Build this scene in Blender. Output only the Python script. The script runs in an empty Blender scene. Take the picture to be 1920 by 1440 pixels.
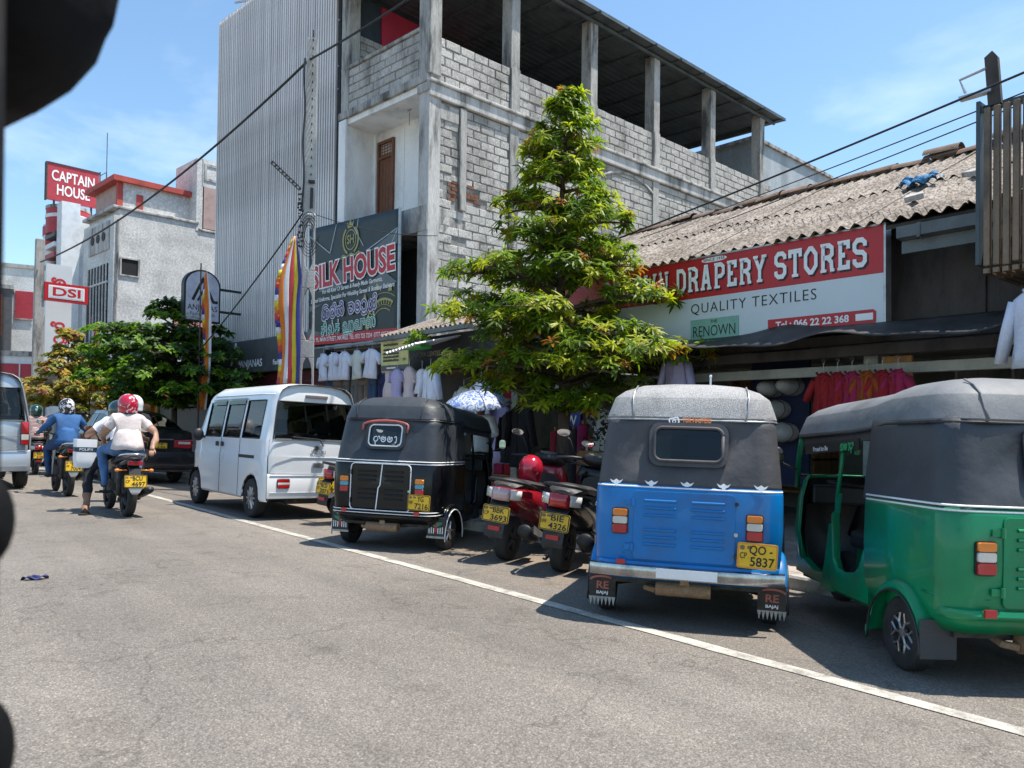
import bpy, bmesh, math, random
from mathutils import Vector, Matrix, noise
R = math.radians
sc = bpy.context.scene
COL = sc.collection
random.seed(7)

# ------------------------------------------------------------------ camera, sky, sun, exposure
cd = bpy.data.cameras.new('camera'); cam = bpy.data.objects.new('camera', cd); COL.objects.link(cam)
cd.sensor_width = 36.0; cd.lens = 36.0 * 1450 / 1920; cd.shift_y = 62.0 / 1920
cd.clip_start = 0.05; cd.clip_end = 3000
cam.matrix_world = (Matrix.Translation((0, 0, 1.25)) @ Matrix.Rotation(R(-39.7), 4, 'Z')
                    @ Matrix.Rotation(R(90.8), 4, 'X') @ Matrix.Rotation(R(0.75), 4, 'Z'))
cd.dof.use_dof = True; cd.dof.focus_distance = 9.0; cd.dof.aperture_fstop = 5.0
sc.camera = cam

SUN = Vector((0.277, -0.230, 1.0)).normalized()
wd = bpy.data.worlds.new('World'); sc.world = wd; wd.use_nodes = True
nt = wd.node_tree; nt.nodes.clear()
def wn(t, **k):
    n = nt.nodes.new(t)
    for a, b in k.items(): setattr(n, a, b)
    return n
wo = wn('ShaderNodeOutputWorld'); wb = wn('ShaderNodeBackground'); wb.inputs[1].default_value = 0.11
sky = wn('ShaderNodeTexSky', sky_type='NISHITA', sun_disc=False, sun_elevation=math.asin(SUN.z),
         sun_rotation=math.atan2(SUN.x, SUN.y), altitude=300, air_density=1.1, dust_density=0.6, ozone_density=1.2)
tc = wn('ShaderNodeTexCoord'); mp = wn('ShaderNodeMapping'); mp.inputs['Scale'].default_value = (1, 1, 2.4)
no = wn('ShaderNodeTexNoise'); no.inputs['Scale'].default_value = 2.3; no.inputs['Detail'].default_value = 9; no.inputs['Roughness'].default_value = .58
no.inputs['Distortion'].default_value = .35
cr = wn('ShaderNodeValToRGB'); cr.color_ramp.elements[0].position = .54; cr.color_ramp.elements[1].position = .82
sx = wn('ShaderNodeSeparateXYZ'); mr = wn('ShaderNodeMapRange'); mr.inputs[1].default_value = .55; mr.inputs[2].default_value = .05
mm = wn('ShaderNodeMath', operation='MULTIPLY'); mm2 = wn('ShaderNodeMath', operation='MULTIPLY'); mm2.inputs[1].default_value = .7
mx = wn('ShaderNodeMix', data_type='RGBA'); mx.inputs[7].default_value = (9.5, 9.8, 10.2, 1)
L = nt.links.new
L(tc.outputs['Generated'], mp.inputs[0]); L(mp.outputs[0], no.inputs['Vector']); L(no.outputs[0], cr.inputs[0])
L(tc.outputs['Generated'], sx.inputs[0]); L(sx.outputs[2], mr.inputs[0]); L(cr.outputs[0], mm.inputs[0]); L(mr.outputs[0], mm.inputs[1])
L(mm.outputs[0], mm2.inputs[0]); L(mm2.outputs[0], mx.inputs[0]); tn = wn('ShaderNodeMix', data_type='RGBA', blend_type='MULTIPLY'); tn.inputs[0].default_value = 1.0; tn.inputs[7].default_value = (.90, 1.03, 1.05, 1); L(sky.outputs[0], tn.inputs[6]); L(tn.outputs[2], mx.inputs[6]); L(mx.outputs[2], wb.inputs[0]); L(wb.outputs[0], wo.inputs[0])
sd = bpy.data.lights.new('sun', 'SUN'); sd.energy = 3.8; sd.angle = R(0.53); sd.color = (1, .935, .84)
so = bpy.data.objects.new('sun', sd); COL.objects.link(so); so.location = (20, -15, 60)
so.rotation_euler = (-SUN).to_track_quat('-Z', 'Y').to_euler()
sc.view_settings.view_transform = 'Standard'; sc.view_settings.look = 'None'; sc.view_settings.gamma = 1.0
sc.view_settings.exposure = 1.0; sc.view_settings.use_curve_mapping = False
sc.render.engine = 'CYCLES'; sc.cycles.max_bounces = 6; sc.cycles.transparent_max_bounces = 10
sc.cycles.sample_clamp_indirect = 8

# ------------------------------------------------------------------ helpers
class MB:
    """collects faces; build() links them as one mesh object"""
    def __init__(s): s.v = []; s.f = []; s.mi = []; s.cur = 0
    def add(s, vs, fs):
        b = len(s.v); s.v += [tuple(p) for p in vs]
        for f in fs: s.f.append([b + i for i in f]); s.mi.append(s.cur)
        return s
    def bx(s, x0, x1, y0, y1, z0, z1, M=None):
        vs = [Vector((x, y, z)) for z in (z0, z1) for y in (y0, y1) for x in (x0, x1)]
        if M: vs = [M @ v for v in vs]
        return s.add(vs, [(0, 2, 3, 1), (4, 5, 7, 6), (0, 1, 5, 4), (2, 6, 7, 3), (0, 4, 6, 2), (1, 3, 7, 5)])
    def box(s, c, d, M=None):
        T = Matrix.Translation(c) @ (M or Matrix())
        return s.bx(-d[0]/2, d[0]/2, -d[1]/2, d[1]/2, -d[2]/2, d[2]/2, T)
    def loft(s, rings, closed=True, c0=False, c1=False):
        n = len(rings[0]); vs = [p for r in rings for p in r]; fs = []
        for i in range(len(rings) - 1):
            for j in range(n if closed else n - 1):
                k = (j + 1) % n; fs.append((i*n+j, i*n+k, (i+1)*n+k, (i+1)*n+j))
        if c0: fs.append(tuple(range(n))[::-1])
        if c1: fs.append(tuple((len(rings)-1)*n + j for j in range(n)))
        return s.add(vs, fs)
    def tube(s, pts, r, n=8, cap=True, flat=1.0, up=None):
        pts = [Vector(p) for p in pts]; rs = r if isinstance(r, (list, tuple)) else [r]*len(pts)
        rings = []; pu = None
        for i, p in enumerate(pts):
            d = (pts[min(i+1, len(pts)-1)] - pts[max(i-1, 0)])
            d = d.normalized() if d.length > 1e-9 else Vector((0, 0, 1))
            if pu is None:
                u = Vector(up) if up else (Vector((0, 0, 1)) if abs(d.z) < .9 else Vector((1, 0, 0)))
            else: u = pu
            u = (u - d*u.dot(d)).normalized(); pu = u; w = d.cross(u)
            rings.append([p + u*(math.cos(a)*rs[i]) + w*(math.sin(a)*rs[i]*flat) for a in [2*math.pi*k/n for k in range(n)]])
        return s.loft(rings, True, cap, cap)
    def cyl(s, p0, p1, r0, r1=None, n=12, cap=True): return s.tube([p0, p1], [r0, r0 if r1 is None else r1], n, cap)
    def lathe(s, prof, n=24, M=None, c=True):
        M = M or Matrix()
        rings = [[M @ Vector((r*math.cos(2*math.pi*k/n), r*math.sin(2*math.pi*k/n), h)) for k in range(n)] for r, h in prof]
        return s.loft(rings, True, c, c)
    def sph(s, c, r, nu=14, nv=9, M=None, v0=-90, v1=90):
        r = (r, r, r) if not isinstance(r, (tuple, list)) else r
        M = Matrix.Translation(c) @ (M or Matrix()); rings = []
        for i in range(nv + 1):
            a = R(v0 + (v1 - v0)*i/nv); ca, sa = max(math.cos(a), .002), math.sin(a)
            rings.append([M @ Vector((r[0]*ca*math.cos(2*math.pi*k/nu), r[1]*ca*math.sin(2*math.pi*k/nu), r[2]*sa)) for k in range(nu)])
        return s.loft(rings, True, True, True)
    def prism(s, pts, z0, z1, M=None):
        """2D outline (x,y) extruded along local z"""
        M = M or Matrix(); n = len(pts)
        a = [M @ Vector((p[0], p[1], z0)) for p in pts]; b = [M @ Vector((p[0], p[1], z1)) for p in pts]
        fs = [tuple(range(n))[::-1], tuple(range(n, 2*n))] + [(i, (i+1) % n, n+(i+1) % n, n+i) for i in range(n)]
        return s.add(a + b, fs)
    def grid(s, fn, nu, nv):
        vs = [fn(i/nu, j/nv) for i in range(nu+1) for j in range(nv+1)]
        return s.add(vs, [(i*(nv+1)+j, (i+1)*(nv+1)+j, (i+1)*(nv+1)+j+1, i*(nv+1)+j+1) for i in range(nu) for j in range(nv)])
    def strip(s, pts, th, z=0, closed=False):
        """flat polyline stroke in the xy plane"""
        P = [Vector((p[0], p[1])) for p in pts]; n = len(P); l = []; r = []
        for i in range(n):
            a = P[i-1] if (i > 0 or closed) else None; b = P[(i+1) % n] if (i < n-1 or closed) else None
            d0 = (P[i]-a).normalized() if a is not None else None; d1 = (b-P[i]).normalized() if b is not None else None
            if d0 is None: d0 = d1
            if d1 is None: d1 = d0
            n0 = Vector((-d0.y, d0.x)); n1 = Vector((-d1.y, d1.x)); m = (n0+n1)
            m = m.normalized() if m.length > 1e-6 else n0
            w = th/2/max(m.dot(n0), .45); l.append(P[i]+m*w); r.append(P[i]-m*w)
        vs = [(p.x, p.y, z) for p in l] + [(p.x, p.y, z) for p in r]
        return s.add(vs, [(i, n+i, n+(i+1) % n, (i+1) % n) for i in range(n if closed else n-1)])
    def mesh(s, name, mats, smooth=False):
        me = bpy.data.meshes.new(name); me.from_pydata(s.v, [], s.f)
        for m in (mats if isinstance(mats, (list, tuple)) else [mats]): me.materials.append(m)
        if any(s.mi): me.polygons.foreach_set('material_index', s.mi)
        if smooth:
            me.polygons.foreach_set('use_smooth', [True]*len(me.polygons))
            if smooth is not True: me.set_sharp_from_angle(angle=R(smooth))
        me.update(); return me
    def build(s, name, mats, parent=None, smooth=False, bevel=0, loc=None, seg=2, fix=True):
        me = s.mesh(name, mats, smooth)
        if fix:
            bm = bmesh.new(); bm.from_mesh(me); bmesh.ops.recalc_face_normals(bm, faces=bm.faces); bm.to_mesh(me); bm.free()
        o = bpy.data.objects.new(name, me); COL.objects.link(o)
        if parent: o.parent = parent
        if loc: o.location = loc
        if bevel:
            m = o.modifiers.new('bevel', 'BEVEL'); m.width = bevel; m.segments = seg; m.limit_method = 'ANGLE'; m.angle_limit = R(35)
        return o

def tag(o, label=None, cat=None, group=None, kind=None):
    if label: o['label'] = label
    if cat: o['category'] = cat
    if group: o['group'] = group
    if kind: o['kind'] = kind
    return o
def thing(name, label, cat, loc=(0, 0, 0), rz=0, group=None, M=None):
    o = bpy.data.objects.new(name, None); COL.objects.link(o); o.empty_display_size = .1
    if M is not None: o.matrix_world = M
    else: o.location = loc; o.rotation_euler = (0, 0, rz)
    return tag(o, label, cat, group)
def copy_tree(o, parent=None):
    c = o.copy(); COL.objects.link(c); c.parent = parent
    for ch in list(o.children):
        if ch.name in bpy.data.objects: copy_tree(ch, c)
    return c
def inst(mesh, name, parent=None, M=None):
    o = bpy.data.objects.new(name, mesh); COL.objects.link(o)
    if parent: o.parent = parent
    if M is not None: o.matrix_local = M
    return o
def frame(o, right, up):
    r = Vector(right).normalized(); u = Vector(up); u = (u - r*u.dot(r)).normalized(); n = r.cross(u)
    return Matrix(((r.x, u.x, n.x, o[0]), (r.y, u.y, n.y, o[1]), (r.z, u.z, n.z, o[2]), (0, 0, 0, 1)))
def T(x, y, z): return Matrix.Translation((x, y, z))
def RX(a): return Matrix.Rotation(R(a), 4, 'X')
def RY(a): return Matrix.Rotation(R(a), 4, 'Y')
def RZ(a): return Matrix.Rotation(R(a), 4, 'Z')
def SC(x, y, z): return Matrix.Diagonal((x, y, z, 1))
def gz(t): return -.03*max(0, min(t, 6.2) - 2)

def text(s, h, mat, parent=None, M=None, bold=0.0, wide=1.0, ext=.002, align='CENTER', name='lettering', shear=0, fit=None, space=1.0):
    cu = bpy.data.curves.new('lettering', 'FONT'); cu.body = s; cu.size = h/.72; cu.align_x = align; cu.align_y = 'CENTER'
    cu.offset = bold*h; cu.extrude = ext; cu.resolution_u = 3; cu.shear = shear; cu.space_character = space
    o = bpy.data.objects.new('lettering', cu); COL.objects.link(o)
    bpy.context.view_layer.update()
    me = bpy.data.meshes.new_from_object(o.evaluated_get(bpy.context.evaluated_depsgraph_get()))
    bpy.data.objects.remove(o); bpy.data.curves.remove(cu)
    if me.vertices:
        xs = [v.co.x for v in me.vertices]
        sx_ = fit/(max(xs)-min(xs)) if fit else wide
        for v in me.vertices: v.co.x *= sx_
    me.materials.clear(); me.materials.append(mat)
    return inst(me, name, parent, M)

# ------------------------------------------------------------------ materials
MATS = {}
def nodes(name):
    m = bpy.data.materials.new(name); m.use_nodes = True; t = m.node_tree; b = t.nodes['Principled BSDF']; return m, t, b
def c4(c): return (c[0], c[1], c[2], 1)
def mk(name, col, rough=.6, metal=0, var=.12, scale=3.0, col2=None, amt=.5, bump=0, bscale=60, coat=0, spec=.5, fine=.06, fscale=120, rnd=0, coord='Object', stretch=(1, 1, 1), sheen=0):
    """paint / stone / cloth: base colour broken up by stains (large noise), grain (fine noise) and fine relief"""
    m, t, b = nodes(name); N = t.nodes.new; K = t.links.new
    tcn = N('ShaderNodeTexCoord'); map_ = N('ShaderNodeMapping'); map_.inputs['Scale'].default_value = stretch; gp_ = N('ShaderNodeNewGeometry') if coord == 'World' else None; K(gp_.outputs['Position'] if gp_ else tcn.outputs[coord], map_.inputs[0])
    n1 = N('ShaderNodeTexNoise'); n1.inputs['Scale'].default_value = scale; n1.inputs['Detail'].default_value = 6; n1.inputs['Roughness'].default_value = .62; K(map_.outputs[0], n1.inputs[0])
    n2 = N('ShaderNodeTexNoise'); n2.inputs['Scale'].default_value = fscale; n2.inputs['Detail'].default_value = 3; K(map_.outputs[0], n2.inputs[0])
    r1 = N('ShaderNodeValToRGB'); e = r1.color_ramp.elements
    c2 = col2 or [max(0, x*(1-var*2.2)) for x in col]; c3 = [min(1, x*(1+var)) for x in col]
    e[0].position = .5-.28*amt-.06; e[0].color = c4(c2); e[1].position = .68; e[1].color = c4(c3)
    x = e.new(.5); x.color = c4(col); K(n1.outputs[0], r1.inputs[0])
    hs = N('ShaderNodeHueSaturation'); K(r1.outputs[0], hs.inputs['Color'])
    ma = N('ShaderNodeMapRange'); ma.inputs[1].default_value = .3; ma.inputs[2].default_value = .7; ma.inputs[3].default_value = 1-fine*2; ma.inputs[4].default_value = 1+fine*2; K(n2.outputs[0], ma.inputs[0])
    if rnd:
        oi = N('ShaderNodeObjectInfo'); mr_ = N('ShaderNodeMapRange'); mr_.inputs[3].default_value = 1-rnd; mr_.inputs[4].default_value = 1+rnd; K(oi.outputs['Random'], mr_.inputs[0])
        mu = N('ShaderNodeMath'); mu.operation = 'MULTIPLY'; K(ma.outputs[0], mu.inputs[0]); K(mr_.outputs[0], mu.inputs[1]); K(mu.outputs[0], hs.inputs['Value'])
    else: K(ma.outputs[0], hs.inputs['Value'])
    K(hs.outputs[0], b.inputs['Base Color'])
    b.inputs['Metallic'].default_value = metal; b.inputs['Specular IOR Level'].default_value = spec
    rr = N('ShaderNodeMapRange'); rr.inputs[3].default_value = max(0, rough-.1); rr.inputs[4].default_value = min(1, rough+.12); K(n1.outputs[0], rr.inputs[0]); K(rr.outputs[0], b.inputs['Roughness'])
    if coat: b.inputs['Coat Weight'].default_value = coat; b.inputs['Coat Roughness'].default_value = .06
    if sheen: b.inputs['Sheen Weight'].default_value = sheen
    if bump:
        bp = N('ShaderNodeBump'); bp.inputs['Strength'].default_value = bump; bp.inputs['Distance'].default_value = .02
        n3 = N('ShaderNodeTexNoise'); n3.inputs['Scale'].default_value = bscale; n3.inputs['Detail'].default_value = 5; K(map_.outputs[0], n3.inputs[0]); K(n3.outputs[0], bp.inputs['Height']); K(bp.outputs[0], b.inputs['Normal'])
    MATS[name] = m; return m
def glass(name, tint=(.75, .82, .8), rough=.02, clear=.6):
    """thin pane: tinted see-through plus reflection"""
    m, t, b = nodes(name); N = t.nodes.new; K = t.links.new
    out = t.nodes['Material Output']; tr = N('ShaderNodeBsdfTransparent'); tr.inputs[0].default_value = c4([x*clear for x in tint])
    gl = N('ShaderNodeBsdfGlossy'); gl.inputs['Roughness'].default_value = rough; fr = N('ShaderNodeFresnel'); fr.inputs[0].default_value = 1.5
    mi = N('ShaderNodeMixShader'); K(fr.outputs[0], mi.inputs[0]); K(tr.outputs[0], mi.inputs[1]); K(gl.outputs[0], mi.inputs[2]); K(mi.outputs[0], out.inputs[0])
    MATS[name] = m; return m

m_white = mk('white_paint', (.80, .81, .82), .45, var=.05, scale=2, fine=.02)
m_black = mk('black_plastic', (.018, .018, .02), .5, var=.2, scale=6)
m_rubber = mk('tyre_rubber', (.025, .024, .023), .85, var=.3, scale=9, bump=.2, bscale=120)
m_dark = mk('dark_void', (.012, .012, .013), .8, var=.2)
m_steel = mk('galvanised_steel', (.42, .43, .44), .4, .8, var=.15, scale=8)
m_chrome = mk('chrome', (.75, .75, .76), .14, 1.0, var=.06, scale=9)
m_rust = mk('rusty_exhaust', (.23, .15, .09), .75, .3, var=.35, scale=14, col2=(.33, .24, .15), bump=.3)
m_grime = mk('underbody_grime', (.05, .046, .042), .8, var=.3, scale=12)
m_red = mk('red_lens', (.42, .012, .016), .16, var=.1, coat=.8, fine=.02)
m_amber = mk('amber_lens', (.75, .22, .02), .16, var=.1, coat=.8, fine=.02)
m_clear = mk('clear_lens', (.62, .60, .54), .14, var=.1, coat=.8, fine=.02)
m_plate = mk('plate_yellow', (.78, .47, .015), .45, var=.08, scale=9)
m_ink = mk('ink_black', (.012, .012, .012), .5, var=.1)
m_letter = mk('letter_white', (.82, .83, .83), .5, var=.05)
m_alloy = mk('alloy', (.40, .40, .40), .32, .85, var=.15, scale=10)
m_glass = glass('clear_glass', clear=.85)
m_tint = glass('tinted_glass', (.62, .68, .64), .02, .62)
m_mirror = mk('mirror', (.85, .87, .9), .03, 1.0, var=.01)
# ------------------------------------------------------------------ ground, road, pavement
def bend(t, s): return t - .1175*max(0, s - 20)*min(1, max(0, s-20)/12)
def m_asphalt():
    m, t, b = nodes('asphalt'); N = t.nodes.new; K = t.links.new
    tcn = N('ShaderNodeTexCoord'); g = tcn.outputs['Object']
    def noi(s, d=4, r=.6):
        n = N('ShaderNodeTexNoise'); n.inputs['Scale'].default_value = s; n.inputs['Detail'].default_value = d; n.inputs['Roughness'].default_value = r; K(g, n.inputs[0]); return n.outputs[0]
    def ramp(src, p, cols):
        r = N('ShaderNodeValToRGB'); e = r.color_ramp.elements
        e[0].position = p[0]; e[0].color = c4(cols[0]); e[1].position = p[-1]; e[1].color = c4(cols[-1])
        for q, c in zip(p[1:-1], cols[1:-1]): x = e.new(q); x.color = c4(c)
        K(src, r.inputs[0]); return r.outputs[0]
    def mix(f, a, bb, mode='MIX'):
        x = N('ShaderNodeMix'); x.data_type = 'RGBA'; x.blend_type = mode
        if hasattr(f, 'default_value') or hasattr(f, 'is_linked'): K(f, x.inputs[0])
        else: x.inputs[0].default_value = f
        K(a, x.inputs[6]); K(bb, x.inputs[7]); return x.outputs[2]
    big = ramp(noi(.35, 5), (.3, .5, .7), ((.185, .165, .143), (.226, .203, .177), (.268, .242, .212)))
    st = N('ShaderNodeTexVoronoi'); st.inputs['Scale'].default_value = 120; K(g, st.inputs['Vector'])
    stone = ramp(st.outputs['Color'], (.15, .5, .8, .97), ((.62, .62, .62), (.9, .9, .9), (1.1, 1.09, 1.07), (1.7, 1.66, 1.6)))
    gap = ramp(st.outputs['Distance'], (.25, .75), ((1.12, 1.12, 1.12), (.5, .5, .5)))
    c = mix(1.0, big, stone, 'MULTIPLY'); c = mix(.6, c, gap, 'MULTIPLY')
    fine = ramp(noi(260, 2), (.3, .7), ((.72, .72, .72), (1.3, 1.3, 1.3))); c = mix(.7, c, fine, 'MULTIPLY')
    blot = ramp(noi(2.1, 8, .72), (.30, .46), ((.55, .54, .53), (1, 1, 1))); c = mix(.7, c, blot, 'MULTIPLY')
    # tyre tracks along the lane: long streaks
    mp_ = N('ShaderNodeMapping'); mp_.inputs['Scale'].default_value = (2.2, .05, 1); K(g, mp_.inputs[0])
    ns = N('ShaderNodeTexNoise'); ns.inputs['Scale'].default_value = 1.0; ns.inputs['Detail'].default_value = 3; K(mp_.outputs[0], ns.inputs[0])
    c = mix(.55, c, ramp(ns.outputs[0], (.35, .65), ((.78, .78, .79), (1.12, 1.11, 1.09))), 'MULTIPLY')
    # cracks
    vc = N('ShaderNodeTexVoronoi'); vc.feature = 'DISTANCE_TO_EDGE'; vc.inputs['Scale'].default_value = .55
    ad = N('ShaderNodeVectorMath'); ad.operation = 'ADD'; nd = N('ShaderNodeTexNoise'); nd.inputs['Scale'].default_value = 1.7; nd.inputs['Detail'].default_value = 6; K(g, nd.inputs[0])
    K(g, ad.inputs[0]); K(nd.outputs['Color'], ad.inputs[1]); K(ad.outputs[0], vc.inputs['Vector'])
    c = mix(.6, c, ramp(vc.outputs['Distance'], (.0, .007), ((.45, .44, .43), (1, 1, 1))), 'MULTIPLY')
    sp = N('ShaderNodeSeparateXYZ'); K(g, sp.inputs[0]); mr1 = N('ShaderNodeMapRange'); mr1.inputs[1].default_value = 4.0; mr1.inputs[2].default_value = 5.2; K(sp.outputs[0], mr1.inputs[0])
    nm_ = N('ShaderNodeMapRange'); nm_.inputs[1].default_value = .42; nm_.inputs[2].default_value = .62; nm_.inputs[4].default_value = .6; K(noi(1.1, 7, .7), nm_.inputs[0]); dm = N('ShaderNodeMath'); dm.operation = 'MULTIPLY'; K(mr1.outputs[0], dm.inputs[0]); K(nm_.outputs[0], dm.inputs[1])
    dirt = ramp(noi(30, 4), (.3, .7), ((.20, .135, .085), (.36, .27, .19))); c = mix(dm.outputs[0], c, dirt)
    oil = ramp(noi(.9, 6, .6), (.22, .33), ((.45, .44, .43), (1, 1, 1))); c = mix(.7, c, oil, 'MULTIPLY')
    K(c, b.inputs['Base Color']); b.inputs['Roughness'].default_value = .82; b.inputs['Specular IOR Level'].default_value = .35
    bp = N('ShaderNodeBump'); bp.inputs['Strength'].default_value = .55; bp.inputs['Distance'].default_value = .006; K(st.outputs['Distance'], bp.inputs['Height']); bp.invert = True
    K(bp.outputs[0], b.inputs['Normal']); return m
m_road = m_asphalt()
m_earth = mk('earth', (.19, .16, .12), .95, var=.2, scale=.2)
m_pave = mk('pavement_concrete', (.36, .31, .27), .9, var=.2, scale=1.5, bump=.25, rnd=.12)
m_kerb = mk('kerb_concrete', (.40, .385, .36), .9, var=.28, scale=4, bump=.5, rnd=.1, col2=(.16, .15, .14))
def m_roadpaint():
    m = mk('road_paint', (.43, .405, .35), .75, var=.16, scale=7, fine=.16, fscale=110, col2=(.25, .228, .20), amt=.35, bump=.2)
    return m
m_paint = m_roadpaint()

g = MB(); g.grid(lambda a, b: Vector((-1500+3000*a, -1500+3000*b, -.42)), 2, 2); tag(g.build('ground', m_earth), kind='structure')
SS = [-14 + 2*i for i in range(17)] + [22, 25, 28, 32, 36, 42, 50, 60, 75, 95, 120, 150]
def ribbon(name, ts, zs, mat, ss=SS, **k):
    b = MB(); b.loft([[Vector((bend(t, s), s, z)) for t, z in zip(ts, zs)] for s in ss], False)
    return b.build(name, mat, **k)
tag(ribbon('road', [-9, 2, 3, 4, 5, 6.3], [0, 0, gz(3), gz(4), gz(5), gz(6.2)], m_road), kind='structure')
# parking-bay line and the centre line that starts by the camera, each a worn strip a few millimetres proud
def line(t0, t1, s0, s1, name='road_line'):
    n = max(2, int((s1-s0)/.25)); b = MB()
    b.loft([[Vector((bend(t0+random.uniform(-.006, .006), s), s, gz(t0)+.005)), Vector((bend(t1+random.uniform(-.006, .006), s), s, gz(t1)+.005))] for s in [s0+(s1-s0)*i/n for i in range(n+1)]], False)
    return tag(b.build(name, m_paint), kind='structure')
line(3.86, 3.975, -6, 30); line(.26, .38, 2.2, 3.55)
pv = ribbon('pavement', [6.36, 9.6], [-.03, -.03], m_pave); tag(pv, kind='structure')
kb = ribbon('kerb', [6.215, 6.215, 6.345, 6.345], [gz(6.2)-.05, -.012, -.012, -.06], m_kerb); tag(kb, kind='structure')
ks = MB()
pf = [(6.2, gz(6.2)-.04), (6.2, -.02), (6.215, .0), (6.345, .004), (6.358, -.008), (6.358, -.05)]
ks.loft([[Vector((t-6.2, s, z)) for t, z in pf] for s in (0, .88)], False, False, False)
ks.add([Vector((t-6.2, 0, z)) for t, z in pf], [tuple(range(6))]); ks.add([Vector((t-6.2, .88, z)) for t, z in pf], [tuple(range(6))[::-1]])
kme = ks.mesh('kerb_stone', m_kerb)
for i in range(34): inst(kme, 'kerb_stone', kb, T(6.2+random.uniform(-.006, .006), -4+i*.9, random.uniform(-.006, .006)))
sl = MB(); sl.loft([[Vector(p) for p in r] for r in ([(.0, .0, 0), (.392, 0, 0), (.392, .392, 0), (0, .392, 0)], [(.0, .0, .022), (.392, 0, .022), (.392, .392, .022), (0, .392, .022)], [(.008, .008, .028), (.384, .008, .028), (.384, .384, .028), (.008, .384, .028)])], True, False, True)
sme = sl.mesh('paving_slab', m_pave)
for i in range(4):
    for j in range(34): inst(sme, 'paving_slab', pv, T(6.375+i*.4, -.5+j*.4, -.028+random.uniform(-.002, .002)))
# scrap of cloth on the road
b = MB(); random.seed(3)
b.grid(lambda u, v: Vector(((u-.5)*.15+.02*math.sin(v*5), (v-.5)*.07+.012*math.sin(u*7), .012+.012*math.sin(u*9+v*4)+.01*math.sin(v*11))), 12, 8)
tag(b.build('cloth_scrap', mk('navy_cloth', (.03, .035, .12), .9), None, True, loc=(1.03, 7.12, .006)), 'crumpled scrap of navy cloth lying alone on the road', 'cloth')
# ------------------------------------------------------------------ block-built corner building (balcony, open top floor) and louvred neighbour
m_block = mk('cement_block', (.41, .395, .37), .95, var=.2, scale=1.5, bump=.9, bscale=40, rnd=.09, fine=.13, fscale=45, col2=(.19, .18, .165), amt=.40, coord='World', stretch=(1, 1, .4))
m_mortar = mk('mortar', (.27, .26, .245), .95, var=.25, scale=2, bump=.6, fine=.1, col2=(.11, .105, .10), coord='World', stretch=(1, 1, .4))
m_conc = mk('weathered_concrete', (.33, .32, .30), .92, var=.3, scale=3.2, bump=.5, bscale=25, col2=(.085, .08, .075), amt=.30, stretch=(1, 1, .22), fine=.1, fscale=40)
m_conc2 = mk('pale_concrete', (.43, .42, .405), .92, var=.25, scale=2.6, bump=.35, bscale=25, col2=(.14, .135, .125), amt=.30, stretch=(1, 1, .22), fine=.08, fscale=40)
m_plaster = mk('white_plaster', (.84, .84, .825), .85, var=.08, scale=1.3, bump=.12, col2=(.50, .49, .47), amt=.7, stretch=(1, 1, .5))
m_wood = mk('brown_door', (.17, .065, .032), .55, var=.3, scale=6, stretch=(6, 6, .6))
m_sheet = mk('roof_sheet_dark', (.085, .105, .115), .6, .3, var=.2, scale=2)
m_brick = mk('red_brick', (.19, .085, .05), .95, var=.3, scale=9, bump=.8, rnd=.2)
m_lou = mk('louvre_slat', (.72, .68, .66), .55, .1, var=.12, scale=.7, fine=.05, rnd=.10, col2=(.42, .39, .37), amt=.5, stretch=(1, 1, .25))
m_loub = mk('louvre_backing', (.085, .08, .078), .8, var=.15)
m_crimson = mk('crimson_wall', (.42, .022, .06), .7, var=.1)
m_navy = mk('dark_blue_wall', (.03, .05, .075), .7, var=.15)
m_slate = mk('fascia_dark_grey', (.075, .077, .08), .5, var=.15)
m_maroon = mk('maroon_shutter', (.085, .014, .018), .55, var=.2)

MBLD = T(8.80, 13.43, 0) @ RZ(-83.3)
bl = thing('block_building', 'unfinished grey cement block building with open roofed top floor and white balcony', 'building', M=MBLD)
GS = Vector((math.sin(R(3)), math.cos(R(3)), 0))           # the flank runs slightly off square
FS = frame((0, 0, 0), GS, (0, 0, 1))                         # flank: x = along, y = up, z = outward
FF = frame((0, 0, 0), (1, 0, 0), (0, 0, 1))                  # front
def slab(mbx, F, u0, u1, v0, v1, d0, d1): mbx.bx(u0, u1, v0, v1, d0, d1, F); return mbx
W = MB(); slab(W, FS, 0.02, 14.3, 0, 9.44, -.28, -.03); W.build('wall', m_mortar, bl)
W = MB(); slab(W, FF, -3.2, -2.99, 5.5, 8.3, -.9, 0)      # left cheek of the balcony
slab(W, FF, -2.99, -.03, 5.5, 8.30, -1.05, -.88); slab(W, FF, -2.99, -.03, 8.30, 8.44, -1.05, -.02); slab(W, FF, -.2, -.032, 5.5, 8.30, -.879, -.3)
W.build('balcony_recess', m_plaster, bl)
W = MB(); slab(W, FF, -3.22, -2.94, 5.7, 8.40, .0, .05); slab(W, FF, -2.985, -2.90, 5.86, 8.29, -.875, -.79); slab(W, FF, -2.84, -1.9, 5.86, 8.2, -.879, -.865); W.build('balcony_moulding', m_plaster, bl)
W = MB(); slab(W, FF, -3.25, -.02, 8.43, 8.60, -.25, .06); W.build('floor_slab', m_conc, bl, bevel=.015); W = MB(); slab(W, FF, -3.2, .02, 5.32, 5.86, -1.2, .04); W.build('floor_slab', m_conc, bl, bevel=.015)
W = MB(); slab(W, FF, -3.2, -.3, 9.58, 9.66, -.16, .03); W.build('coping', m_conc, bl, bevel=.02)
W = MB(); slab(W, FF, -3.2, -.2, 8.60, 9.6, -.18, -.03); W.build('wall', m_mortar, bl)
W = MB(); slab(W, FF, -3.3, -3.2, 0, 11.6, -14, -.3); W.build('party_wall', m_navy, bl)
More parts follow.
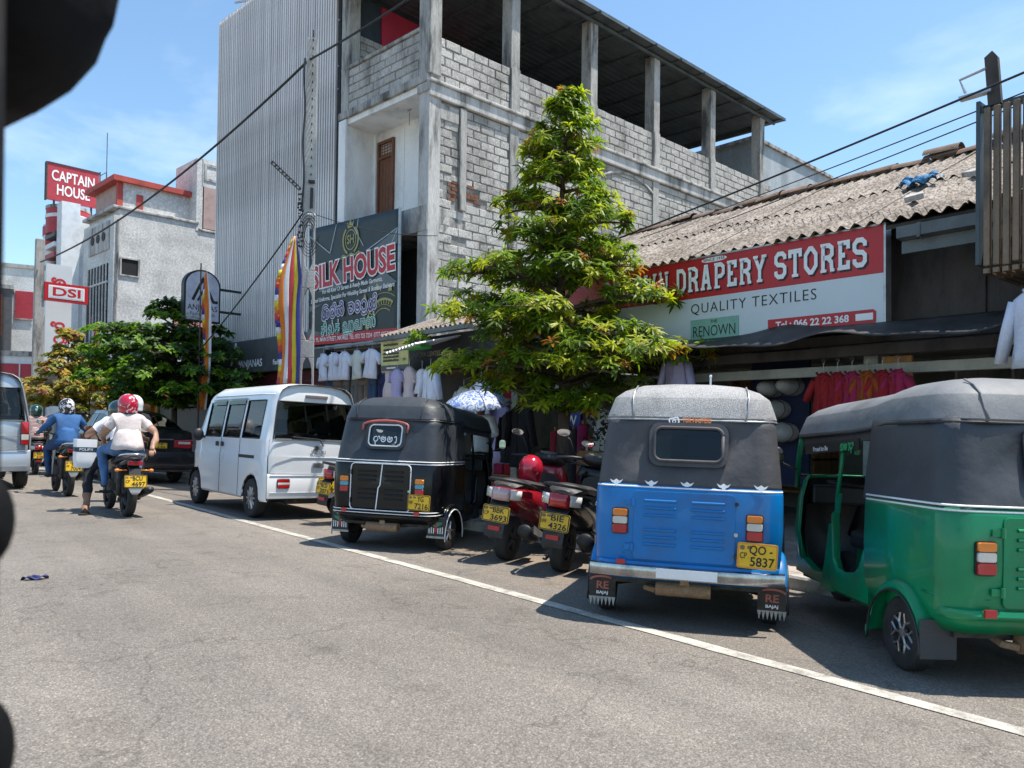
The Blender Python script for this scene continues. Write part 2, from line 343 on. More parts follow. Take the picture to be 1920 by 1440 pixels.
W = MB(); slab(W, FF, -3.195, -3.15, 9.66, 11.58, -4.2, -1.1); W.build('painted_wall', m_crimson, bl)
# band (ring beam) on the flank and frames of the lower wall
W = MB(); slab(W, FS, -.03, 14.2, 8.12, 8.40, -.02, .07); slab(W, FS, -.05, 14.2, 8.401, 8.47, -.02, .12); W.build('ring_beam', m_conc2, bl, bevel=.02)
for u, w, z0, z1 in ((2.30, .27, 4, 11.60), (5.05, .26, 8.2, 11.62), (7.72, .26, 4.0, 11.62), (10.55, .26, 8.2, 11.64), (13.5, .28, 6, 11.66)):
    W = MB(); slab(W, FS, u, u+w, z0, z1, -.3, .03 if z0 > 6 else .022); slab(W, FS, u-.0, u+w, 8.48, 9.47, .031, .05); W.build('column', m_conc, bl, bevel=.012)
W = MB(); slab(W, FF, -.30, .03, 0, 8.27, -.31, .02); W.build('corner_column', m_conc2, bl, bevel=.02)
W = MB(); slab(W, FF, -.34, .07, 8.22, 8.42, -.34, .06); W.build('column_capital', m_conc, bl, bevel=.03)
W = MB(); slab(W, FF, -.33, .035, 8.605, 11.6, -.3, .02); W.build('corner_post', m_conc, bl, bevel=.015)
W = MB(); slab(W, FF, -3.2, -2.9, 8.605, 11.6, -.3, .02); W.build('corner_post', m_conc, bl, bevel=.015)
W = MB(); slab(W, FS, .82, 1.0, 5.9, 8.1, -.02, .05); W.build('pilaster', m_conc, bl, bevel=.015)
W = MB(); slab(W, FS, .27, .8, 7.72, 8.06, -.02, .02); W.build('lintel', m_conc, bl, bevel=.02)
# blind arch
W = MB(); rad = 1.05
pts = [(6.65 + 1.6*math.cos(a), 6.86 + 1.15*math.sin(a)) for a in [R(132-84*i/16) for i in range(17)]]
rings = []
for (x, y) in pts:
    ux = (x-6.65)/rad; rings.append([FS @ Vector((x, y, .0)), FS @ Vector((x, y, .022)), FS @ Vector((x+ux*.03, y+.07, .022)), FS @ Vector((x+ux*.03, y+.07, .0))])
W.loft(rings, True, True, True); W.build('arch_moulding', m_conc, bl, True)
# individual blocks
bvars = []
random.seed(11)
for q in range(6):
    s = MB(); w, h = .383, .168; j = lambda a: random.uniform(-a, a)
    o = [(0, 0), (w, 0), (w, h), (0, h)]
    a = [Vector((x, y, -.045)) for x, y in o]
    b_ = [Vector((x+j(.006), y+j(.005), .0+j(.003))) for x, y in o]
    c_ = [Vector((x+(.012 if x == 0 else -.012)+j(.005), y+(.011 if y == 0 else -.011)+j(.004), .013+j(.005))) for x, y in o]
    s.loft([a, b_, c_], True, False, True); bvars.append(s.mesh('cement_block', m_block))
PL = []
def blocks(F, u0, u1, v0, v1, skip=None, d=-.018, rh=.186, bw=.398):
    n = int(round((v1-v0)/rh)); rh = (v1-v0)/n
    for r in range(n):
        u = u0 - (bw/2 if r % 2 else 0) - random.uniform(0, .06)
        while u < u1 - .05:
            a, b_ = max(u, u0), min(u+bw, u1)
            if b_-a > .07 and not (skip and skip((a+b_)/2, v0+(r+.5)*rh)):
                M = F @ T(a, v0+r*rh+.008, d+random.uniform(-.008, .008)) @ RZ(random.uniform(-.5, .5)) @ SC((b_-a-.014)/.383, (rh-.016)/.168, 1)
                PL.append((M, (MBLD @ M).translation))
            u += bw + random.uniform(-.01, .012)
cols = [2.30, 5.05, 7.72, 10.55, 13.5]
edges = [.05] + cols + [14.3]
for i in range(6): blocks(FS, edges[i] + (.27 if i else 0), edges[i+1], 8.48, 9.46)
def inarch(u, v): return False
def inarch_(u, v): return ((u-6.65)/1.0)**2 + (max(0, v-7.42)/.7)**2 < 1 and v > 7.42 and ((u-6.65)/1.0)**2 + ((v-7.42)/.62)**2 > .8
def below(u, v): return v < 3.0 + .36*u
def sk(u, v):
    if below(u, v): return True
    if .82 < u < 1.0: return True
    if u < .80 and v > 7.7: return True
    if .42 < u < 1.45 and 6.0 < v < 6.5: return True
    return inarch(u, v)
blocks(FS, .06, 2.30, 3.1, 8.11, sk); blocks(FS, 2.57, 7.72, 4.2, 8.11, sk); blocks(FS, 7.98, 14.2, 5.9, 8.11, sk)
blocks(FF, -2.9, -.34, 8.61, 9.57); blocks(frame((-2.9, .31, 0), (0, 1, 0), (0, 0, 1)), 0, .8, 9.66, 10.5)
PL.sort(key=lambda q: q[1].length - (3 if q[1].z > 8.4 else 0))
for M, p in PL[:300]: inst(random.choice(bvars), 'cement_block', bl, M)
rest = MB()
for M, p in PL[300:]:
    me = random.choice(bvars); rest.add([M @ v.co for v in me.vertices], [tuple(f.vertices) for f in me.polygons])
if PL[300:]: tag(rest.build('cement_blocks_far', m_block, bl), kind='stuff')
W = MB(); slab(W, frame((-2.9, .32, 0), (0, 1, 0), (0, 0, 1)), 0, .8, 9.6, 10.5, -.2, -.03); W.build('wall', m_mortar, bl)
# exposed red bricks where the render fell off
s = MB(); s.bx(0, .2, 0, .062, -.05, .012); bme = s.mesh('brick', m_brick)
for r in range(7):
    for c in range(6):
        u = .32 + c*.215 + (.1 if r % 2 else 0)
        if u > 1.3 or u < .4 or .80 < u+.1 < 1.02 or random.random() < .16: continue
        inst(bme, 'brick', bl, FS @ T(u, 6.07+r*.074, -.02+random.uniform(-.02, .012)) @ RZ(random.uniform(-1.5, 1.5)))
# door with lattice transom
dr = MB(); slab(dr, FF, -2.86, -2.80, 5.86, 8.06, -.875, -.80); slab(dr, FF, -2.30, -2.24, 5.86, 8.06, -.875, -.80); slab(dr, FF, -2.8, -2.3, 7.99, 8.06, -.875, -.80); slab(dr, FF, -2.8, -2.3, 7.62, 7.69, -.875, -.80)
dr = dr.build('door', m_wood, bl, bevel=.008)
for i in range(4):
    q = MB(); slab(q, FF, -2.798+i*.125, -2.68+i*.125, 5.86, 7.62, -.872, -.835); q.build('plank', m_wood, dr, bevel=.006)
q = MB()
for i in range(8):
    x = -2.8+i*.0625
    slab(q, FF, x+.02, x+.034, 7.69, 7.99, -.86, -.845)
for i in range(4): slab(q, FF, -2.8, -2.3, 7.73+i*.07, 7.745+i*.07, -.856, -.849)
q.build('transom_lattice', m_wood, dr)
q = MB(); q.cyl(FF @ Vector((-1.2, 8.3, -.45)), FF @ Vector((-1.2, 7.95, -.45)), .008, n=6); q.cyl(FF @ Vector((-1.26, 8.29, -.45)), FF @ Vector((-1.14, 8.29, -.45)), .015, n=6); q.build('hanging_hook', m_conc, bl)
# roof over the open floor
GX = .0524
rf = MB(); rf.prism([(-3.3, -.7), (.27, -.7), (.30, 0), (.30+GX*14.6, 14.6), (-3.3, 14.6)], 11.66, 11.70); rf = rf.build('roof', m_sheet, bl)
q = MB(); q.bx(-3.3, .45, 0, .05, 11.615, 11.66)
pme = q.mesh('purlin', m_sheet)
for i in range(13): inst(pme, 'purlin', rf, T(GX*i*1.17*.9, .25+i*1.17, 0))
q = MB()
for i in range(18): q.bx(-3.25+i*.2, -3.21+i*.2, -.7, 14.6, 11.645, 11.659)
q.build('sheet_ribs', m_sheet, rf)
q = MB(); slab(q, FS, -.5, 14.4, 11.53, 11.61, .0, .06); slab(q, FS, -.7, 14.6, 11.63, 11.72, .31, .34); q.build('eave_beam', m_sheet, rf)
q = MB(); q.bx(-3.3, .4, 14.3, 14.42, 11.5, 11.62); q.build('eave_beam', m_sheet, rf)
# ground floor: dark shop behind the banner
q = MB(); slab(q, FF, -3.2, -.3, 3.0, 5.32, -1.2, -.9); q.build('shop_ceiling_wall', m_slate, bl)
q = MB(); slab(q, FF, -3.15, -.3, 0, 3.0, -3.6, -3.4); slab(q, FF, -3.2, -3.1, 0, 3.0, -3.4, -.2); slab(q, FF, -3.1, -.3, 2.98, 3.05, -3.4, .1); q.build('shop_room', mk('shop_wall_cream', (.42, .40, .36), .8, var=.12), bl)
q = MB(); slab(q, FF, -3.2, -.30, 3.0, 3.10, -.2, .35); q.build('shop_lintel', m_conc, bl, bevel=.02)

# louvred building: every slat is its own piece
lv = thing('louvred_building', 'tall building faced with vertical grey brown louvre slats', 'building', M=MBLD @ T(-3.35, 0, 0))
q = MB(); q.bx(-6.2, 0, .16, 12, 0, 12.9); q.build('body', m_loub, lv)
q = MB(); q.bx(-6.2, 0, .10, .158, 3.6, 12.95); q.build('backing_panel', m_loub, lv)
s = MB(); s.bx(0, .056, -.03, .085, 3.55, 13.0); lme = s.mesh('louvre_slat', m_lou)
for i in range(58): inst(lme, 'louvre_slat', lv, T(-6.2+i*.1066+random.uniform(-.003, .003), random.uniform(-.004, .004), random.uniform(-.02, .02)))
q = MB(); q.bx(-6.25, 0, .01, .1, 13.02, 13.06); q.build('top_rail', m_lou, lv)
q = MB(); q.cyl((-5.2, .3, 12.9), (-5.2, .3, 13.5), .025); q.cyl((-5.5, .1, 13.4), (-4.4, .9, 13.55), .03); q.build('roof_pipe', m_steel, lv)
q = MB(); q.bx(-6.2, .0, -.25, .05, 2.62, 3.5); q.build('fascia', m_slate, lv, bevel=.02)
text('A', .62, m_letter, lv, frame((-4.35, -.256, 3.12), (1, 0, 0), (0, 0, 1)), .02)
text('ANJANAS', .2, m_letter, lv, frame((-3.5, -.256, 2.86), (1, 0, 0), (0, 0, 1)), .01)
text('Fashion Hub  PVT', .13, m_letter, lv, frame((-1.7, -.256, 2.84), (1, 0, 0), (0, 0, 1)), .02)
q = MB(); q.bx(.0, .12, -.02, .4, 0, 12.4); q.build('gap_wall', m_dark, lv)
sh = MB(); sh.bx(-5.9, -.3, .0, .05, .05, 2.6); sh = sh.build('shutter', m_maroon, lv)
s = MB(); s.tube([(-5.9, 0, 0), (-.3, 0, 0)], .03, 6); sme2 = s.mesh('shutter_slat', m_maroon)
for i in range(26): inst(sme2, 'shutter_slat', sh, T(0, -.005, .1+i*.097))
for i in range(4):
    q = MB(); q.bx(-.02, .03, -.05, -.01, 9.2+i*.55, 9.23+i*.55); q.build('bracket', m_steel, lv, loc=(.05, 0, 0))
# ------------------------------------------------------------------ drapery shop with corrugated roof
m_asb = None
def m_asbestos():
    m, t, b = nodes('asbestos_sheet'); N = t.nodes.new; K = t.links.new
    tcn = N('ShaderNodeTexCoord'); oi = N('ShaderNodeObjectInfo'); av = N('ShaderNodeVectorMath'); av.operation = 'ADD'; K(tcn.outputs['Object'], av.inputs[0])
    cb = N('ShaderNodeCombineXYZ'); ml = N('ShaderNodeMath'); ml.operation = 'MULTIPLY'; ml.inputs[1].default_value = 40; K(oi.outputs['Random'], ml.inputs[0]); K(ml.outputs[0], cb.inputs[0]); K(cb.outputs[0], av.inputs[1])
    def noi(s, d, st=(1, 1, 1)):
        mp_ = N('ShaderNodeMapping'); mp_.inputs['Scale'].default_value = st; K(av.outputs[0], mp_.inputs[0])
        n = N('ShaderNodeTexNoise'); n.inputs['Scale'].default_value = s; n.inputs['Detail'].default_value = d; n.inputs['Roughness'].default_value = .65; K(mp_.outputs[0], n.inputs[0]); return n.outputs[0]
    def ramp(src, p0, p1, c0, c1):
        r = N('ShaderNodeValToRGB'); e = r.color_ramp.elements; e[0].position = p0; e[0].color = c4(c0); e[1].position = p1; e[1].color = c4(c1); K(src, r.inputs[0]); return r.outputs[0]
    a = ramp(noi(1.3, 5), .35, .65, (.20, .17, .145), (.36, .325, .29))
    l = ramp(noi(34, 5, (1.6, .5, 1)), .42, .58, (.34, .31, .28), (1.1, 1.07, 1.02))
    x = N('ShaderNodeMix'); x.data_type = 'RGBA'; x.blend_type = 'MULTIPLY'; x.inputs[0].default_value = .9; K(a, x.inputs[6]); K(l, x.inputs[7]); K(x.outputs[2], b.inputs['Base Color']); b.inputs['Roughness'].default_value = .95
    return m
m_asb = m_asbestos()
m_tile = mk('ridge_tile', (.17, .115, .085), .95, var=.35, scale=6, bump=.6, rnd=.25, col2=(.06, .05, .045))
m_timber = mk('dark_timber', (.06, .052, .047), .8, var=.3, scale=4, stretch=(1, 1, .3))
m_tarp = mk('black_tarpaulin', (.035, .033, .031), .55, var=.3, scale=4, bump=.3, bscale=12)
m_gut = mk('grey_gutter', (.11, .125, .13), .5, .2, var=.15)
m_signred = mk('sign_red', (.46, .014, .022), .4, var=.05, scale=1, fine=.02)
m_signwhite = mk('sign_white', (.58, .63, .66), .4, var=.04, scale=.8, fine=.02)
m_plank = mk('plywood', (.34, .165, .055), .7, var=.2, scale=3, stretch=(4, 4, .4))
m_wallin = mk('shop_wall_green', (.38, .39, .35), .8, var=.15)
MR = T(8.3, 10.0, 0) @ RZ(-90)
rs = thing('drapery_shop', 'low old shop with corrugated asbestos roof and dark timber front', 'shop building', M=MR)
SL = math.atan2(1.52, 3.25)
LEN = math.hypot(1.52, 3.25)
def wave_sheet(w, l, pitch, amp, name, mat, per=8):
    n = int(round(w/pitch*per)); b = MB()
    for k, dz in ((0, 0), (1, -.008)):
        b.grid(lambda u, v: Vector((u*w, v*l, amp*math.cos(u*w/pitch*2*math.pi)+dz)), n, 1)
    return b.mesh(name, mat, True)
sm = wave_sheet(1.04, LEN/2+.12, .146, .026, 'roof_sheet', m_asb)
RM = Matrix.Translation((0, -.55, 3.36)) @ Matrix.Rotation(SL, 4, 'X')
rfe = MB(); rfe.bx(0, 9.3, .0, LEN, -.09, -.05, RM); rfe = rfe.build('roof', m_timber, rs)
random.seed(5)
for i in range(9):
    for j in range(2):
        inst(sm, 'roof_sheet', rfe, RM @ T(i*1.03, j*LEN/2-random.uniform(0, .06), .012+j*.022+(i % 2)*.012) @ RZ(random.uniform(-.5, .5)))
s = MB(); s.grid(lambda u, v: Vector((v*.44, .17*math.sin((u-.5)*2.6), .13*math.cos((u-.5)*2.6)-.06)), 8, 1); rme = s.mesh('ridge_tile', m_tile, True)
for i in range(22): inst(rme, 'ridge_tile', rfe, T(i*.425, 2.72+random.uniform(-.03, .03), 4.93+random.uniform(-.015, .03)) @ RY(random.uniform(-3, 3)) @ RZ(random.uniform(-6, 6)))
for (i, a) in ((13, 4), (15, -7), (18, 9)):
    inst(rme, 'ridge_tile', rfe, T(i*.425, 2.66, 5.02) @ RZ(a) @ RX(8))
q = MB(); q.bx(0, 9.3, 0, .12, 2.25, 3.42); q.build('upper_wall', m_timber, rs)
for i in range(9):
    q = MB(); q.bx(i*1.03+.05, i*1.03+1.0, -.03, -.002, 2.35, 3.3); q.build('board', m_timber, rs, bevel=.01)
q = MB(); q.bx(6.66, 9.3, -.66, -.63, 2.98, 3.10); q.build('fascia_board', m_gut, rs)
gp = [(.0, .0), (.0, -.11), (.10, -.12), (.115, 0), (.105, 0), (.093, -.108), (.01, -.1), (.01, 0)]
q = MB(); q.loft([[Vector((x, -.78+a, 3.22+c)) for a, c in gp] for x in (6.66, 9.3)], True, True, True); gu = q.build('gutter', m_gut, rs)
for i in range(5):
    q = MB(); q.bx(6.85+i*.5, 6.88+i*.5, -.79, -.62, 3.09, 3.225); q.build('gutter_bracket', m_gut, gu)
for k, (z, d) in enumerate(((2.26, .05), (2.12, .16), (1.93, .0))):
    q = MB(); q.bx(0, 9.3, -.12-d, -.02-d, z-.06, z+.05); q.build('beam', m_timber if k < 2 else m_wallin, rs, bevel=.008)
for x in (0.0, 3.02, 5.98, 9.0):
    q = MB(); q.bx(x, x+.16, -.02, .24, 0, 2.25); q.build('shop_pillar', m_wallin, rs, bevel=.01)
q = MB(); q.bx(0, 9.3, 3.2, 3.3, 0, 3.0); q.bx(0, 9.3, 0, 3.2, 2.32, 2.36); q.bx(-.08, 0, .12, 3.2, 0, 2.3); q.bx(9.2, 9.3, .12, 3.2, 0, 2.3); q.build('shop_room', m_wallin, rs)
q = MB(); q.bx(0, 9.3, -.4, 3.2, -.02, .03); q.build('shop_floor', m_pave, rs)
q = MB(); q.bx(6.22, 6.52, -.1, -.06, .1, 2.05); q.build('plywood_panel', m_plank, rs)
q = MB(); q.bx(4.35, 5.15, .35, .39, .6, 2.3); q.build('blue_curtain', mk('navy_curtain', (.012, .018, .05), .9), rs)
# shelves with bolts of cloth
for x0, x1 in ((2.95, 4.2), (5.15, 6.1), (6.7, 8.9), (.3, 2.8)):
    q = MB()
    for k in range(4): q.bx(x0, x1, 2.2, 2.9, .35+k*.48, .38+k*.48)
    for x in (x0, x1-.03): q.bx(x, x+.03, 2.2, 2.9, .03, 2.1)
    q.build('shelf', m_plank if x0 < 5 else m_wallin, rs)

# tarpaulin awning under the sign
b = MB()
def tarp(u, v):
    x = .3+u*8.9; sag = .05*math.sin(u*31)+.03*math.sin(u*57+v*3)
    return Vector((x, -.52-.45*v, 2.36+.07*math.exp(-((x-5.35)/.35)**2)*(1-v*.4) - .16*v+sag*v*.8-.03*abs(math.sin(u*14))*v))
b.grid(tarp, 110, 8); o = b.build('tarpaulin', m_tarp, None, True); o.matrix_world = MR
sol = o.modifiers.new('thickness', 'SOLIDIFY'); sol.thickness = .008
tag(o, 'sagging black tarpaulin awning under the red and white shop sign', 'awning')
# things lying on the roof
b = MB(); random.seed(9)
b.grid(lambda u, v: RM @ Vector((6.17+(u-.5)*.36+.05*math.sin(v*7), 1.62+(v-.5)*.34+.05*math.sin(u*9), .07+.06*abs(math.sin(u*8+v*5))+.03*math.sin(v*17))), 22, 14)
o = b.build('blue_netting', mk('blue_net', (.03, .16, .32), .8, var=.5, scale=30, fine=.3), None, True); o.matrix_world = MR; tag(o, 'crumpled blue netting lying on the corrugated roof', 'netting')
for k, (x, y, w) in enumerate(((6.50, .62, .20), (6.78, 1.45, .16))):
    b = MB(); b.prism([(-w/2, -.06), (w*.4, -.09), (w/2, .05), (-.3*w, .09)], .04, .1, RM @ T(x, y, .01) @ RZ(30+k*40)); o = b.build('stone', m_conc, None, False, .01); o.matrix_world = MR
    tag(o, ('flat grey stone on the roof below the blue netting', 'small grey stone on the roof near the brown slat screen')[k], 'stone')

# big shop sign
def slab_letters(s, h, th, mat, parent, M, gap, z=.002, width=None, shadow=None):
    """slab-serif capitals drawn as flat strokes (cell 0..1 high)"""
    c = .16; G = {}
    O = lambda w: [(0, c*1.6), (0, 1-c*1.6), (c*1.2, 1), (w-c*1.2, 1), (w, 1-c*1.6), (w, c*1.6), (w-c*1.2, 0), (c*1.2, 0)]
    G['O'] = (.50, [(O(.50), True)], [])
    G['D'] = (.52, [([(.08, 0), (.36, 0), (.52, .2), (.52, .8), (.36, 1), (.08, 1)], True)], [(.0, 0, .1), (.0, 1, .1)])
    G['P'] = (.50, [([(.08, 0), (.08, 1), (.36, 1), (.5, .88), (.5, .58), (.36, .46), (.08, .46)], False)], [(-.04, 0, .34), (-.04, 1, .2)])
    G['R'] = (.54, [([(.08, 0), (.08, 1), (.36, 1), (.5, .88), (.5, .62), (.36, .5), (.08, .5)], False), ([(.30, .5), (.47, .3), (.49, 0)], False)], [(-.04, 0, .28), (-.04, 1, .2), (.42, 0, .2)])
    G['E'] = (.46, [([(.44, .26), (.44, 0), (.08, 0), (.08, 1), (.44, 1), (.44, .74)], False), ([(.08, .5), (.3, .5)], False)], [(-.04, 0, .2), (-.04, 1, .2)])
    G['T'] = (.52, [([(.0, .74), (.0, 1), (.52, 1), (.52, .74)], False), ([(.26, 1), (.26, 0)], False)], [(.1, 0, .32)])
    G['S'] = (.46, [([(0, .26), (0, .12), (.12, 0), (.34, 0), (.46, .14), (.46, .38), (.36, .49), (.1, .53), (0, .64), (0, .86), (.12, 1), (.34, 1), (.46, .88), (.46, .74)], False)], [])
    G['A'] = (.56, [([(.08, 0), (.24, 1), (.32, 1), (.48, 0)], False), ([(.14, .3), (.42, .3)], False)], [(-.05, 0, .26), (.35, 0, .26)])
    G['N'] = (.56, [([(.08, 0), (.08, 1), (.48, 0), (.48, 1)], False)], [(-.04, 0, .25), (-.04, 1, .2), (.36, 1, .25)])
    G['W'] = (.78, [([(.06, 1), (.20, 0), (.38, .8), (.56, 0), (.70, 1)], False)], [(-.05, 1, .26), (.58, 1, .26)])
    G['Y'] = (.54, [([(.04, 1), (.27, .45), (.27, 0)], False), ([(.5, 1), (.27, .45)], False)], [(.12, 0, .3), (-.08, 1, .26), (.38, 1, .26)])
    b = MB(); x = 0
    ts = th*.62
    for ch in s:
        if ch == ' ': x += .34; continue
        w, st, sf = G[ch]; k = 0
        for pts, cl in st: b.strip([((x+th/2+p[0]), th/2+p[1]*(1-th)) for p in pts], th, z+k*.0004, cl); k += 1
        for (sx_, sy_, wl) in sf:
            y0 = 0 if sy_ == 0 else 1-ts; b.add([(x+th/2+sx_, y0, z+k*.0004), (x+th/2+sx_+wl, y0, z+k*.0004), (x+th/2+sx_+wl, y0+ts, z+k*.0004), (x+th/2+sx_, y0+ts, z+k*.0004)], [(0, 1, 2, 3)]); k += 1
        x += w+th+gap
    wx = width/(x*h) if width else 1
    b.v = [(p[0]*h*wx, p[1]*h, p[2]) for p in b.v]
    o = b.build('lettering', mat, parent, fix=False); o.matrix_local = M
    if shadow:
        o2 = bpy.data.objects.new('lettering_shadow', o.data.copy()); COL.objects.link(o2); o2.parent = parent; o2.data.materials.clear(); o2.data.materials.append(shadow); o2.matrix_local = M @ T(.018, -.022, -.0012)
    return o
A, Bq = Vector((7.8, 8.35, 2.42)), Vector((7.78, 3.575, 2.335))
SG = thing('shop_sign', 'long red and white drapery shop sign with slab lettering', 'sign', M=frame((7.80, 3.575, 2.335), (0.004, -1, -.006), (-.03, 0, 1)) @ T(-4.78, 0, 0))
q = MB(); q.bx(0, 4.78, 0, .52, -.1, 0); q.build('white_panel', m_signwhite, SG)
q = MB(); q.bx(0, 4.78, .521, 1.0, -.1, 0); q.build('red_panel', m_signred, SG)
q = MB(); q.bx(-.02, 4.8, 1.0, 1.02, -.11, .012); q.bx(-.02, 4.8, -.02, 0, -.11, .012); q.bx(4.78, 4.80, 0, 1, -.11, .012); q.bx(-.02, 0, 0, 1, -.11, .012); q.build('frame', m_steel, SG)
slab_letters('RENOWN DRAPERY STORES', .305, .165, m_letter, SG, T(.93, .605, .003), .10, width=3.70, shadow=m_ink)
q = MB(); q.prism([(2.76+.12*math.cos(a)*(1)+(.06 if math.cos(a) > 0 else -.06), .960+.028*math.sin(a)) for a in [2*math.pi*k/20 for k in range(20)]], .001, .004); q.build('since_badge', m_letter, SG)
text('SINCE 1935', .034, m_ink, SG, T(2.76, .960, .005), .01, ext=.001, fit=.30)
def serif_text(s, h, parent, M, fit):
    return text(s, h, m_ink, parent, M, -.012, ext=.001, fit=fit, space=1.15)
o = serif_text('QUALITY TEXTILES', .125, SG, T(3.24, .385, .003), 1.64)
q = MB()
for i, x in enumerate([2.45+.105*k for k in range(16)]): q.bx(x, x+.03, .318, .324, .002, .0035); q.bx(x, x+.03, .444, .450, .002, .0035)
pass
q = MB(); q.bx(2.42, 3.10, .01, .255, .002, .012); q.build('green_plaque', mk('plaque_green', (.22, .42, .34), .45, var=.08), SG)
text('RENOWN', .135, m_ink, SG, T(2.76, .10, .014), -.01, ext=.001, fit=.60); text('THE', .04, m_ink, SG, T(2.76, .215, .014), 0, ext=.001)
q = MB(); q.prism([(3.48, .015), (4.68, .015), (4.70, .04), (4.70, .14), (4.67, .165), (3.48, .165)], .001, .005); q.build('phone_strip', m_signred, SG)
q = MB(); q.bx(.05, 1.55, .015, .165, .001, .005); q.build('address_strip', m_signred, SG)
text('Tel : 066 22 22 368', .075, m_letter, SG, T(4.0, .09, .007), .035, ext=.001, fit=.84); None
q = MB(); q.bx(4.49, 4.67, .06, .13, .006, .008); q.build('maker_badge', m_letter, SG)

# lean-to shop with the number 97 beyond the tree
ln = thing('lean_to_shop', 'small lean-to shop with number 97 board beside the block building', 'shop building', M=T(8.3, 13.1, 0) @ RZ(-90))
sm2 = wave_sheet(1.04, 1.5, .146, .026, 'roof_sheet', m_asb)
for i in range(3): inst(sm2, 'roof_sheet', ln, T(i*1.02, -.75, 2.98+(i % 2)*.012) @ RX(20))
q = MB(); q.bx(0, 3.0, -.2, -.1, 2.3, 2.95); q.build('fascia', m_black, ln)
q = MB(); q.bx(0, 3.0, 2.6, 2.7, 0, 2.9); q.bx(0, 3.0, -.1, 2.6, 2.6, 2.64); q.bx(0, .1, 0, 2.6, 0, 2.6); q.build('room', MATS['shop_wall_cream'], ln)
q = MB(); q.bx(.0, 3.05, -.92, -.80, 2.86, 2.93); q.build('gutter', m_gut, ln)
q = MB(); q.bx(1.38, 1.66, -.23, -.2, 2.36, 2.62); n97 = q.build('number_board', m_ink, ln)
q = MB(); q.bx(1.37, 1.385, -.236, -.2, 2.35, 2.63); q.bx(1.655, 1.67, -.236, -.2, 2.35, 2.63); q.bx(1.37, 1.67, -.236, -.2, 2.62, 2.635); q.bx(1.37, 1.67, -.236, -.2, 2.345, 2.36); q.build('number_frame', m_steel, n97)
text('97', .17, m_letter, ln, frame((1.52, -.237, 2.49), (1, 0, 0), (0, 0, 1)), .02)
text('UNIFORM CENTRE', .09, mk('dull_gold', (.35, .31, .2), .5), ln, frame((.75, -.204, 2.62), (1, 0, 0), (0, 0, 1)), .01, fit=1.0)
text('Gateway', .13, MATS['dull_gold'], ln, frame((2.2, -.204, 2.45), (1, 0, 0), (0, 0, 1)), .01)
aw = MB(); aw.grid(lambda u, v: Vector((.95+u*1.0, -.25-v*.95, 2.78-.22*v+.02*math.sin(u*60)+.1*u)), 60, 3); aw = aw.build('awning_sheet', m_white, ln, True)

# pale concrete building behind
m_paleblue = mk('blue_grey_render', (.33, .37, .40), .9, var=.2, scale=1.2, col2=(.16, .18, .19), amt=.9, stretch=(1, 1, .3), fine=.08, fscale=30)
bk = thing('rear_building', 'pale blue grey weathered wall of a flat roofed building behind the open floor', 'building', M=MBLD)
q = MB(); slab(q, FS, 14.9, 20.9, 0, 11.45, -6, -1.0); q.build('wall', m_paleblue, bk)
q = MB(); slab(q, FS, 14.8, 21.0, 11.45, 11.56, -6.1, -.9); q.build('coping', m_conc, bk)
# ------------------------------------------------------------------ tube screen at the right, poles, far buildings, signs
m_tube = mk('brown_tube', (.165, .115, .075), .45, .3, var=.25, scale=5, stretch=(1, 1, .4), rnd=.12)
m_blusteel = mk('blue_grey_steel', (.055, .075, .085), .5, .3, var=.2)
ts = thing('slat_screen', 'dark steel frame of vertical brown slats above the shop at right edge', 'facade screen', M=T(7.2, 2.50, 0) @ RZ(-90))
q = MB(); q.bx(-.03, .0, -.02, .16, 2.68, 4.07); q.bx(0, 2.2, .06, .1, 4.0, 4.05); q.bx(0, 2.2, .06, .1, 2.75, 2.8); q.build('frame', m_blusteel, ts)
for i in range(27):
    x = .03+i*.0715; dz = random.uniform(-.015, .015)
    q = MB(); q.bx(x, x+.052, -.03, .03, 2.66+dz, 4.0); q.build('slat', m_tube, ts, bevel=.012)
    q = MB(); q.bx(x, x+.045, -.02, .9, 2.60, 2.64); q.build('soffit_slat', m_tube, ts)
q = MB(); q.bx(0, 2.2, .0, .02, 3.98, 4.0); q.build('top_bar', m_blusteel, ts)
q = MB(); q.prism([(0, 0), (.10, 0), (.07, .40), (.03, .46), (-.03, .42)], 0, .05, frame((.05, .06, 4.02), (1, 0, 0), (-.2, 0, 1))); q.build('mast_plank', m_timber, ts)
q = MB(); q.tube([(-.12, 0, 4.18), (-.16, -.02, 4.3), (.08, .03, 4.36)], .012, 6); q.bx(-.17, .08, -.02, .05, 4.13, 4.16); q.build('lamp_bracket', m_steel, ts)
rw = thing('right_shop', 'dark upper wall of the shop behind the brown slat screen', 'shop building', M=T(8.0, 2.45, 0) @ RZ(-90))
q = MB(); q.bx(.0, 4, 0, 3, 2.2, 3.6); q.build('upper_wall', m_timber, rw)
q = MB(); q.bx(.0, 4, -.3, -.1, 2.05, 2.18); q.build('beam', m_wallin, rw)
q = MB(); q.bx(.0, 4, 2.8, 3, 0, 2.2); q.bx(3.9, 4, 0, 2.8, 0, 2.2); q.build('room', m_wallin, rw)

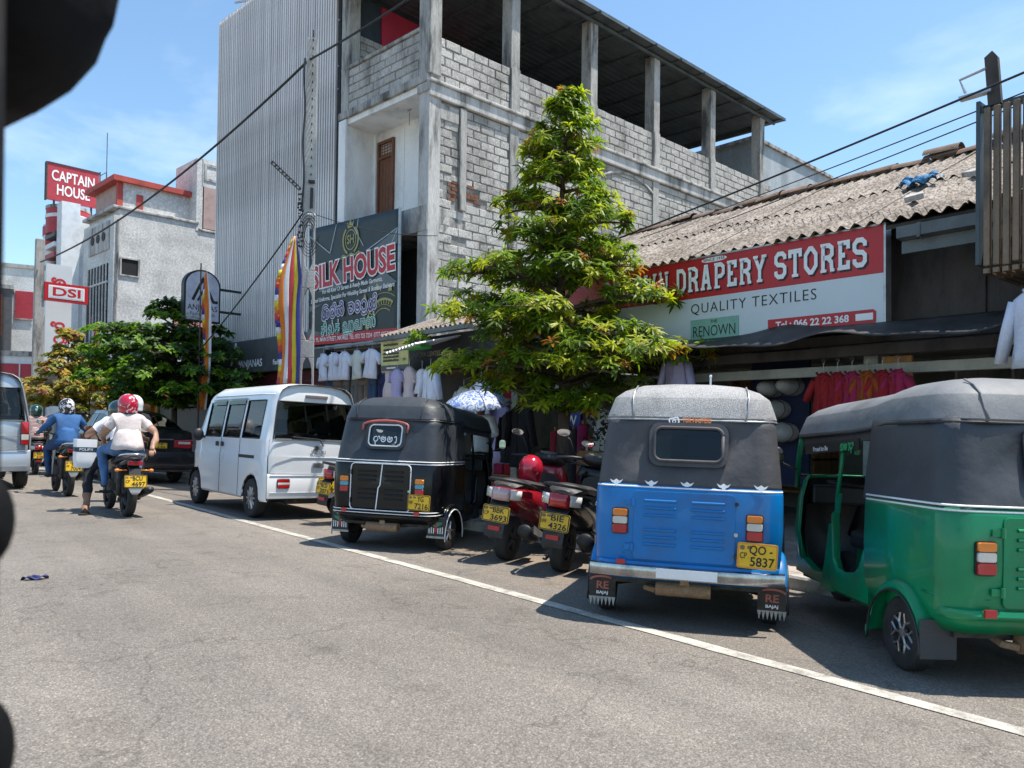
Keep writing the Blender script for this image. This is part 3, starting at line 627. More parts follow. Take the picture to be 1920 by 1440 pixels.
# concrete pole with openings
pl = thing('concrete_pole', 'tall grey concrete utility pole with oblong openings beside the silk shop banner', 'pole', (6.75, 14.62, 0), R(-39.7+14))
def pole_section(z): return .15-.0055*z, .115-.003*z
pm = MB(); zs = [0, 1.55, 2.6, 2.95, 4.0, 4.35, 5.4, 9.0]
for z0, z1 in ((0, 1.55), (2.6, 2.95), (4.0, 4.35), (5.4, 9.05)):
    a0, b0 = pole_section(z0); a1, b1 = pole_section(z1)
    pm.loft([[Vector((sx_*a, sy_*b_, z)) for sx_, sy_ in ((-1, -1), (1, -1), (1, 1), (-1, 1))] for a, b_, z in ((a0, b0, z0), (a1, b1, z1))], True, True, True)
for z0, z1 in ((1.55, 2.6), (2.95, 4.0), (4.35, 5.4)):
    for sg in (-1, 1):
        pts = []
        for i in range(9):
            t_ = i/8; z = z0+(z1-z0)*t_; e = .045+.07*(abs(t_-.5)*2)**5
            a, b_ = pole_section(z); pts.append([Vector((sg*(a-e), -b_, z)), Vector((sg*a, -b_, z)), Vector((sg*a, b_, z)), Vector((sg*(a-e), b_, z))])
        pm.loft(pts, True, True, True)
m_pole = mk('pole_concrete', (.40, .39, .37), .9, var=.18, scale=2, bump=.3, stretch=(1, 1, .4), fine=.07, fscale=60)
pm.build('shaft', m_pole, pl, bevel=.012)
hd = MB()
for i in range(22): hd.cyl((.02, -.17, 5.6+i*.17), (.02, .1, 5.6+i*.17), .012, n=6)
hd.build('climbing_holes', m_dark, pl)
hw = MB(); random.seed(4)
hw.tube([(-.13-.015*math.sin(i*1.3), -.14, 8.6-i*.28) for i in range(12)], .02, 6)
for i in range(40): hw.sph((-.17+random.uniform(-.05, .05), -.15+random.uniform(-.03, .03), 5.9-random.uniform(0, 1.1)), random.uniform(.015, .032), 6, 4)
hw.bx(-.03, .1, -.16, -.12, 6.1, 6.16); hw.cyl((.04, -.16, 6.0), (.04, -.16, 5.6), .03, n=6); hw.build('cable_fittings', m_black, pl)
ins = MB()
for i in range(4): ins.lathe([(.016, 0), (.03, .015), (.016, .03), (.028, .045), (.012, .06)], 8, T(-.02+i*.04, -.17, 5.42))
ins.build('insulators', m_signwhite, pl, True)
lp = MB()
for k in range(5):
    r0 = .12+.04*k; lp.tube([(.0+r0*.7*math.cos(a), -.19-.01*k, 5.3+r0*1.6*math.sin(a)-.25) for a in [R(20+k*8+i*22) for i in range(15)]], .008, 5)
lp.build('cable_loops', m_black, pl)
arm = MB(); arm.bx(0, .75, -.02, .02, -.035, -.02); arm.bx(0, .75, -.02, .02, .02, .035)
for i in range(9): arm.bx(i*.09, i*.09+.035, -.018, .018, -.02, .02)
o = arm.build('lattice_arm', m_grime, pl); o.matrix_local = T(-.18, -.15, 5.95) @ RZ(180) @ RY(-42)

def cable(name, label, pts, r=.014, n=5, cat='cable', group=None, mat=None):
    b = MB(); b.tube(pts, r, n); return tag(b.build(name, mat or m_black, None, True), label, cat, group)
def sagline(a, b_, sag, n=24): return [Vector(a).lerp(Vector(b_), i/n) - Vector((0, 0, sag*4*(i/n)*(1-i/n))) for i in range(n+1)]
P0 = Vector((6.68, 14.62, 8.62))
cable('power_cable', 'black cable rising from the grey pole top across the block building', sagline(P0, (7.6, 1.2, 9.6), .45), .022)
cable('power_cable', 'black cable falling from the grey pole top to the far pole', sagline(P0, (4.3, 30.0, 6.6), .5), .026)
cable('power_cable', 'upper of the black wires crossing the sky to the tube screen', sagline((7.5, 8.9, 3.55), (7.0, .6, 4.35), .06), .011)
cable('power_cable', 'middle thin wire crossing the sky above the corrugated roof', sagline((10.2, 9.0, 4.55), (7.1, .6, 4.22), .05), .007)
cable('power_cable', 'lowest thin wire crossing the sky above the corrugated roof', sagline((10.4, 8.9, 4.4), (7.1, .6, 4.16), .04), .007)
cable('drop_wire', 'twisted black wires hanging from the pole down to the tree', sagline((6.6, 14.6, 5.5), (5.9, 18.8, 2.9), .1), .016)
cable('drop_wire', 'thin wire from the pole over the top of the silk shop banner', sagline((6.8, 14.5, 5.5), (8.5, 12.6, 5.0), .12), .008)

# far concrete pole
fp = MB(); fp.loft([[Vector((sx_*a, sy_*a, z)) for sx_, sy_ in ((-1, -1), (1, -1), (1, 1), (-1, 1))] for a, z in ((.17, -.1), (.13, 7.4))], True, True, True)
o = fp.build('concrete_pole', m_conc, None, False, .02, loc=(4.3, 30.2, 0)); tag(o, 'brownish concrete pole at far left beside the vertical white sign', 'pole')

# grey rendered building
m_render = mk('grey_render', (.56, .56, .54), .92, var=.22, scale=.9, bump=.2, bscale=18, col2=(.27, .27, .26), amt=1.0, fine=.12, fscale=14)
m_trim = mk('trim_red', (.45, .07, .05), .7, var=.15)
m_pink = mk('pink_wall', (.42, .30, .27), .8, var=.12)
gb = thing('rendered_building', 'grey weathered rendered building with barred windows and red trimmed roof room', 'building', M=T(6.9, 31.8, 0) @ RZ(-83.3))
q = MB(); q.bx(-3.3, 0, 0, 9, 0, 9.05); q.bx(-3.3, 0, .2, 3.2, 9.05, 9.3); q.bx(-3.3, 0, 4.9, 9, 9.05, 12.0); q.build('body', m_render, gb)
q = MB(); q.bx(-3.36, .06, -.06, 3.2, 9.3, 9.42); q.bx(-3.36, .06, 3.2, 9, 9.06, 9.16); q.build('coping', m_conc2, gb, bevel=.03)
q = MB(); q.bx(-3.3, -.6, .5, 4.9, 9.1, 10.5); q.build('roof_room', m_render, gb)
q = MB(); q.bx(-3.6, -.4, .1, 4.85, 10.5, 10.7); q.bx(-.75, -.58, .3, .5, 9.3, 10.5); q.bx(-.595, -.57, 1.0, 1.25, 9.6, 10.15); q.build('roof_trim', m_trim, gb)
q = MB(); q.bx(-3.3, -.8, .42, .5, 9.3, 10.5); q.build('pink_front', m_pink, gb)
q = MB(); q.bx(0.001, .02, 3.4, 4.75, 9.2, 10.9); q.build('alcove_wall', m_pink, gb)
q = MB(); q.bx(-2, .02, 3.1, 3.35, 9.05, 12.0); q.bx(-2, .02, 3.3, 4.9, 10.9, 12.02); q.build('alcove_frame', m_render, gb)
q = MB(); q.bx(.02, .05, 3.4, 4.7, 11.15, 11.25); q.bx(.02, .05, 3.4, 4.7, 11.75, 11.85); q.bx(.02, .05, 3.4, 3.5, 11.25, 11.75); q.bx(.02, .05, 4.6, 4.7, 11.25, 11.75); q.build('alcove_moulding', m_conc2, gb)
q = MB(); q.bx(-2.6, -.4, -.05, -.0, 7.8, 8.9); q.build('ornament_panel', m_conc2, gb, bevel=.03)
for i in range(3):
    q = MB(); q.lathe([(.17, 0), (.17, .03)], 16, frame((-2.1+i*.6, -.05, 8.35), (1, 0, 0), (0, 0, 1))); q.build('ornament_roundel', m_grime, gb)
for z0, z1 in ((5.0, 7.3), (1.6, 4.1)):
    w_ = MB(); w_.bx(-2.6, -.5, -.02, .0, z0, z1); w_ = w_.build('window', m_dark, gb)
    for i in range(7):
        q = MB(); q.bx(-2.6+i*.33, -2.55+i*.33, -.07, -.03, z0, z1); q.build('window_bar', m_render if z0 > 4 else m_black, w_)
    q = MB(); q.bx(-2.65, -.45, -.08, -.03, z0-.06, z0); q.bx(-2.65, -.45, -.08, -.03, (z0+z1)/2+.4, (z0+z1)/2+.46); q.build('window_rail', m_render, w_)
w_ = MB(); w_.bx(-.02, .012, .28, .88, 6.85, 7.45); w_ = w_.build('window', m_dark, gb)
q = MB(); q.bx(-.0, .05, .22, .28, 6.8, 7.5); q.bx(0, .05, .88, .94, 6.8, 7.5); q.bx(0, .05, .28, .88, 7.45, 7.5); q.bx(0, .05, .28, .88, 6.8, 6.85); q.build('window_frame', m_conc2, w_)
q = MB(); q.tube([(.03, .15, 8.9), (.03, .1, 5.5), (.03, .12, 2.5)], .05, 6); q.build('drain_pipe', m_conc, gb)
q = MB(); q.bx(-3.1, -1.7, -1.3, -.4, 2.9, 4.6); q.build('black_sign_box', m_black, gb)
q = MB(); q.bx(.01, .05, 2.3, 3.9, 4.3, 5.6); q.build('pink_poster', mk('faded_pink', (.5, .2, .2), .7, var=.3, scale=2, col2=(.55, .45, .42)), gb)
text('SALE', .3, m_letter, gb, frame((.052, 3.0, 4.7), (0, 1, 0), (0, 0, 1)), .02)
q = MB(); q.bx(.01, .03, 3.95, 4.6, 4.2, 5.7); q.build('white_poster', m_white, gb)
q = MB(); q.bx(.8, 2.4, .3, 2.9, 3.7, 3.9); q.build('blue_canopy', mk('canopy_blue', (.13, .2, .36), .6), gb)
q = MB(); q.bx(-3.3, 2.2, -.9, -.1, 2.6, 3.1); q.build('shop_canopy', m_slate, gb)
q = MB(); q.bx(-3.3, 0, -.2, -.02, 0, 2.6); q.build('shop_front', m_slate, gb)
text('Kandy Gallery', .26, m_letter, gb, frame((.9, -.905, 2.85), (1, 0, 0), (0, 0, 1)), .0)
# low shops in the gap before the louvred building
ls = thing('low_shops', 'low red and dark shopfronts behind the dark green tree', 'shop building', M=T(7.0, 24.5, 0) @ RZ(-83.3))
q = MB(); q.bx(-7.0, 1.2, .6, 5, 0, 3.2); q.build('wall', m_slate, ls)
q = MB(); q.bx(-2.6, -.4, .1, .55, 2.1, 2.95); q.build('mens_sign', m_signwhite, ls)
q = MB(); q.bx(-2.6, -.4, .08, .099, 1.8, 2.2); q.build('red_strip', mk('orange_red', (.55, .06, .03), .5), ls)
text('MENS', .42, m_slate, ls, frame((-1.5, .095, 2.55), (1, 0, 0), (0, 0, 1)), .02); text('LADIES  SHIRTS', .16, m_letter, ls, frame((-1.5, .076, 2.0), (1, 0, 0), (0, 0, 1)), .02, fit=1.8)
for i, c in enumerate(((.5, .03, .05), (.02, .22, .28), (.5, .03, .05), (.1, .04, .25), (.03, .2, .25), (.45, .3, .05))):
    q = MB(); q.bx(-6.4+i*.62, -5.95+i*.62, .3, .5, 1.0, 1.75); q.build('hanging_garment', mk('garment_%d' % i, c, .9), ls, bevel=.04)
q = MB(); q.bx(-7, -3, -.3, .6, 2.45, 2.95); q.build('red_canopy', mk('canopy_red', (.35, .02, .025), .6), ls)

# captain house: curved red and white balconies
m_cred = mk('captain_red', (.40, .03, .045), .55, var=.1)
m_cwhite = mk('captain_white', (.66, .69, .71), .6, var=.08)
ch = thing('captain_building', 'white building with curved red banded balconies at far left', 'building', M=T(6.55, 42.4, 0) @ RZ(-83.3))
q = MB(); q.bx(-5, .4, 1.0, 9, 0, 11.2); q.bx(-.1, .6, .2, 1.0, 3, 11.75); q.build('body', m_cwhite, ch)
q = MB(); q.bx(.6, 3.2, 1.5, 9, 0, 11.3); q.build('rear_wall', m_render, ch)
def drum(x, y, r, z0, z1, mat, nm): q = MB(); q.lathe([(r, z0), (r, z1)], 28, T(x, y, 0)); return q.build(nm, mat, ch, 40)
drum(-.85, .9, .95, 10.4, 11.6, m_cred, 'balcony_drum'); drum(-.85, .9, .98, 11.15, 11.32, m_cwhite, 'balcony_band'); drum(-.85, .9, .97, 11.6, 11.75, m_conc, 'balcony_band')
drum(-2.15, 1.2, 1.0, 8.9, 11.1, m_cwhite, 'balcony_drum'); drum(-2.15, 1.2, 1.03, 10.0, 10.3, m_cred, 'balcony_band'); drum(-2.15, 1.2, 1.03, 10.55, 11.0, m_cred, 'balcony_band')
for i in range(9):
    q = MB(); q.bx(-1.6, -.12, .1+.0*i, .95, 6.2+i*.5, 6.42+i*.5); q.build('stripe_fin', (m_cred, m_cwhite, m_slate)[i % 3], ch)
q = MB(); q.bx(-1.6, -.1, .05, .95, 5.0, 6.15); q.build('red_panel', m_cred, ch)
q = MB(); q.bx(-2.4, .3, .4, .98, 3.0, 5.6); q.build('glass_front', mk('street_glass', (.10, .13, .14), .12, var=.2), ch)
cs = thing('captain_sign', 'red CAPTAIN HOUSE board standing on the roof at far left', 'sign', M=frame((6.47, 43.7, 12.2), (.993, .1167, 0), (0, 0, 1)))
q = MB(); q.bx(0, 2.35, 0, 1.78, -.2, 0); q.build('panel', m_cred, cs)
q = MB(); q.bx(-.06, 0, -.05, 1.83, -.22, .03); q.bx(0, 2.4, 1.78, 1.84, -.22, .03); q.build('frame', m_grime, cs)
text('CAPTAIN', .52, m_letter, cs, T(1.17, 1.2, .01), .025, fit=1.95); text('HOUSE', .52, m_letter, cs, T(1.17, .52, .01), .025, fit=1.5)
q = MB()
for x in (.3, 2.0): q.bx(x, x+.08, -.9, 0, -.15, -.08)
q.build('post', m_grime, cs)
at_ = thing('antenna_mast', 'thin lattice antenna mast beside the red CAPTAIN HOUSE board', 'antenna', (9.0, 44.0, 11.2))
q = MB()
for dx in (-.15, .15): q.cyl((dx, 0, 0), (dx, 0, 2.9), .03, n=5)
for i in range(6): q.cyl((-.15, 0, .2+i*.5), (.15, 0, .45+i*.5), .018, n=4)
q.cyl((.15, 0, 2.9), (.15, 0, 5.0), .02, n=5); q.build('mast', m_grime, at_)
# projecting shop signs, seen face on
ds = thing('projecting_sign', 'red bordered DSI sign on a black post at far left', 'sign', M=frame((4.43, 30.0, 5.345), (.993, .1167, 0), (0, 0, 1)))
q = MB(); q.bx(0, 1.35, 0, .62, -.14, 0); q.build('panel', m_signred, ds); q = MB(); q.bx(.12, 1.23, .09, .53, .0, .01); q.build('white_border', m_white, ds)
q = MB(); q.bx(.15, 1.2, .12, .50, .01, .016); q.build('inner_panel', m_signwhite, ds)
b_ = text('DSI', .28, m_signred, ds, T(.675, .31, .018), .035, fit=.86)
q = MB(); q.bx(1.33, 1.40, -5.4, .62, -.1, -.03); q.build('post', m_black, ds)
vs = thing('vertical_sign', 'tall white vertical sign with dark red round script at far left', 'sign', M=frame((4.75, 31.2, 3.6), (.993, .1167, 0), (0, 0, 1)))
q = MB(); q.bx(-.1, .72, -.6, 3.2, -.1, 0); q.build('panel', m_signwhite, vs)

# street end: distant buildings closing the view at far left
def far_block(name, label, M, w, d, h, wall, wins, roofm=None):
    r = thing(name, label, 'building', M=M); q = MB(); q.bx(0, w, 0, d, 0, h); q.build('wall', wall, r); q = MB(); q.bx(-.1, w+.1, -.1, d, h, h+.25); q.build('roof_slab', roofm or m_conc, r)
    for (x0, x1, z0, z1, mt) in wins:
        q = MB(); q.bx(x0, x1, -.06, .02, z0, z1); p = q.build('window', mt, r); n_ = max(1, int((x1-x0)/.9))
        for i in range(1, n_): q = MB(); q.bx(x0+(x1-x0)*i/n_-.03, x0+(x1-x0)*i/n_+.03, -.10, -.061, z0, z1); q.build('mullion', m_steel, p)
        q = MB(); q.bx(x0-.06, x1+.06, -.12, -.061, z0-.08, z0); q.build('sill', m_conc, p)
    return r
m_sg = MATS['street_glass']; m_orange = mk('panel_orange', (.55, .12, .03), .6)
FD_ = R(-25)
fb = far_block('glass_fronted_building', 'dark glass fronted building with orange panels at the far left edge', T(1.6, 58.5, 0) @ RZ(-8), 5.2, 8, 9.6, m_slate, [(.5, 2.3, 5.2, 8.6, m_sg), (2.6, 4.7, 5.2, 8.6, m_sg), (.5, 2.3, 1.2, 4.4, m_sg), (2.6, 4.7, 1.2, 4.4, m_sg)])
for x0, x1, z0, z1 in ((.1, 1.6, 8.7, 9.4), (4.0, 4.7, 6.6, 9.2), (.4, 1.4, 4.5, 5.15), (4.6, 5.15, .3, 2.4)): q = MB(); q.bx(x0, x1, -.2, -.07, z0, z1); q.build('orange_panel', m_orange, fb)
far_block('grey_far_building', 'plain grey building with small windows behind the glass front at far left', T(5.2, 60, 0) @ RZ(-10), 3.6, 8, 11.3, m_render, [(.5, 1.2, 8.2, 9.6, m_dark), (2.0, 3.0, 8.0, 9.8, m_cred), (.5, 1.2, 5, 6.4, m_dark)])
far_block('red_far_shop', 'red shopfront behind the ochre tree at far left', T(3.4, 47.5, 0) @ RZ(-20), 4.2, 5, 4.6, m_cwhite, [(.3, 3.8, 2.6, 4.2, m_cred), (.3, 3.8, .4, 2.3, m_slate)])
far_block('low_far_shops', 'low shops at the end of the street between van and scooter rider', T(-7, 66, 0) @ RZ(0), 9, 6, 6.5, m_pink, [(.5, 4, 3.4, 5.6, m_sg), (4.6, 8.4, 3.4, 5.6, m_slate), (.5, 8.4, .4, 2.6, m_slate)])
# ------------------------------------------------------------------ vehicles: shared pieces
def on_ground(t, s, h, dz=0):
    """frame standing on the cambered road: x = forward (h degrees clockwise from the street), z = up"""
    up = Vector((.03 if 2 < t < 6.2 else 0, 0, 1)).normalized(); f = Vector((math.sin(R(h)), math.cos(R(h)), 0)); f = (f-up*f.dot(up)).normalized(); l = up.cross(f)
    return Matrix(((f.x, l.x, up.x, t), (f.y, l.y, up.y, s), (f.z, l.z, up.z, gz(t)+dz), (0, 0, 0, 1)))
REAR = lambda x, y, z, lean=0: frame((x, y, z), (0, -1, 0), (lean, 0, 1))     # x = viewer's right seen from behind
def rrect(w, h, r, n=5):
    return [(sx_*(w/2-r)+r*math.cos(a), sy_*(h/2-r)+r*math.sin(a)) for sx_, sy_, a0 in ((1, 1, 0), (-1, 1, 90), (-1, -1, 180), (1, -1, 270)) for a in [R(a0+90*i/n) for i in range(n+1)]]
def ringplate(b, outer, inner, z0, z1, M=None):
    M = M or Matrix(); P = lambda L_, z: [M @ Vector((x, y, z)) for x, y in L_]
    b.loft([P(inner, z0), P(inner, z1), P(outer, z1), P(outer, z0)], True)
def plate(parent, M, prov, l1, l2, w=.27, h=.19, border=m_ink):
    p = MB(); p.prism(rrect(w, h, .015, 3), 0, .006, M); p = p.build('number_plate', m_plate, parent)
    q = MB(); ringplate(q, rrect(w-.006, h-.006, .014, 3), rrect(w-.02, h-.02, .01, 3), .0062, .0074, M); q.build('plate_border', border, p)
    text(l1, h*.34, m_ink, p, M @ T(w*.08, h*.22, .008), .02, ext=.0006, fit=w*.13*len(l1)*1.1); text(l2, h*.36, m_ink, p, M @ T(w*.12, -h*.24, .008), .02, ext=.0006, fit=w*.6)
    if prov: text(prov, h*.24, m_ink, p, M @ T(-w*.35, -h*.02, .008), .01, ext=.0006, fit=w*.17)
    q = MB(); q.prism(rrect(.03, .03, .012, 3), .0062, .0074, M @ T(-w*.38, h*.3, 0)); q.prism(rrect(.03, .02, .004, 2), .0062, .0074, M @ T(-w*.2, h*.32, 0)); q.build('plate_emblem', m_rust, p)
    return p
def wheel(parent, c, r, w, rim_r, style, mat_rim, side=1, n=32, rear=None):
    """tyre with tread shoulders; rim with spokes on the outer face. axis = local y"""
    W = MB(); M = T(*c) @ RX(90)
    W.lathe([(rim_r*.98, -w*.42), (rim_r*1.03, -w*.48), (r*.90, -w*.52), (r*.975, -w*.42), (r, -w*.26), (r, w*.26), (r*.975, w*.42), (r*.90, w*.52), (rim_r*1.03, w*.48), (rim_r*.98, w*.42)], n, M, False)
    for k in (-.17, .0, .17): W.lathe([(r*1.002, w*(k-.012)), (r*1.002, w*(k+.012))], n, M, False)
    o = W.build('wheel', m_rubber, parent, 40)
    q = MB(); z = -side*w*.30     # RX(90): local z -> -y
    q.lathe([(rim_r, -w*.42), (rim_r*.93, -w*.40), (rim_r*.9, w*.4), (rim_r, w*.42)], n, M, False); q.lathe([(.001, z*.35), (rim_r*.92, z*.35)], n, M, False)
    q.build('rim_barrel', m_grime if style != 'steel' else mat_rim, o, 40)
    s = MB(); zz = -side*w*.40
    if style == 'steel':
        s.lathe([(.001, zz*.7), (rim_r*.35, zz*.75), (rim_r*.5, zz*.35), (rim_r*.85, zz*.3), (rim_r*1.0, zz*.98)], n, M, False)
    elif style == 'split':
        for i in range(6):
            a = i*math.pi/3
            for d in (-.32, .32):
                p0 = Vector((math.cos(a)*rim_r*.2, math.sin(a)*rim_r*.2, zz)); p1 = Vector((math.cos(a)*rim_r*.55, math.sin(a)*rim_r*.55, zz)); p2 = Vector((math.cos(a+d)*rim_r*.95, math.sin(a+d)*rim_r*.95, zz))
                s.tube([M @ p for p in (p0, p1, p2)], rim_r*.065, 5)
        s.lathe([(.001, zz*1.05), (rim_r*.25, zz*1.02), (rim_r*.27, zz*.6)], 16, M, False); s.lathe([(rim_r*.93, zz*.95), (rim_r*1.0, zz*1.02)], n, M, False)
    else:
        k = {'five': 5, 'six': 6, 'ten': 10}[style]
        for i in range(k):
            a = i*2*math.pi/k; p0 = Vector((math.cos(a)*rim_r*.15, math.sin(a)*rim_r*.15, zz*1.03)); p2 = Vector((math.cos(a)*rim_r*.96, math.sin(a)*rim_r*.96, zz*.9)); s.tube([M @ p0, M @ p2], [rim_r*.14, rim_r*.10], 6)
        s.lathe([(.001, zz*1.1), (rim_r*.22, zz*1.06), (rim_r*.26, zz*.6)], 16, M, False); s.lathe([(rim_r*.90, zz*.85), (rim_r*1.0, zz*1.0)], n, M, False)
    s.build('spokes' if style != 'steel' else 'rim_disc', mat_rim, o, 40)
    return o
def lens_stack(parent, M, w, h, cols, name='tail_light', depth=.03):
    """upright lamp of stacked coloured lenses (top first) in a black bezel"""
    base = MB(); base.prism(rrect(w+.012, h+.012, .02, 4), 0, depth*.5, M); base = base.build(name, m_black, parent)
    y = h/2
    for fr, mt in cols:
        hh = h*fr; q = MB(); pts = rrect(w, hh-.003, .012, 3); z = depth
        q.loft([[M @ Vector((a, b_+y-hh/2, zz)) for a, b_ in pp] for pp, zz in ((pts, depth*.4), (pts, z*.85), ([(a*.93, b_*.93) for a, b_ in pts], z))], True, False, True); q.build('lens', mt, base, 35); y -= hh
    return base

# ------------------------------------------------------------------ three-wheeled taxi
def U(hw, xr, xf, rc, wy=.24, nc=6, front=1.0):
    p = [(xf, hw*front), (xf*.5+(xr+rc)*.5, hw)]
    p += [(xr+rc+rc*math.cos(a), hw-rc+rc*math.sin(a)) for a in [R(90+90*i/nc) for i in range(nc+1)]]
    p += [(xr-.012, wy), (xr-.016, 0), (xr-.012, -wy)]
    p += [(xr+rc+rc*math.cos(a), -(hw-rc)+rc*math.sin(a)) for a in [R(180+90*i/nc) for i in range(nc+1)]]
    return p + [(xf*.5+(xr+rc)*.5, -hw), (xf, -hw*front)]
def RRc(hr, hf, xr, xf, rr_, rf_, nc=7):
    p = []
    for sy_, a0, x, hw, rc in ((1, 90, xr, hr, rr_), (-1, 180, xr, hr, rr_)):
        p += [(x+rc+rc*math.cos(R(a0+90*i/nc)), sy_*(hw-rc)+rc*math.sin(R(a0+90*i/nc))) for i in range(nc+1)]
    for sy_, a0 in ((-1, 270), (1, 0)):
        p += [(xf-rf_+rf_*math.cos(R(a0+90*i/nc)), sy_*(hf-rf_)+rf_*math.sin(R(a0+90*i/nc))) for i in range(nc+1)]
    # extra points along both sides keep the roof line smooth
    out = []
    for i, a in enumerate(p):
        b_ = p[(i+1) % len(p)]; out.append(a)
        if abs(a[0]-b_[0]) > .6: out += [(a[0]+(b_[0]-a[0])*k/8, a[1]+(b_[1]-a[1])*k/8) for k in range(1, 8)]
    return out
def sst(a, b_, x): t_ = min(1, max(0, (x-a)/(b_-a))); return t_*t_*(3-2*t_)
def drop(x): return .04*sst(.30, .62, x) + .028*max(0, x-.55)
m_seat = mk('seat_vinyl', (.03, .028, .028), .55, var=.2)
def tuk(label, M, paint, canopy, roof, trim, wheels, rim, window, light_cols):
    r = thing('three_wheeler', label, 'tuk-tuk', M=M, group='three-wheeled taxis parked nose to the kerb')
    # tub
    zs = [(.30, .55, -.36), (.36, .585, -.40), (.44, .60, -.42), (.66, .612, -.43), (.90, .608, -.425), (.935, .60, -.415)]
    b = MB(); b.loft([[Vector((x, y, z)) for x, y in U(hw, xr, .42, .13)] for z, hw, xr in zs], False)
    body = b.build('body', paint, r, 40); body.modifiers.new('t', 'SOLIDIFY').thickness = -.012
    # sills, door posts, floor, nose
    for sg in (1, -1):
        b = MB(); b.loft([[Vector((x, sg*y, z)) for y, z in ((.56-d, .25), (.60-d, .28), (.605-d, zt-.02), (.59-d, zt), (.55-d, zt-.02))] for x, zt, d in ((.40, .74, .0), (.46, .62, .0), (.52, .50, .0), (.60, .44, .0), (.72, .42, .005), (.84, .43, .01), (.90, .50, .012), (.93, .80, .012))], True, True, True); b.build('sill', paint, r, 50)
        b = MB(); b.loft([[Vector((x0, sg*(.592-.02*k), z)), Vector((x1, sg*(.585-.02*k), z)), Vector((x1, sg*.53, z)), Vector((x0, sg*.53, z))] for k, (x0, x1, z) in enumerate(((.90, 1.10, .26), (.925, 1.08, .45), (.93, 1.07, .70), (.94, 1.02, .72), (.95, 1.01, .92)))], True, True, True); b.build('door_post', paint, r, 40)
        b = MB(); b.loft([[Vector((x, sg*y, z)) for y, z in ((.50-d, .25), (.575-d, .28), (.575-d, zt), (.52-d, zt))] for x, zt, d in ((1.08, .36, .0), (1.3, .34, .03), (1.58, .40, .06), (1.70, .60, .07))], True, True, True); b.build('sill', paint, r, 50)
        b = MB(); b.cyl((.98, sg*.53, .9), (.97, sg*.485, 1.36), .015, n=8); b.build('post_tube', m_steel if trim == 'steel' else paint, r, True)
        b = MB(); b.tube([(1.83, sg*.46, .92), (1.77, sg*.475, 1.15), (1.66, sg*.49, 1.36)], .022, 8); b.build('windscreen_pillar', paint, r, True)
        # fender
        b = MB(); prof = []
        for i in range(15):
            a = R(-12+204*i/14); rr_ = .262+(.03 if i < 2 else 0)
            c_, s_ = math.cos(a), math.sin(a)
            prof.append([Vector((rr_*c_, sg*y, .215+rr_*s_*1.06+dz)) for y, dz in ((.50, 0), (.60, .012), (.645, .004), (.663, -.018), (.663, -.05))])
        b.loft(prof, False); f = b.build('fender', paint, r, 50); f.modifiers.new('t', 'SOLIDIFY').thickness = .008
        b = MB(); b.tube([(.27*math.cos(R(-10+200*i/20)), sg*.668, .165+.275*math.sin(R(-10+200*i/20))) for i in range(21)], .007, 5); b.build('fender_trim', m_black if wheels != 'six' else m_letter, r, True)
    b = MB(); b.bx(-.3, 1.58, -.50, .50, .255, .285); b.build('floor', m_grime, r)
    b = MB(); b.loft([[Vector((1.55+(xn-1.56)*math.cos(R(a)), hw*math.sin(R(a)), z)) for a in range(-90, 91, 12)] for z, hw, xn in ((.29, .40, 1.86), (.36, .475, 1.94), (.6, .51, 2.01), (.85, .495, 1.94), (1.0, .46, 1.86))], False); b.build('nose_lining', m_black, r, True)
    b = MB()
    b.loft([[Vector((1.56+(xn-1.56)*math.cos(R(a)), hw*math.sin(R(a)), z)) for a in range(-90, 91, 12)] for z, hw, xn in ((.26, .42, 1.90), (.34, .50, 1.98), (.6, .535, 2.05), (.85, .52, 1.98), (.98, .49, 1.90), (1.02, .46, 1.86))], False)
    n_ = b.build('nose', paint, r, 50); n_.modifiers.new('t', 'SOLIDIFY').thickness = -.012
    b = MB(); b.bx(1.58, 1.84, -.44, .44, .80, .95); b.build('dashboard', m_black, r, bevel=.02)
    b = MB(); b.tube([(1.5, -.36, .98), (1.58, 0, .94), (1.5, .36, .98)], .017, 8); b.cyl((1.58, 0, .94), (1.85, 0, .55), .03, n=8); b.build('handlebar', m_black, r, True)
    b = MB(); b.loft([[Vector((x, y*w_, z)) for y in (-1, -.5, 0, .5, 1)] for x, z, w_ in ((1.865, 1.0, .44), (1.80, 1.18, .455), (1.70, 1.355, .47))], False); b.build('windscreen', m_glass, r, True)
    b = MB(); b.tube([(1.865, .44, 1.01), (1.88, 0, 1.01), (1.865, -.44, 1.01)], .014, 6); b.tube([(1.69, .48, 1.36), (1.70, 0, 1.365), (1.69, -.48, 1.36)], .016, 6); b.build('windscreen_frame', m_black, r, True)
    for x0, x1, w_, z0 in ((.95, 1.28, .30, .52), (.02, .50, .52, .50)):
        b = MB(); b.bx(x0, x1, -w_, w_, z0, z0+.13); b.build('seat', m_seat, r, bevel=.04, seg=3)
        b = MB(); b.bx(x0-.14, x0-.01, -w_, w_, z0+.12, z0+(.5 if w_ > .4 else .3)); b.build('seat_back', m_seat, r, bevel=.04, seg=3)
    b = MB(); b.bx(.0, .45, -.5, .5, .29, .5); b.bx(1.0, 1.25, -.25, .25, .29, .52); b.build('seat_box', paint, r)
    # canopy wall with a real opening for the rear window
    zc = [(.925, .606, -.418), (.96, .604, -.412), (1.095, .592, -.39), (1.335, .565, -.347), (1.415, .556, -.333)]
    wy = window[0]/2
    rings = [[Vector((x, y, z)) for x, y in U(hw, xr, .46 if z < 1.3 else .46, .15, wy, 8)] for z, hw, xr in zc]
    b = MB(); n = len(rings[0]); vs = [p for q in rings for p in q]; fs = []
    mid = n//2
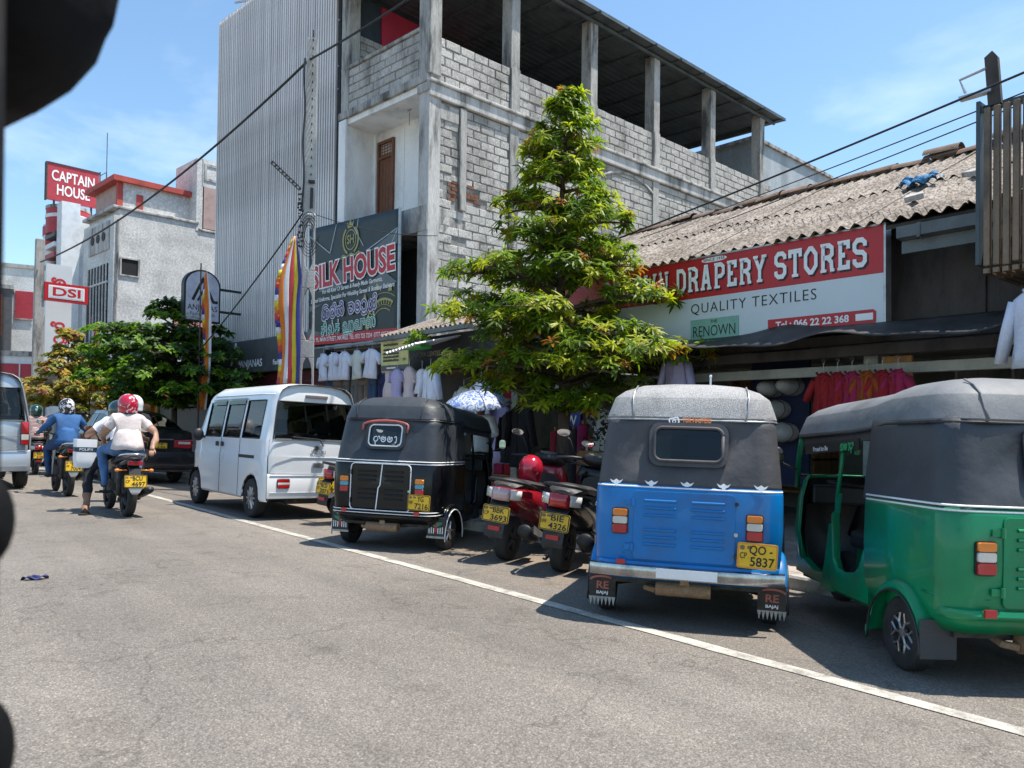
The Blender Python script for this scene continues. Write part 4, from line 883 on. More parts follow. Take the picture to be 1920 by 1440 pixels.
    for i in range(len(rings)-1):
        for j in range(n-1):
            if i == 2 and j in (mid-1, mid): continue
            fs.append((i*n+j, i*n+j+1, (i+1)*n+j+1, (i+1)*n+j))
    b.add(vs, fs); cv = b.build('canopy', canopy, r, 50); cv.modifiers.new('t', 'SOLIDIFY').thickness = -.006
    lean = (.39-.347)/.24
    WM = REAR(-.385, 0, 1.215, lean) @ T(0, 0, .012)
    ww, wh = window[0], .25
    b = MB(); b.prism(rrect(ww-.02, wh-.02, .05), -.004, .0, WM); b.build('rear_window', window[1], r)
    b = MB(); ringplate(b, rrect(ww+.05, wh+.05, .075), rrect(ww-.03, wh-.03, .05), -.006, .008, WM); b.build('window_surround', canopy, r)
    b = MB(); pts = rrect(ww-.022, wh-.022, .052, 6); b.tube([WM @ Vector((x, y, .010)) for x, y in pts+pts[:1]], window[3], 6); b.build('window_trim', window[2], r, True)
    # roof
    rings = []
    for ins, z in ((-.014, 1.385), (-.022, 1.405), (-.004, 1.46), (.022, 1.535), (.028, 1.543), (.09, 1.592), (.20, 1.635), (.38, 1.660)):
        rings.append([Vector((x, y, z-drop(x))) for x, y in RRc(.556-ins, .50-ins, -.336+ins, 1.74-ins*.9, max(.20-ins*.35, .05), max(.11-ins*.2, .03))])
    b = MB(); b.loft(rings, True, False, True); rfo = b.build('roof', roof, r, 24)
    low = rings[0]
    b = MB(); low = [Vector((p.x-.006 if p.x < 0 else p.x, p.y*1.014, p.z)) for p in low]; b.tube(low+low[:1], .008, 5); b.build('roof_piping', m_steel if trim == 'steel' else m_black, rfo, True)
    # seams: two fore-and-aft welts near the rear corners plus the break line
    for sg in (1, -1):
        b = MB(); b.tube([(-.362, sg*.37, 1.405), (-.338, sg*.38, 1.46), (-.314, sg*.385, 1.538), (-.25, sg*.38, 1.590), (-.15, sg*.37, 1.628)], .006, 5); b.build('roof_seam', m_steel if trim == 'steel' else roof, rfo, True)
        b = MB(); b.bx(.44, 1.62, sg*.53-.004, sg*.53+.004, 1.31, 1.40); o = b.build('side_flap', canopy, r); 
        for v in o.data.vertices: v.co.z -= drop(v.co.x); v.co.y -= sg*.03*max(0, v.co.x-.4)
    # belt trim, bumper rail
    for k, z in enumerate((.925, .95) if trim != 'steel' else (.925,)):
        q = [Vector((x, y, z)) for x, y in U(.612, -.428, .42, .135)]; b = MB(); b.tube(q, .006, 5); b.build('belt_trim', m_letter, r, True)
    # rear hatch with louvres
    HM = REAR(-.447, .015, .67, .0)
    b = MB(); b.prism(rrect(.66, .46, .03), 0, .008, HM); ht = b.build('engine_hatch', paint, r, bevel=.003)
    lv_ = MB(); lv_.loft([[Vector((x, .010*math.cos(a), .011*math.sin(a))) for a in [R(180*i/6) for i in range(7)]] for x in (-.105, -.095, .095, .105)], False); lvm = lv_.mesh('louvre', paint, True)
    for sx_ in (-1, 1):
        for k in range(6): inst(lvm, 'louvre', ht, HM @ T(sx_*.155, .165-.048*k-(.05 if k > 2 else 0), .009))
    for sx_, yy in ((-1, .15), (-1, -.15)):
        b = MB(); b.cyl(HM @ Vector((-.335, yy-.025, .012)), HM @ Vector((-.335, yy+.025, .012)), .011, n=8); b.bx(-.39, -.32, yy-.018, yy+.018, .002, .009, HM); b.build('hinge', paint, ht)
    for yy in (.17, -.03, -.17):
        b = MB(); b.cyl(HM @ Vector((.335, yy, 0)), HM @ Vector((.335, yy, .02)), .013, n=8); b.build('latch', m_black if yy != -.03 else m_steel, ht)
    for sg in (1, -1):
        for k, z in enumerate((.84, .63, .48)):
            q = [(-.20, sg*.617, z), (-.30, sg*.612, z), (-.385, sg*.575, z), (-.425, sg*.50, z), (-.434, sg*.40, z)][:(5 if k != 1 else 3)]
            b = MB(); b.tube(q, .006, 5); b.build('crease', paint, body, True)
        lens_stack(r, REAR(-.438, sg*.435, .69, 0), .098, .165, light_cols)
        if not (trim == 'steel' and sg < 0): b = MB(); b.bx(-.478, -.460, sg*.42-.03, sg*.42+.03, .395, .435); b.build('reflector', m_red, r)
    # lower rail
    b = MB(); b.loft([[Vector((x-dx, y*(1+dx*.05), z)) for x, y in U(.60, -.42, -.1, .13)] for dx, z in ((.0, .43), (.035, .425), (.045, .40), (.03, .375), (.0, .37))], False); b.build('rear_rail', paint, r, 50)
    # running gear
    for sg in (1, -1):
        wheel(r, (0, sg*.565, .205), .205, .105, .118, wheels, rim, sg)
        b = MB(); b.tube([(.0, sg*.5, .21), (.0, sg*.2, .27)], .03, 8); b.tube([(.45, sg*.3, .30), (.0, sg*.42, .22)], .025, 6); b.tube([(-.05, sg*.34, .25), (-.1, sg*.36, .42)], .035, 8); b.build('swing_arm', m_grime, r, True)
    b = MB(); b.bx(-.30, .3, -.24, .24, .24, .36); b.bx(-.38, -.3, -.40, .40, .30, .36); b.build('engine', m_grime, r, bevel=.03)
    b = MB(); b.tube([(-.36, -.17, .245), (-.36, .19, .245)], .052, 14); b.tube([(-.36, .19, .225), (-.33, .26, .235), (-.2, .27, .27)], .02, 8); b.bx(-.40, -.34, -.03, .03, .26, .33); b.build('silencer', m_rust, r, 40)
    wheel(r, (1.98, 0, .205), .205, .10, .118, 'steel', m_grime, 1)
    for sg in (1, -1):
        b = MB(); b.tube([(1.74, sg*.50, 1.06), (1.76, sg*.60, 1.10), (1.75, sg*.635, 1.13)], .008, 6); mi_ = b.build('mirror', m_black, r, True)
        b = MB(); b.sph((1.76, sg*.655, 1.16), (.022, .055, .075), 12, 8); b.build('mirror_shell', m_black, mi_, True)
        b = MB(); b.prism(rrect(.085, .12, .035), 0, .003, REAR(1.735, sg*.655, 1.16)); b.build('mirror_glass', m_mirror, mi_)
    return r, HM, WM
def mudflaps(r, w, h, z0, mat, art=None):
    for sg in (1, -1):
        b = MB(); b.bx(-.275, -.262, sg*.565-w/2, sg*.565+w/2, z0, z0+h); f = b.build('mud_flap', mat, r, bevel=.004)
        if art: art(f, REAR(-.2765, sg*.565, z0+h/2), w, h)
m_blue = mk('blue_enamel', (.001, .155, .44), .36, var=.12, scale=2.5, coat=.25, fine=.03, fscale=200, spec=.35, bump=.10, bscale=5, col2=(.02, .125, .33), amt=.35)
m_green = mk('green_enamel', (.001, .20, .078), .32, var=.12, scale=2.5, coat=.3, fine=.03, fscale=200, spec=.35, bump=.10, bscale=5, col2=(.015, .14, .062), amt=.35)
m_jet = mk('black_enamel', (.006, .007, .009), .2, var=.1, coat=.1, spec=.3, fine=.02, bump=.04, bscale=5)
m_can_grey = mk('canopy_grey_vinyl', (.062, .060, .064), .62, var=.14, scale=2.2, bump=.45, bscale=7, fine=.05)
m_can_blue = mk('canopy_slate_vinyl', (.040, .045, .053), .55, var=.14, scale=2.2, bump=.45, bscale=7, fine=.05)
m_can_black = mk('canopy_black_vinyl', (.034, .040, .048), .48, var=.16, scale=2.2, bump=.45, bscale=7, fine=.05)
m_roof_spk = mk('canopy_speckled', (.30, .295, .29), .7, var=.15, scale=3, bump=.35, bscale=180, fine=.24, fscale=150)
m_roof_slate = mk('canopy_faded_roof', (.16, .165, .17), .6, var=.2, scale=2, bump=.4, bscale=7, fine=.06)
m_bumper = mk('dull_chrome', (.40, .41, .43), .16, 1.0, var=.3, scale=5, col2=(.20, .21, .23))
COLB = ((.30, m_amber), (.32, m_clear), (.38, m_red))

# blue one
tb, HM, WM = tuk('blue three-wheeler with grey canopy seen square from behind', on_ground(4.52, 3.47, 54.6), m_blue, m_can_grey, m_roof_spk, 'steel', 'steel', m_grime, (.47, m_tint, m_can_grey, .012), COLB)
b = MB(); b.loft([[Vector((-.505+dx+.05*(abs(y)/.63)**4, y, z+.0*y)) for y in [(-.63+1.26*i/16) for i in range(17)]] for dx, z in ((.03, .408), (.0, .40), (-.008, .362), (.0, .325), (.03, .318))], False); b.build('bumper', m_bumper, tb, 50)
b = MB(); b.prism([(-.19, -.03), (.20, -.03), (.20, .032), (-.19, .032)], 0, .004, REAR(-.518, -.01, .365)); b.build('bumper_plate', m_white, tb)
plate(tb, REAR(-.470, -.455, .515) @ RZ(-2), 'CP', 'QO -', '5837', .25, .165, m_amber)
for i in range(5):
    q = MB(); M_ = REAR(-.43, .47-.235*i, .95, .15)
    q.prism([(-.045, .018), (-.02, .006), (0, .02), (.02, .006), (.045, .018), (.03, -.004), (.012, -.012), (.008, -.028), (0, -.018), (-.008, -.028), (-.012, -.012), (-.03, -.004)], .006, .010, M_); q.build('winged_badge', m_letter, tb)
text('TUK MASTERS', .034, m_amber, tb, WM @ T(.05, .168, .002), .05, ext=.001, fit=.19); text('PROUDLY RUN BY OUR CUSTOMERS', .011, m_letter, tb, WM @ T(.05, .142, .002), .01, ext=.0006, fit=.18)
q = MB(); ringplate(q, rrect(.07, .05, .012), rrect(.052, .032, .008), 0, .002, WM @ T(-.10, .162, .002) @ RZ(12)); ringplate(q, [(.014*math.cos(a), .014*math.sin(a)) for a in [R(k*36) for k in range(10)]], [(.007*math.cos(a), .007*math.sin(a)) for a in [R(k*36) for k in range(10)]], 0, .002, WM @ T(-.10, .158, .002)); ringplate(q, [(.012*math.cos(a), .012*math.sin(a)) for a in [R(k*36) for k in range(10)]], [(.006*math.cos(a), .006*math.sin(a)) for a in [R(k*36) for k in range(10)]], 0, .002, WM @ T(-.09, .132, .002)); q.build('sticker_icon', m_letter, tb)
m_flap = mk('mud_flap_rubber', (.045, .037, .03), .8, var=.25, scale=8)
m_fringe = mk('fringe_grey', (.36, .34, .31), .7, var=.2, scale=20)
m_flapred = mk('flap_red_ink', (.42, .13, .10), .7)
def re_art(f, M, w, h):
    text('RE', .052, m_flapred, f, M @ T(0, .0, .001), .03, ext=.0006, fit=.085); text('BAJAJ', .020, m_letter, f, M @ T(0, -.05, .001), .03, ext=.0006, fit=.08)
    q = MB(); q.strip([(.09*math.cos(R(a)), .028+.035*math.sin(R(a))) for a in range(15, 166, 15)], .014, .001); q.v = [tuple(M @ Vector(p)) for p in q.v]; q.build('arc_mark', m_flapred, f)
    q = MB(); n = 7
    for i in range(n): x = -w/2+w*(i+.5)/n; q.add([M @ Vector(p) for p in ((x-w/n/2, -h/2+.012, .001), (x+w/n/2, -h/2+.012, .001), (x, -h/2-.05, .001), (x-w/n/2, -h/2+.012, -.004), (x+w/n/2, -h/2+.012, -.004), (x, -h/2-.05, -.004))], [(0, 1, 2), (3, 5, 4), (0, 3, 4, 1), (1, 4, 5, 2), (2, 5, 3, 0)])
    q.build('fringe', m_fringe, f)
mudflaps(tb, .185, .18, .125, m_flap, re_art)
q = MB(); q.cyl((.9, -.12, 1.55), (.9, -.12, 1.80), .009, n=6); q.sph((.9, -.12, 1.80), .014, 6, 4); q.build('aerial', m_letter, tb)

# green one
tg, HMg, WMg = tuk('green three-wheeler with slate canopy at the right edge', on_ground(4.955, 1.575, 37.3), m_green, m_can_blue, m_roof_slate, 'white', 'split', m_alloy, (.36, m_glass, m_steel, .010), COLB)
mudflaps(tg, .20, .21, .13, mk('plain_flap', (.05, .05, .052), .8, var=.15))
for sg in (1, -1):
    for i in range(12):
        q = MB(); q.sph((.45, sg*(.602-.055*(i/11.)), .97+i*.036), .008, 6, 4); q.build('stud', m_letter, tg)
q = MB(); q.bx(.62, 1.45, .525, .535, 1.26, 1.335, RY(3)); q.build('visor_strip', m_black, tg); mk('sticker_green', (.02, .35, .12), .5)
text('Proud to Be', .035, m_letter, tg, frame((1.25, .538, 1.225), (-1, 0, .05), (0, 0, 1)), .02, ext=.0008)

# black one
tk, HMk, WMk = tuk('black three-wheeler with black canopy beside the white van', on_ground(4.53, 7.43, 56.0), m_jet, m_can_black, m_can_black, 'white', 'six', m_alloy, (.40, m_glass, m_letter, .008), ((.34, m_amber), (.28, mk('blue_lens', (.05, .35, .5), .16, coat=.8)), (.38, m_red)))
plate(tk, REAR(-.466, -.44, .53) @ RZ(-2), 'NW', 'YG', '7216', .25, .165)
q = MB(); pts = [(-.26, .05)]+[(-.26+.0*i, .08) for i in range(1)]+[(.25*math.cos(R(a))*1.05, .10+.055*math.sin(R(a))) for a in range(170, 9, -10)]+[(.26, .03)]
q.tube([WMk @ Vector((x, y, .03)) for x, y in pts], .013, 8); q.build('window_hood', mk('red_rubber', (.35, .08, .07), .5, var=.3, scale=6, col2=(.3, .3, .3)), tk, True)
q = MB(); ringplate(q, rrect(.70, .50, .05), rrect(.684, .484, .045), .0, .012, HMk); q.strip([(.02, .24), (.0, .02), (-.02, -.01), (-.04, -.24)], .012, .012); 
q.v = [tuple(p) if i < len(q.v)-8 else tuple(HMk @ Vector(p)) for i, p in enumerate(q.v)]; q.build('hatch_outline', m_letter, tk)
for z in (.425, .395):
    q = MB(); q.tube([Vector((x-.042, y*1.004, z)) for x, y in U(.60, -.42, -.1, .13)], .005, 5); q.build('rail_stripe', m_letter, tk, True)
m_fgreen = mk('flap_green_ink', (.03, .22, .14), .6)
def star_art(f, M, w, h):
    q = MB(); q.prism([(-.07, .04), (0, -.005), (.07, .04), (.07, .055), (-.07, .055)], .0005, .002, M); q.build('green_mark', m_fgreen, f)
    q = MB(); q.prism([(-.02, -.05), (.02, -.05), (.0, .045)], .002, .0035, M); q.prism([(-.008, .02), (.008, .02), (.012, .075), (-.012, .075)], .002, .0035, M); q.build('red_mark', m_red, f)
    q = MB()
    for i in range(7):
        x = -.075+i*.025
        if abs(x) > .02: q.bx(x-.005, x+.005, -.065, -.01+.5*abs(x)*.4, .0005, .0018, M)
    q.build('white_bars', m_letter, f); q = MB(); q.bx(-w/2-.005, w/2+.005, -h/2-.01, -h/2+.012, -.012, .004, M); q.build('flap_weight', m_fringe, f)
mudflaps(tk, .20, .21, .16, mk('black_flap', (.025, .03, .026), .6), star_art)
# sticker script on the black one's window: round looping letters
def loops(parent, M, mat, glyphs, th, h, name='lettering', z=.001):
    """round script drawn as curved strokes; each glyph: list of polylines in a 0..1 cell with its width"""
    b = MB(); x = 0; k = 0
    for w, strokes in glyphs:
        for st in strokes: b.strip([((x+p[0])*h, p[1]*h) for p in st], th*h, z+k*.0003); k += 1
        x += w
    b.v = [(p[0]-x*h/2, p[1]-h/2, p[2]) for p in b.v]
    o = b.build(name, mat, parent, fix=False); o.matrix_local = M; return o
def arc(cx, cy, rx, ry, a0, a1, n=12): return [(cx+rx*math.cos(R(a0+(a1-a0)*i/n)), cy+ry*math.sin(R(a0+(a1-a0)*i/n))) for i in range(n+1)]
G_a = (1.0, [arc(.35, .45, .28, .32, 60, 380)+arc(.75, .5, .15, .3, 180, -10, 6), [(.3, .1), (.35, -.25), (.45, -.3)]])
G_ma = (.95, [arc(.3, .4, .22, .3, 200, -120)+[], arc(.62, .42, .22, .34, 200, -70), arc(.45, .25, .4, .2, 190, 350)])
G_ba = (.9, [arc(.4, .45, .32, .35, 100, 420), arc(.42, .5, .12, .14, 0, 330)])
G_aa = (.5, [arc(.25, .5, .15, .3, 150, -10, 8)+[(.38, .1), (.28, .0), (.2, .1)]])
loops(tk, WMk @ T(0, -.035, .003), m_letter, [G_a, G_ba, G_ba, G_aa], .13, .085)
loops(tg, frame((.84, .538, 1.25), (-1, 0, .05), (0, 0, 1)), MATS['sticker_green'], [G_ma, G_ba, G_aa, G_a], .2, .06)
# ------------------------------------------------------------------ vans and car: lofted bodies with real window openings
def carbody(parent, xs, section, cuts, paint, name='body', ncap=None):
    """xs stations (rear to front); section(x) -> left half outline bottom to top centre [(y,z)...]; cuts: {window name: set of (station, row)}"""
    rows = [section(x) for x in xs]; n = len(rows[0]); b = MB(); gl = {}
    for sg in (1, -1):
        vs = [Vector((x, sg*y, z)) for x, rw in zip(xs, rows) for y, z in rw]; fs = []; gf = {}
        for i in range(len(xs)-1):
            for j in range(n-1):
                f = (i*n+j, i*n+j+1, (i+1)*n+j+1, (i+1)*n+j)
                hit = [k for k, c in cuts.items() if (i, j) in c]
                if hit: gf.setdefault(hit[0], []).append(f)
                else: fs.append(f)
        b.add(vs, fs)
        for k, f in gf.items():
            g_ = MB(); g_.add([(v.x, v.y-sg*.008, v.z) for v in vs], f); used = sorted({i for q in f for i in q}); mp_ = {u: i for i, u in enumerate(used)}
            g2 = MB(); g2.add([g_.v[u] for u in used], [tuple(mp_[i] for i in q) for q in f]); gl[(k, sg)] = g2
    o = b.build(name, paint, parent, 32)
    m = o.modifiers.new('weld', 'WELD'); m.merge_threshold = .0015
    return o, gl
def interp(tab, x):
    for (x0, y0), (x1, y1) in zip(tab, tab[1:]):
        if x <= x1: return y0+(y1-y0)*max(0, min(1, (x-x0)/(x1-x0)))
    return tab[-1][1]
def archz(x, wheels, ra, zc, sill):
    z = sill
    for xa in wheels:
        d = ra*ra-(x-xa)**2
        if d > 0: z = max(z, zc+math.sqrt(d))
    return z
m_vwhite = mk('van_white', (.74, .755, .77), .30, var=.04, scale=1.2, coat=.6, fine=.01)
m_silver = mk('van_silver', (.50, .53, .56), .3, .5, var=.05, scale=1.2, coat=.6, fine=.02)
m_cblack = mk('car_black', (.010, .010, .012), .2, var=.1, coat=.5, fine=.01)
m_int = mk('interior_grey', (.06, .06, .062), .8, var=.2)

def build_van(label, M, paint, glassmat, sc_=1.0, hi=False):
    r = thing('van', label, 'van', M=M)
    WX = (0, 2.40); belt, top = 1.10, 1.885
    topz = [(-.6, 1.86), (-.3, top), (1.9, top), (2.15, 1.82), (2.35, 1.62), (2.6, 1.25), (2.78, 1.02), (2.88, .8)]
    hwx = [(-.52, .675), (-.46, .715), (-.36, .728), (2.2, .728), (2.6, .68), (2.80, .60), (2.88, .52)]
    def section(x):
        hw = interp(hwx, x); t_ = interp(topz, x); zb = archz(x, WX, .325, .27, .25)
        k = (t_-belt)/(top-belt) if t_ > belt else 0.0; bz = min(belt, t_); up = lambda z: bz+(z-belt)*max(k, .001)
        lo = [(hw-.02, zb), (hw, zb+.03), (hw, zb+(.86-zb)*.5), (hw+.004, min(.86, bz)), (hw-.006, min(.88, bz)), (hw-.01, bz-.012), (hw-.018, bz)]
        return lo+[(hw-.055, up(1.34)), (hw-.105, up(1.635)), (hw-.125, up(1.69)), (hw-.128, up(1.72)), (hw-.165, up(1.79)), (hw-.25, up(1.85)), (hw-.42, up(1.878)), (0, up(1.885))]
    base = [-.50, -.46, -.40, -.33, -.30, -.24, -.16, -.08, 0, .08, .16, .24, .30, .33, .42, .52, .8, 1.0, 1.20, 1.30, 1.6, 1.86, 2.0, 2.06, 2.10, 2.16, 2.24, 2.32, 2.40, 2.48, 2.56, 2.64, 2.70, 2.74, 2.80, 2.88]
    ix = lambda a: base.index(a)
    cuts = {'quarter_window': {(i, j) for i in range(ix(-.24), ix(.42)) for j in (6, 7)}, 'sliding_window': {(i, j) for i in range(ix(.52), ix(1.20)) for j in (6, 7)}, 'door_window': {(i, j) for i in range(ix(1.30), ix(2.0)) for j in (6, 7)}, 'windscreen': {(i, j) for i in range(ix(2.16), ix(2.56)) for j in (9, 10, 11, 12, 13)}}
    body, gl = carbody(r, base, section, cuts, paint)
    for (k, sg), g_ in gl.items(): g_.build('side_window' if k != 'windscreen' else 'windscreen', glassmat, r, True)
    # rear face: grid with an opening for the back window
    hw = interp(hwx, -.5); zrow = [.30, .42, .62, .635, .86, 1.06, 1.10, 1.36, 1.62, 1.66, 1.76, 1.83, 1.855]; wrow = [.655, .675, .68, .672, .678, .67, .665, .635, .595, .585, .53, .42, .30]; xrow = [-.50, -.52, -.525, -.545, -.548, -.54, -.535, -.512, -.485, -.482, -.475, -.465, -.45]
    cs = [-1, -.93, -.86, -.5, 0, .5, .86, .93, 1]
    vs = []; fs = []; gfs = []
    for z, w_, x in zip(zrow, wrow, xrow):
        for c in cs: vs.append(Vector((x+.035*abs(c)**4+(.02 if abs(c) > .99 else 0), c*w_, z)))
    n = len(cs)
    for i in range(len(zrow)-1):
        for j in range(n-1):
            f = (i*n+j, i*n+j+1, (i+1)*n+j+1, (i+1)*n+j)
            (gfs if i in (6, 7) and 1 <= j <= 6 else fs).append(f)
    b = MB(); b.add(vs, fs); b.build('tailgate', paint, r, 35).modifiers.new('w', 'WELD').merge_threshold = .001
    b = MB(); used = sorted({i for q in gfs for i in q}); mp_ = {u: i for i, u in enumerate(used)}; b.add([vs[u]+Vector((.006, 0, 0)) for u in used], [tuple(mp_[i] for i in q) for q in gfs]); rw = b.build('rear_window', glassmat, r, True)
    # black rubber round the windows
    def gasket(pts, rad, nm='window_gasket'):
        b = MB(); b.tube(pts+pts[:1], rad, 5); b.build(nm, m_black, r, True)
    def sp(x, j, sg): y, z = section(x)[j]; return Vector((x, sg*(y+.001), z))
    for sg in (1, -1):
        for a, c in ((-.24, .42), (.52, 1.20), (1.30, 2.0)):
            xa = [q for q in base if a <= q <= c]
            gasket([sp(q, 6, sg) for q in xa]+[sp(c, 7, sg)]+[sp(q, 8, sg) for q in xa[::-1]]+[sp(a, 7, sg)], .010)
        for a, c in ((.50, 1.22), (1.30, 1.88)):
            b = MB(); b.loft([[Vector((q, sg*(section(q)[8][0]+e), section(q)[8][1]+d)) for e, d in ((-.002, .04), (.02, .03), (.028, -.05), (.02, -.05))] for q in [a, (a+c)/2, c]], False); b.build('rain_visor', m_tint, r)
        b = MB(); b.tube([Vector((q, sg*(section(q)[10][0]+.004), section(q)[10][1])) for q in (-.42, .0, .6, 1.2, 1.9)], .009, 5); b.build('roof_gutter', m_black if sg > 2 else paint, r, True)
        for x0 in (.47, 1.25):
            b = MB(); b.tube([Vector((x0, sg*(section(x0)[j][0]+.0005), section(x0)[j][1])) for j in (1, 2, 3, 4, 5, 6)], .0045, 4); b.build('door_gap', m_dark, r)
        b = MB(); b.bx(-.12, .46, sg*.727, sg*.733, .82, .865); b.build('slide_rail', m_black, r)
        for x0 in (1.12, 1.34):
            b = MB(); b.bx(x0, x0+.10, sg*.729, sg*.745, .96, 1.03); b.build('door_handle', m_black, r, bevel=.01)
        b = MB(); b.sph((2.02, sg*.82, 1.12), (.05, .085, .10), 12, 8); b.cyl((2.03, sg*.68, 1.08), (2.03, sg*.8, 1.1), .02, n=6); b.build('wing_mirror', m_black, r, True)
        for xa in WX: wheel(r, (xa, sg*.64, .272), .272, .155, .165, 'ten', m_alloy, sg)
        b = MB(); b.loft([[Vector((xa+.325*math.cos(R(a)), sg*y, .27+.325*math.sin(R(a)))) for y in (.45, .722)] for xa in WX for a in range(0, 181, 15)][:13], False); b.build('wheel_housing', m_dark, r)
        b = MB(); b.loft([[Vector((2.4+.325*math.cos(R(a)), sg*y, .27+.325*math.sin(R(a)))) for y in (.45, .722)] for a in range(0, 181, 15)], False); b.build('wheel_housing', m_dark, r)
        if not hi: lens = lens_stack(r, REAR(-.549, sg*.47, .50), .17, .12, ((.36, m_red), (.28, m_clear), (.36, m_red)), depth=.02)
        else: lens = lens_stack(r, REAR(-.545, sg*.62, .90), .10, .36, ((.55, m_red), (.25, m_clear), (.2, m_red)), depth=.03)
    b = MB(); pts = [vs[6*n+j] for j in range(1, 8)]+[vs[7*n+7]]+[vs[8*n+j] for j in range(7, 0, -1)]+[vs[7*n+1]]; b.tube([p+Vector((-.002, 0, 0)) for p in pts+pts[:1]], .012, 5); b.build('window_gasket', m_black, r, True)
    b = MB(); b.bx(-.55, -.535, -.63, .63, 1.095, 1.098); b.bx(-.556, -.548, -.655, .655, .855, .862); b.build('tailgate_crease', paint, r)
    b = MB(); b.tube([(-.555, -.10, 1.02), (-.56, -.04, 1.11), (-.545, .36, 1.135)], .010, 6); b.build('rear_wiper', m_black, r)
    b = MB(); b.bx(-.50, -.475, -.17, .17, 1.685, 1.725); b.build('brake_light', mk('smoke_lens', (.25, .2, .2), .2), r, bevel=.006)
    b = MB(); b.bx(-.565, -.55, -.12, .05, .72, .79); b.build('tailgate_handle', m_steel, r, bevel=.01)
    b = MB(); b.loft([[Vector((x, y, z)) for y in (-.70, -.69, -.4, 0, .4, .69, .70)] for x, z in ((-.50, .29), (-.54, .30), (-.55, .36), (-.545, .60), (-.53, .63))], False); bp = b.build('bumper', paint, r, 40); b = MB(); b.bx(-.556, -.548, -.66, .66, .618, .63); b.bx(-.556, -.548, -.66, .66, .375, .38); b.build('bumper_crease', paint, bp)
    b = MB(); b.bx(-.42, 2.6, -.6, .6, .30, .34); b.build('floor', m_grime, r)
    b = MB(); b.tube([(-.47, .25, .25), (-.2, .25, .26)], .035, 8); b.bx(-.3, .3, -.3, .3, .2, .3); b.build('exhaust', m_grime, r)
    for x0 in (.05, .85, 1.55):
        for sy_ in (-.34, .34):
            b = MB(); b.bx(x0, x0+.45, sy_-.24, sy_+.24, .55, .72); b.bx(x0-.12, x0+.02, sy_-.24, sy_+.24, .72, 1.18); b.bx(x0-.10, x0-.01, sy_-.12, sy_+.12, 1.2, 1.38); b.build('seat', m_int, r, bevel=.03)
    b = MB(); b.bx(2.05, 2.5, -.6, .6, .7, 1.02); b.build('dashboard', m_int, r, bevel=.04)
    return r
vn = build_van('white minivan parked along the kerb between black car and black three-wheeler', on_ground(4.86, 10.78, 0) @ SC(1, 1, 1.02), m_vwhite, m_tint)
plate(vn, REAR(-.552, -.20, .475), '', 'PG', '1564', .30, .22)
text('SUZUKI', .045, m_steel, vn, REAR(-.556, -.03, .93), .02, ext=.002, fit=.22)
q = MB(); q.prism([(0, .03), (.045, .0), (.02, -.004), (.045, -.02), (0, -.05), (-.045, -.02), (-.02, -.004), (-.045, 0)], 0, .004, REAR(-.552, .0, 1.0)); q.build('emblem', m_grime, vn)
sv = build_van('silver van cut off by the left edge of the view', on_ground(1.46, 17.3, 0) @ SC(1.25, 1.18, 1.15), m_silver, m_tint, hi=True)

# black saloon car ahead of the white van
cr = thing('saloon_car', 'black saloon car with red tail lights ahead of the white van', 'car', M=on_ground(4.75, 18.9, -3) @ SC(1, 1, 1.13))
topz = [(-.95, 1.0), (-.85, 1.04), (-.30, 1.09), (-.15, 1.12), (.45, 1.40), (.9, 1.46), (1.7, 1.45), (2.1, 1.32), (2.6, 1.06), (3.0, .98), (3.5, .86), (3.62, .7)]
hwc = [(-.97, .74), (-.90, .80), (-.6, .845), (2.8, .85), (3.4, .78), (3.62, .66)]
WXC = (0, 2.65)
def csec(x):
    hw = interp(hwc, x); t_ = interp(topz, x); zb = archz(x, WXC, .335, .31, .24); belt = min(.93, t_-.06); u = t_-belt; g_ = sst(-.2, .6, x)*(1-sst(2.0, 2.75, x)); hi_ = hw-.02-.20*g_
    return [(hw-.03, zb), (hw, zb+.05), (hw, zb+(.75-zb)*.6), (hw, min(.75, belt-.03)), (hw-.012, belt), (hi_+(hw-.03-hi_)*.5, belt+u*.45), (hi_, belt+u*.80), (hi_-.05, belt+u*.93), (hi_*.55, t_-.004), (0, t_)]
xc = [-.97, -.93, -.85, -.6, -.335, -.30, -.22, -.12, -.0, .12, .22, .30, .335, .45, .6, .8, 1.0, 1.15, 1.25, 1.6, 1.8, 2.0, 2.1, 2.32, 2.36, 2.45, 2.55, 2.65, 2.75, 2.85, 2.94, 3.0, 3.3, 3.5, 3.62]
jx = lambda a: xc.index(a)
cc = {'rear_window': {(i, j) for i in range(jx(-.12), jx(.45)) for j in (7, 8)}, 'side': {(i, j) for i in range(jx(.30), jx(1.15)) for j in (4, 5)}, 'side2': {(i, j) for i in range(jx(1.25), jx(2.1)) for j in (4, 5)}, 'wind': {(i, j) for i in range(jx(2.0), jx(2.55)) for j in (7, 8)}}
bd, gl = carbody(cr, xc, csec, cc, m_cblack)
for (k, sg), g_ in gl.items(): g_.build('rear_window' if k == 'rear_window' else 'side_window', m_tint, cr, True)
b = MB(); rr_ = csec(-.97); b.add([Vector((-.97, y, z)) for y, z in rr_]+[Vector((-.97, -y, z)) for y, z in rr_[::-1]], [tuple(range(2*len(rr_)))]); b.build('tail_panel', m_cblack, cr)
b = MB(); b.loft([[Vector((x, y, z)) for y in (-.80, -.78, -.4, 0, .4, .78, .80)] for x, z in ((-.95, .28), (-1.04, .30), (-1.06, .5), (-1.03, .62), (-.96, .64))], False); b.build('bumper', m_cblack, cr, 40)
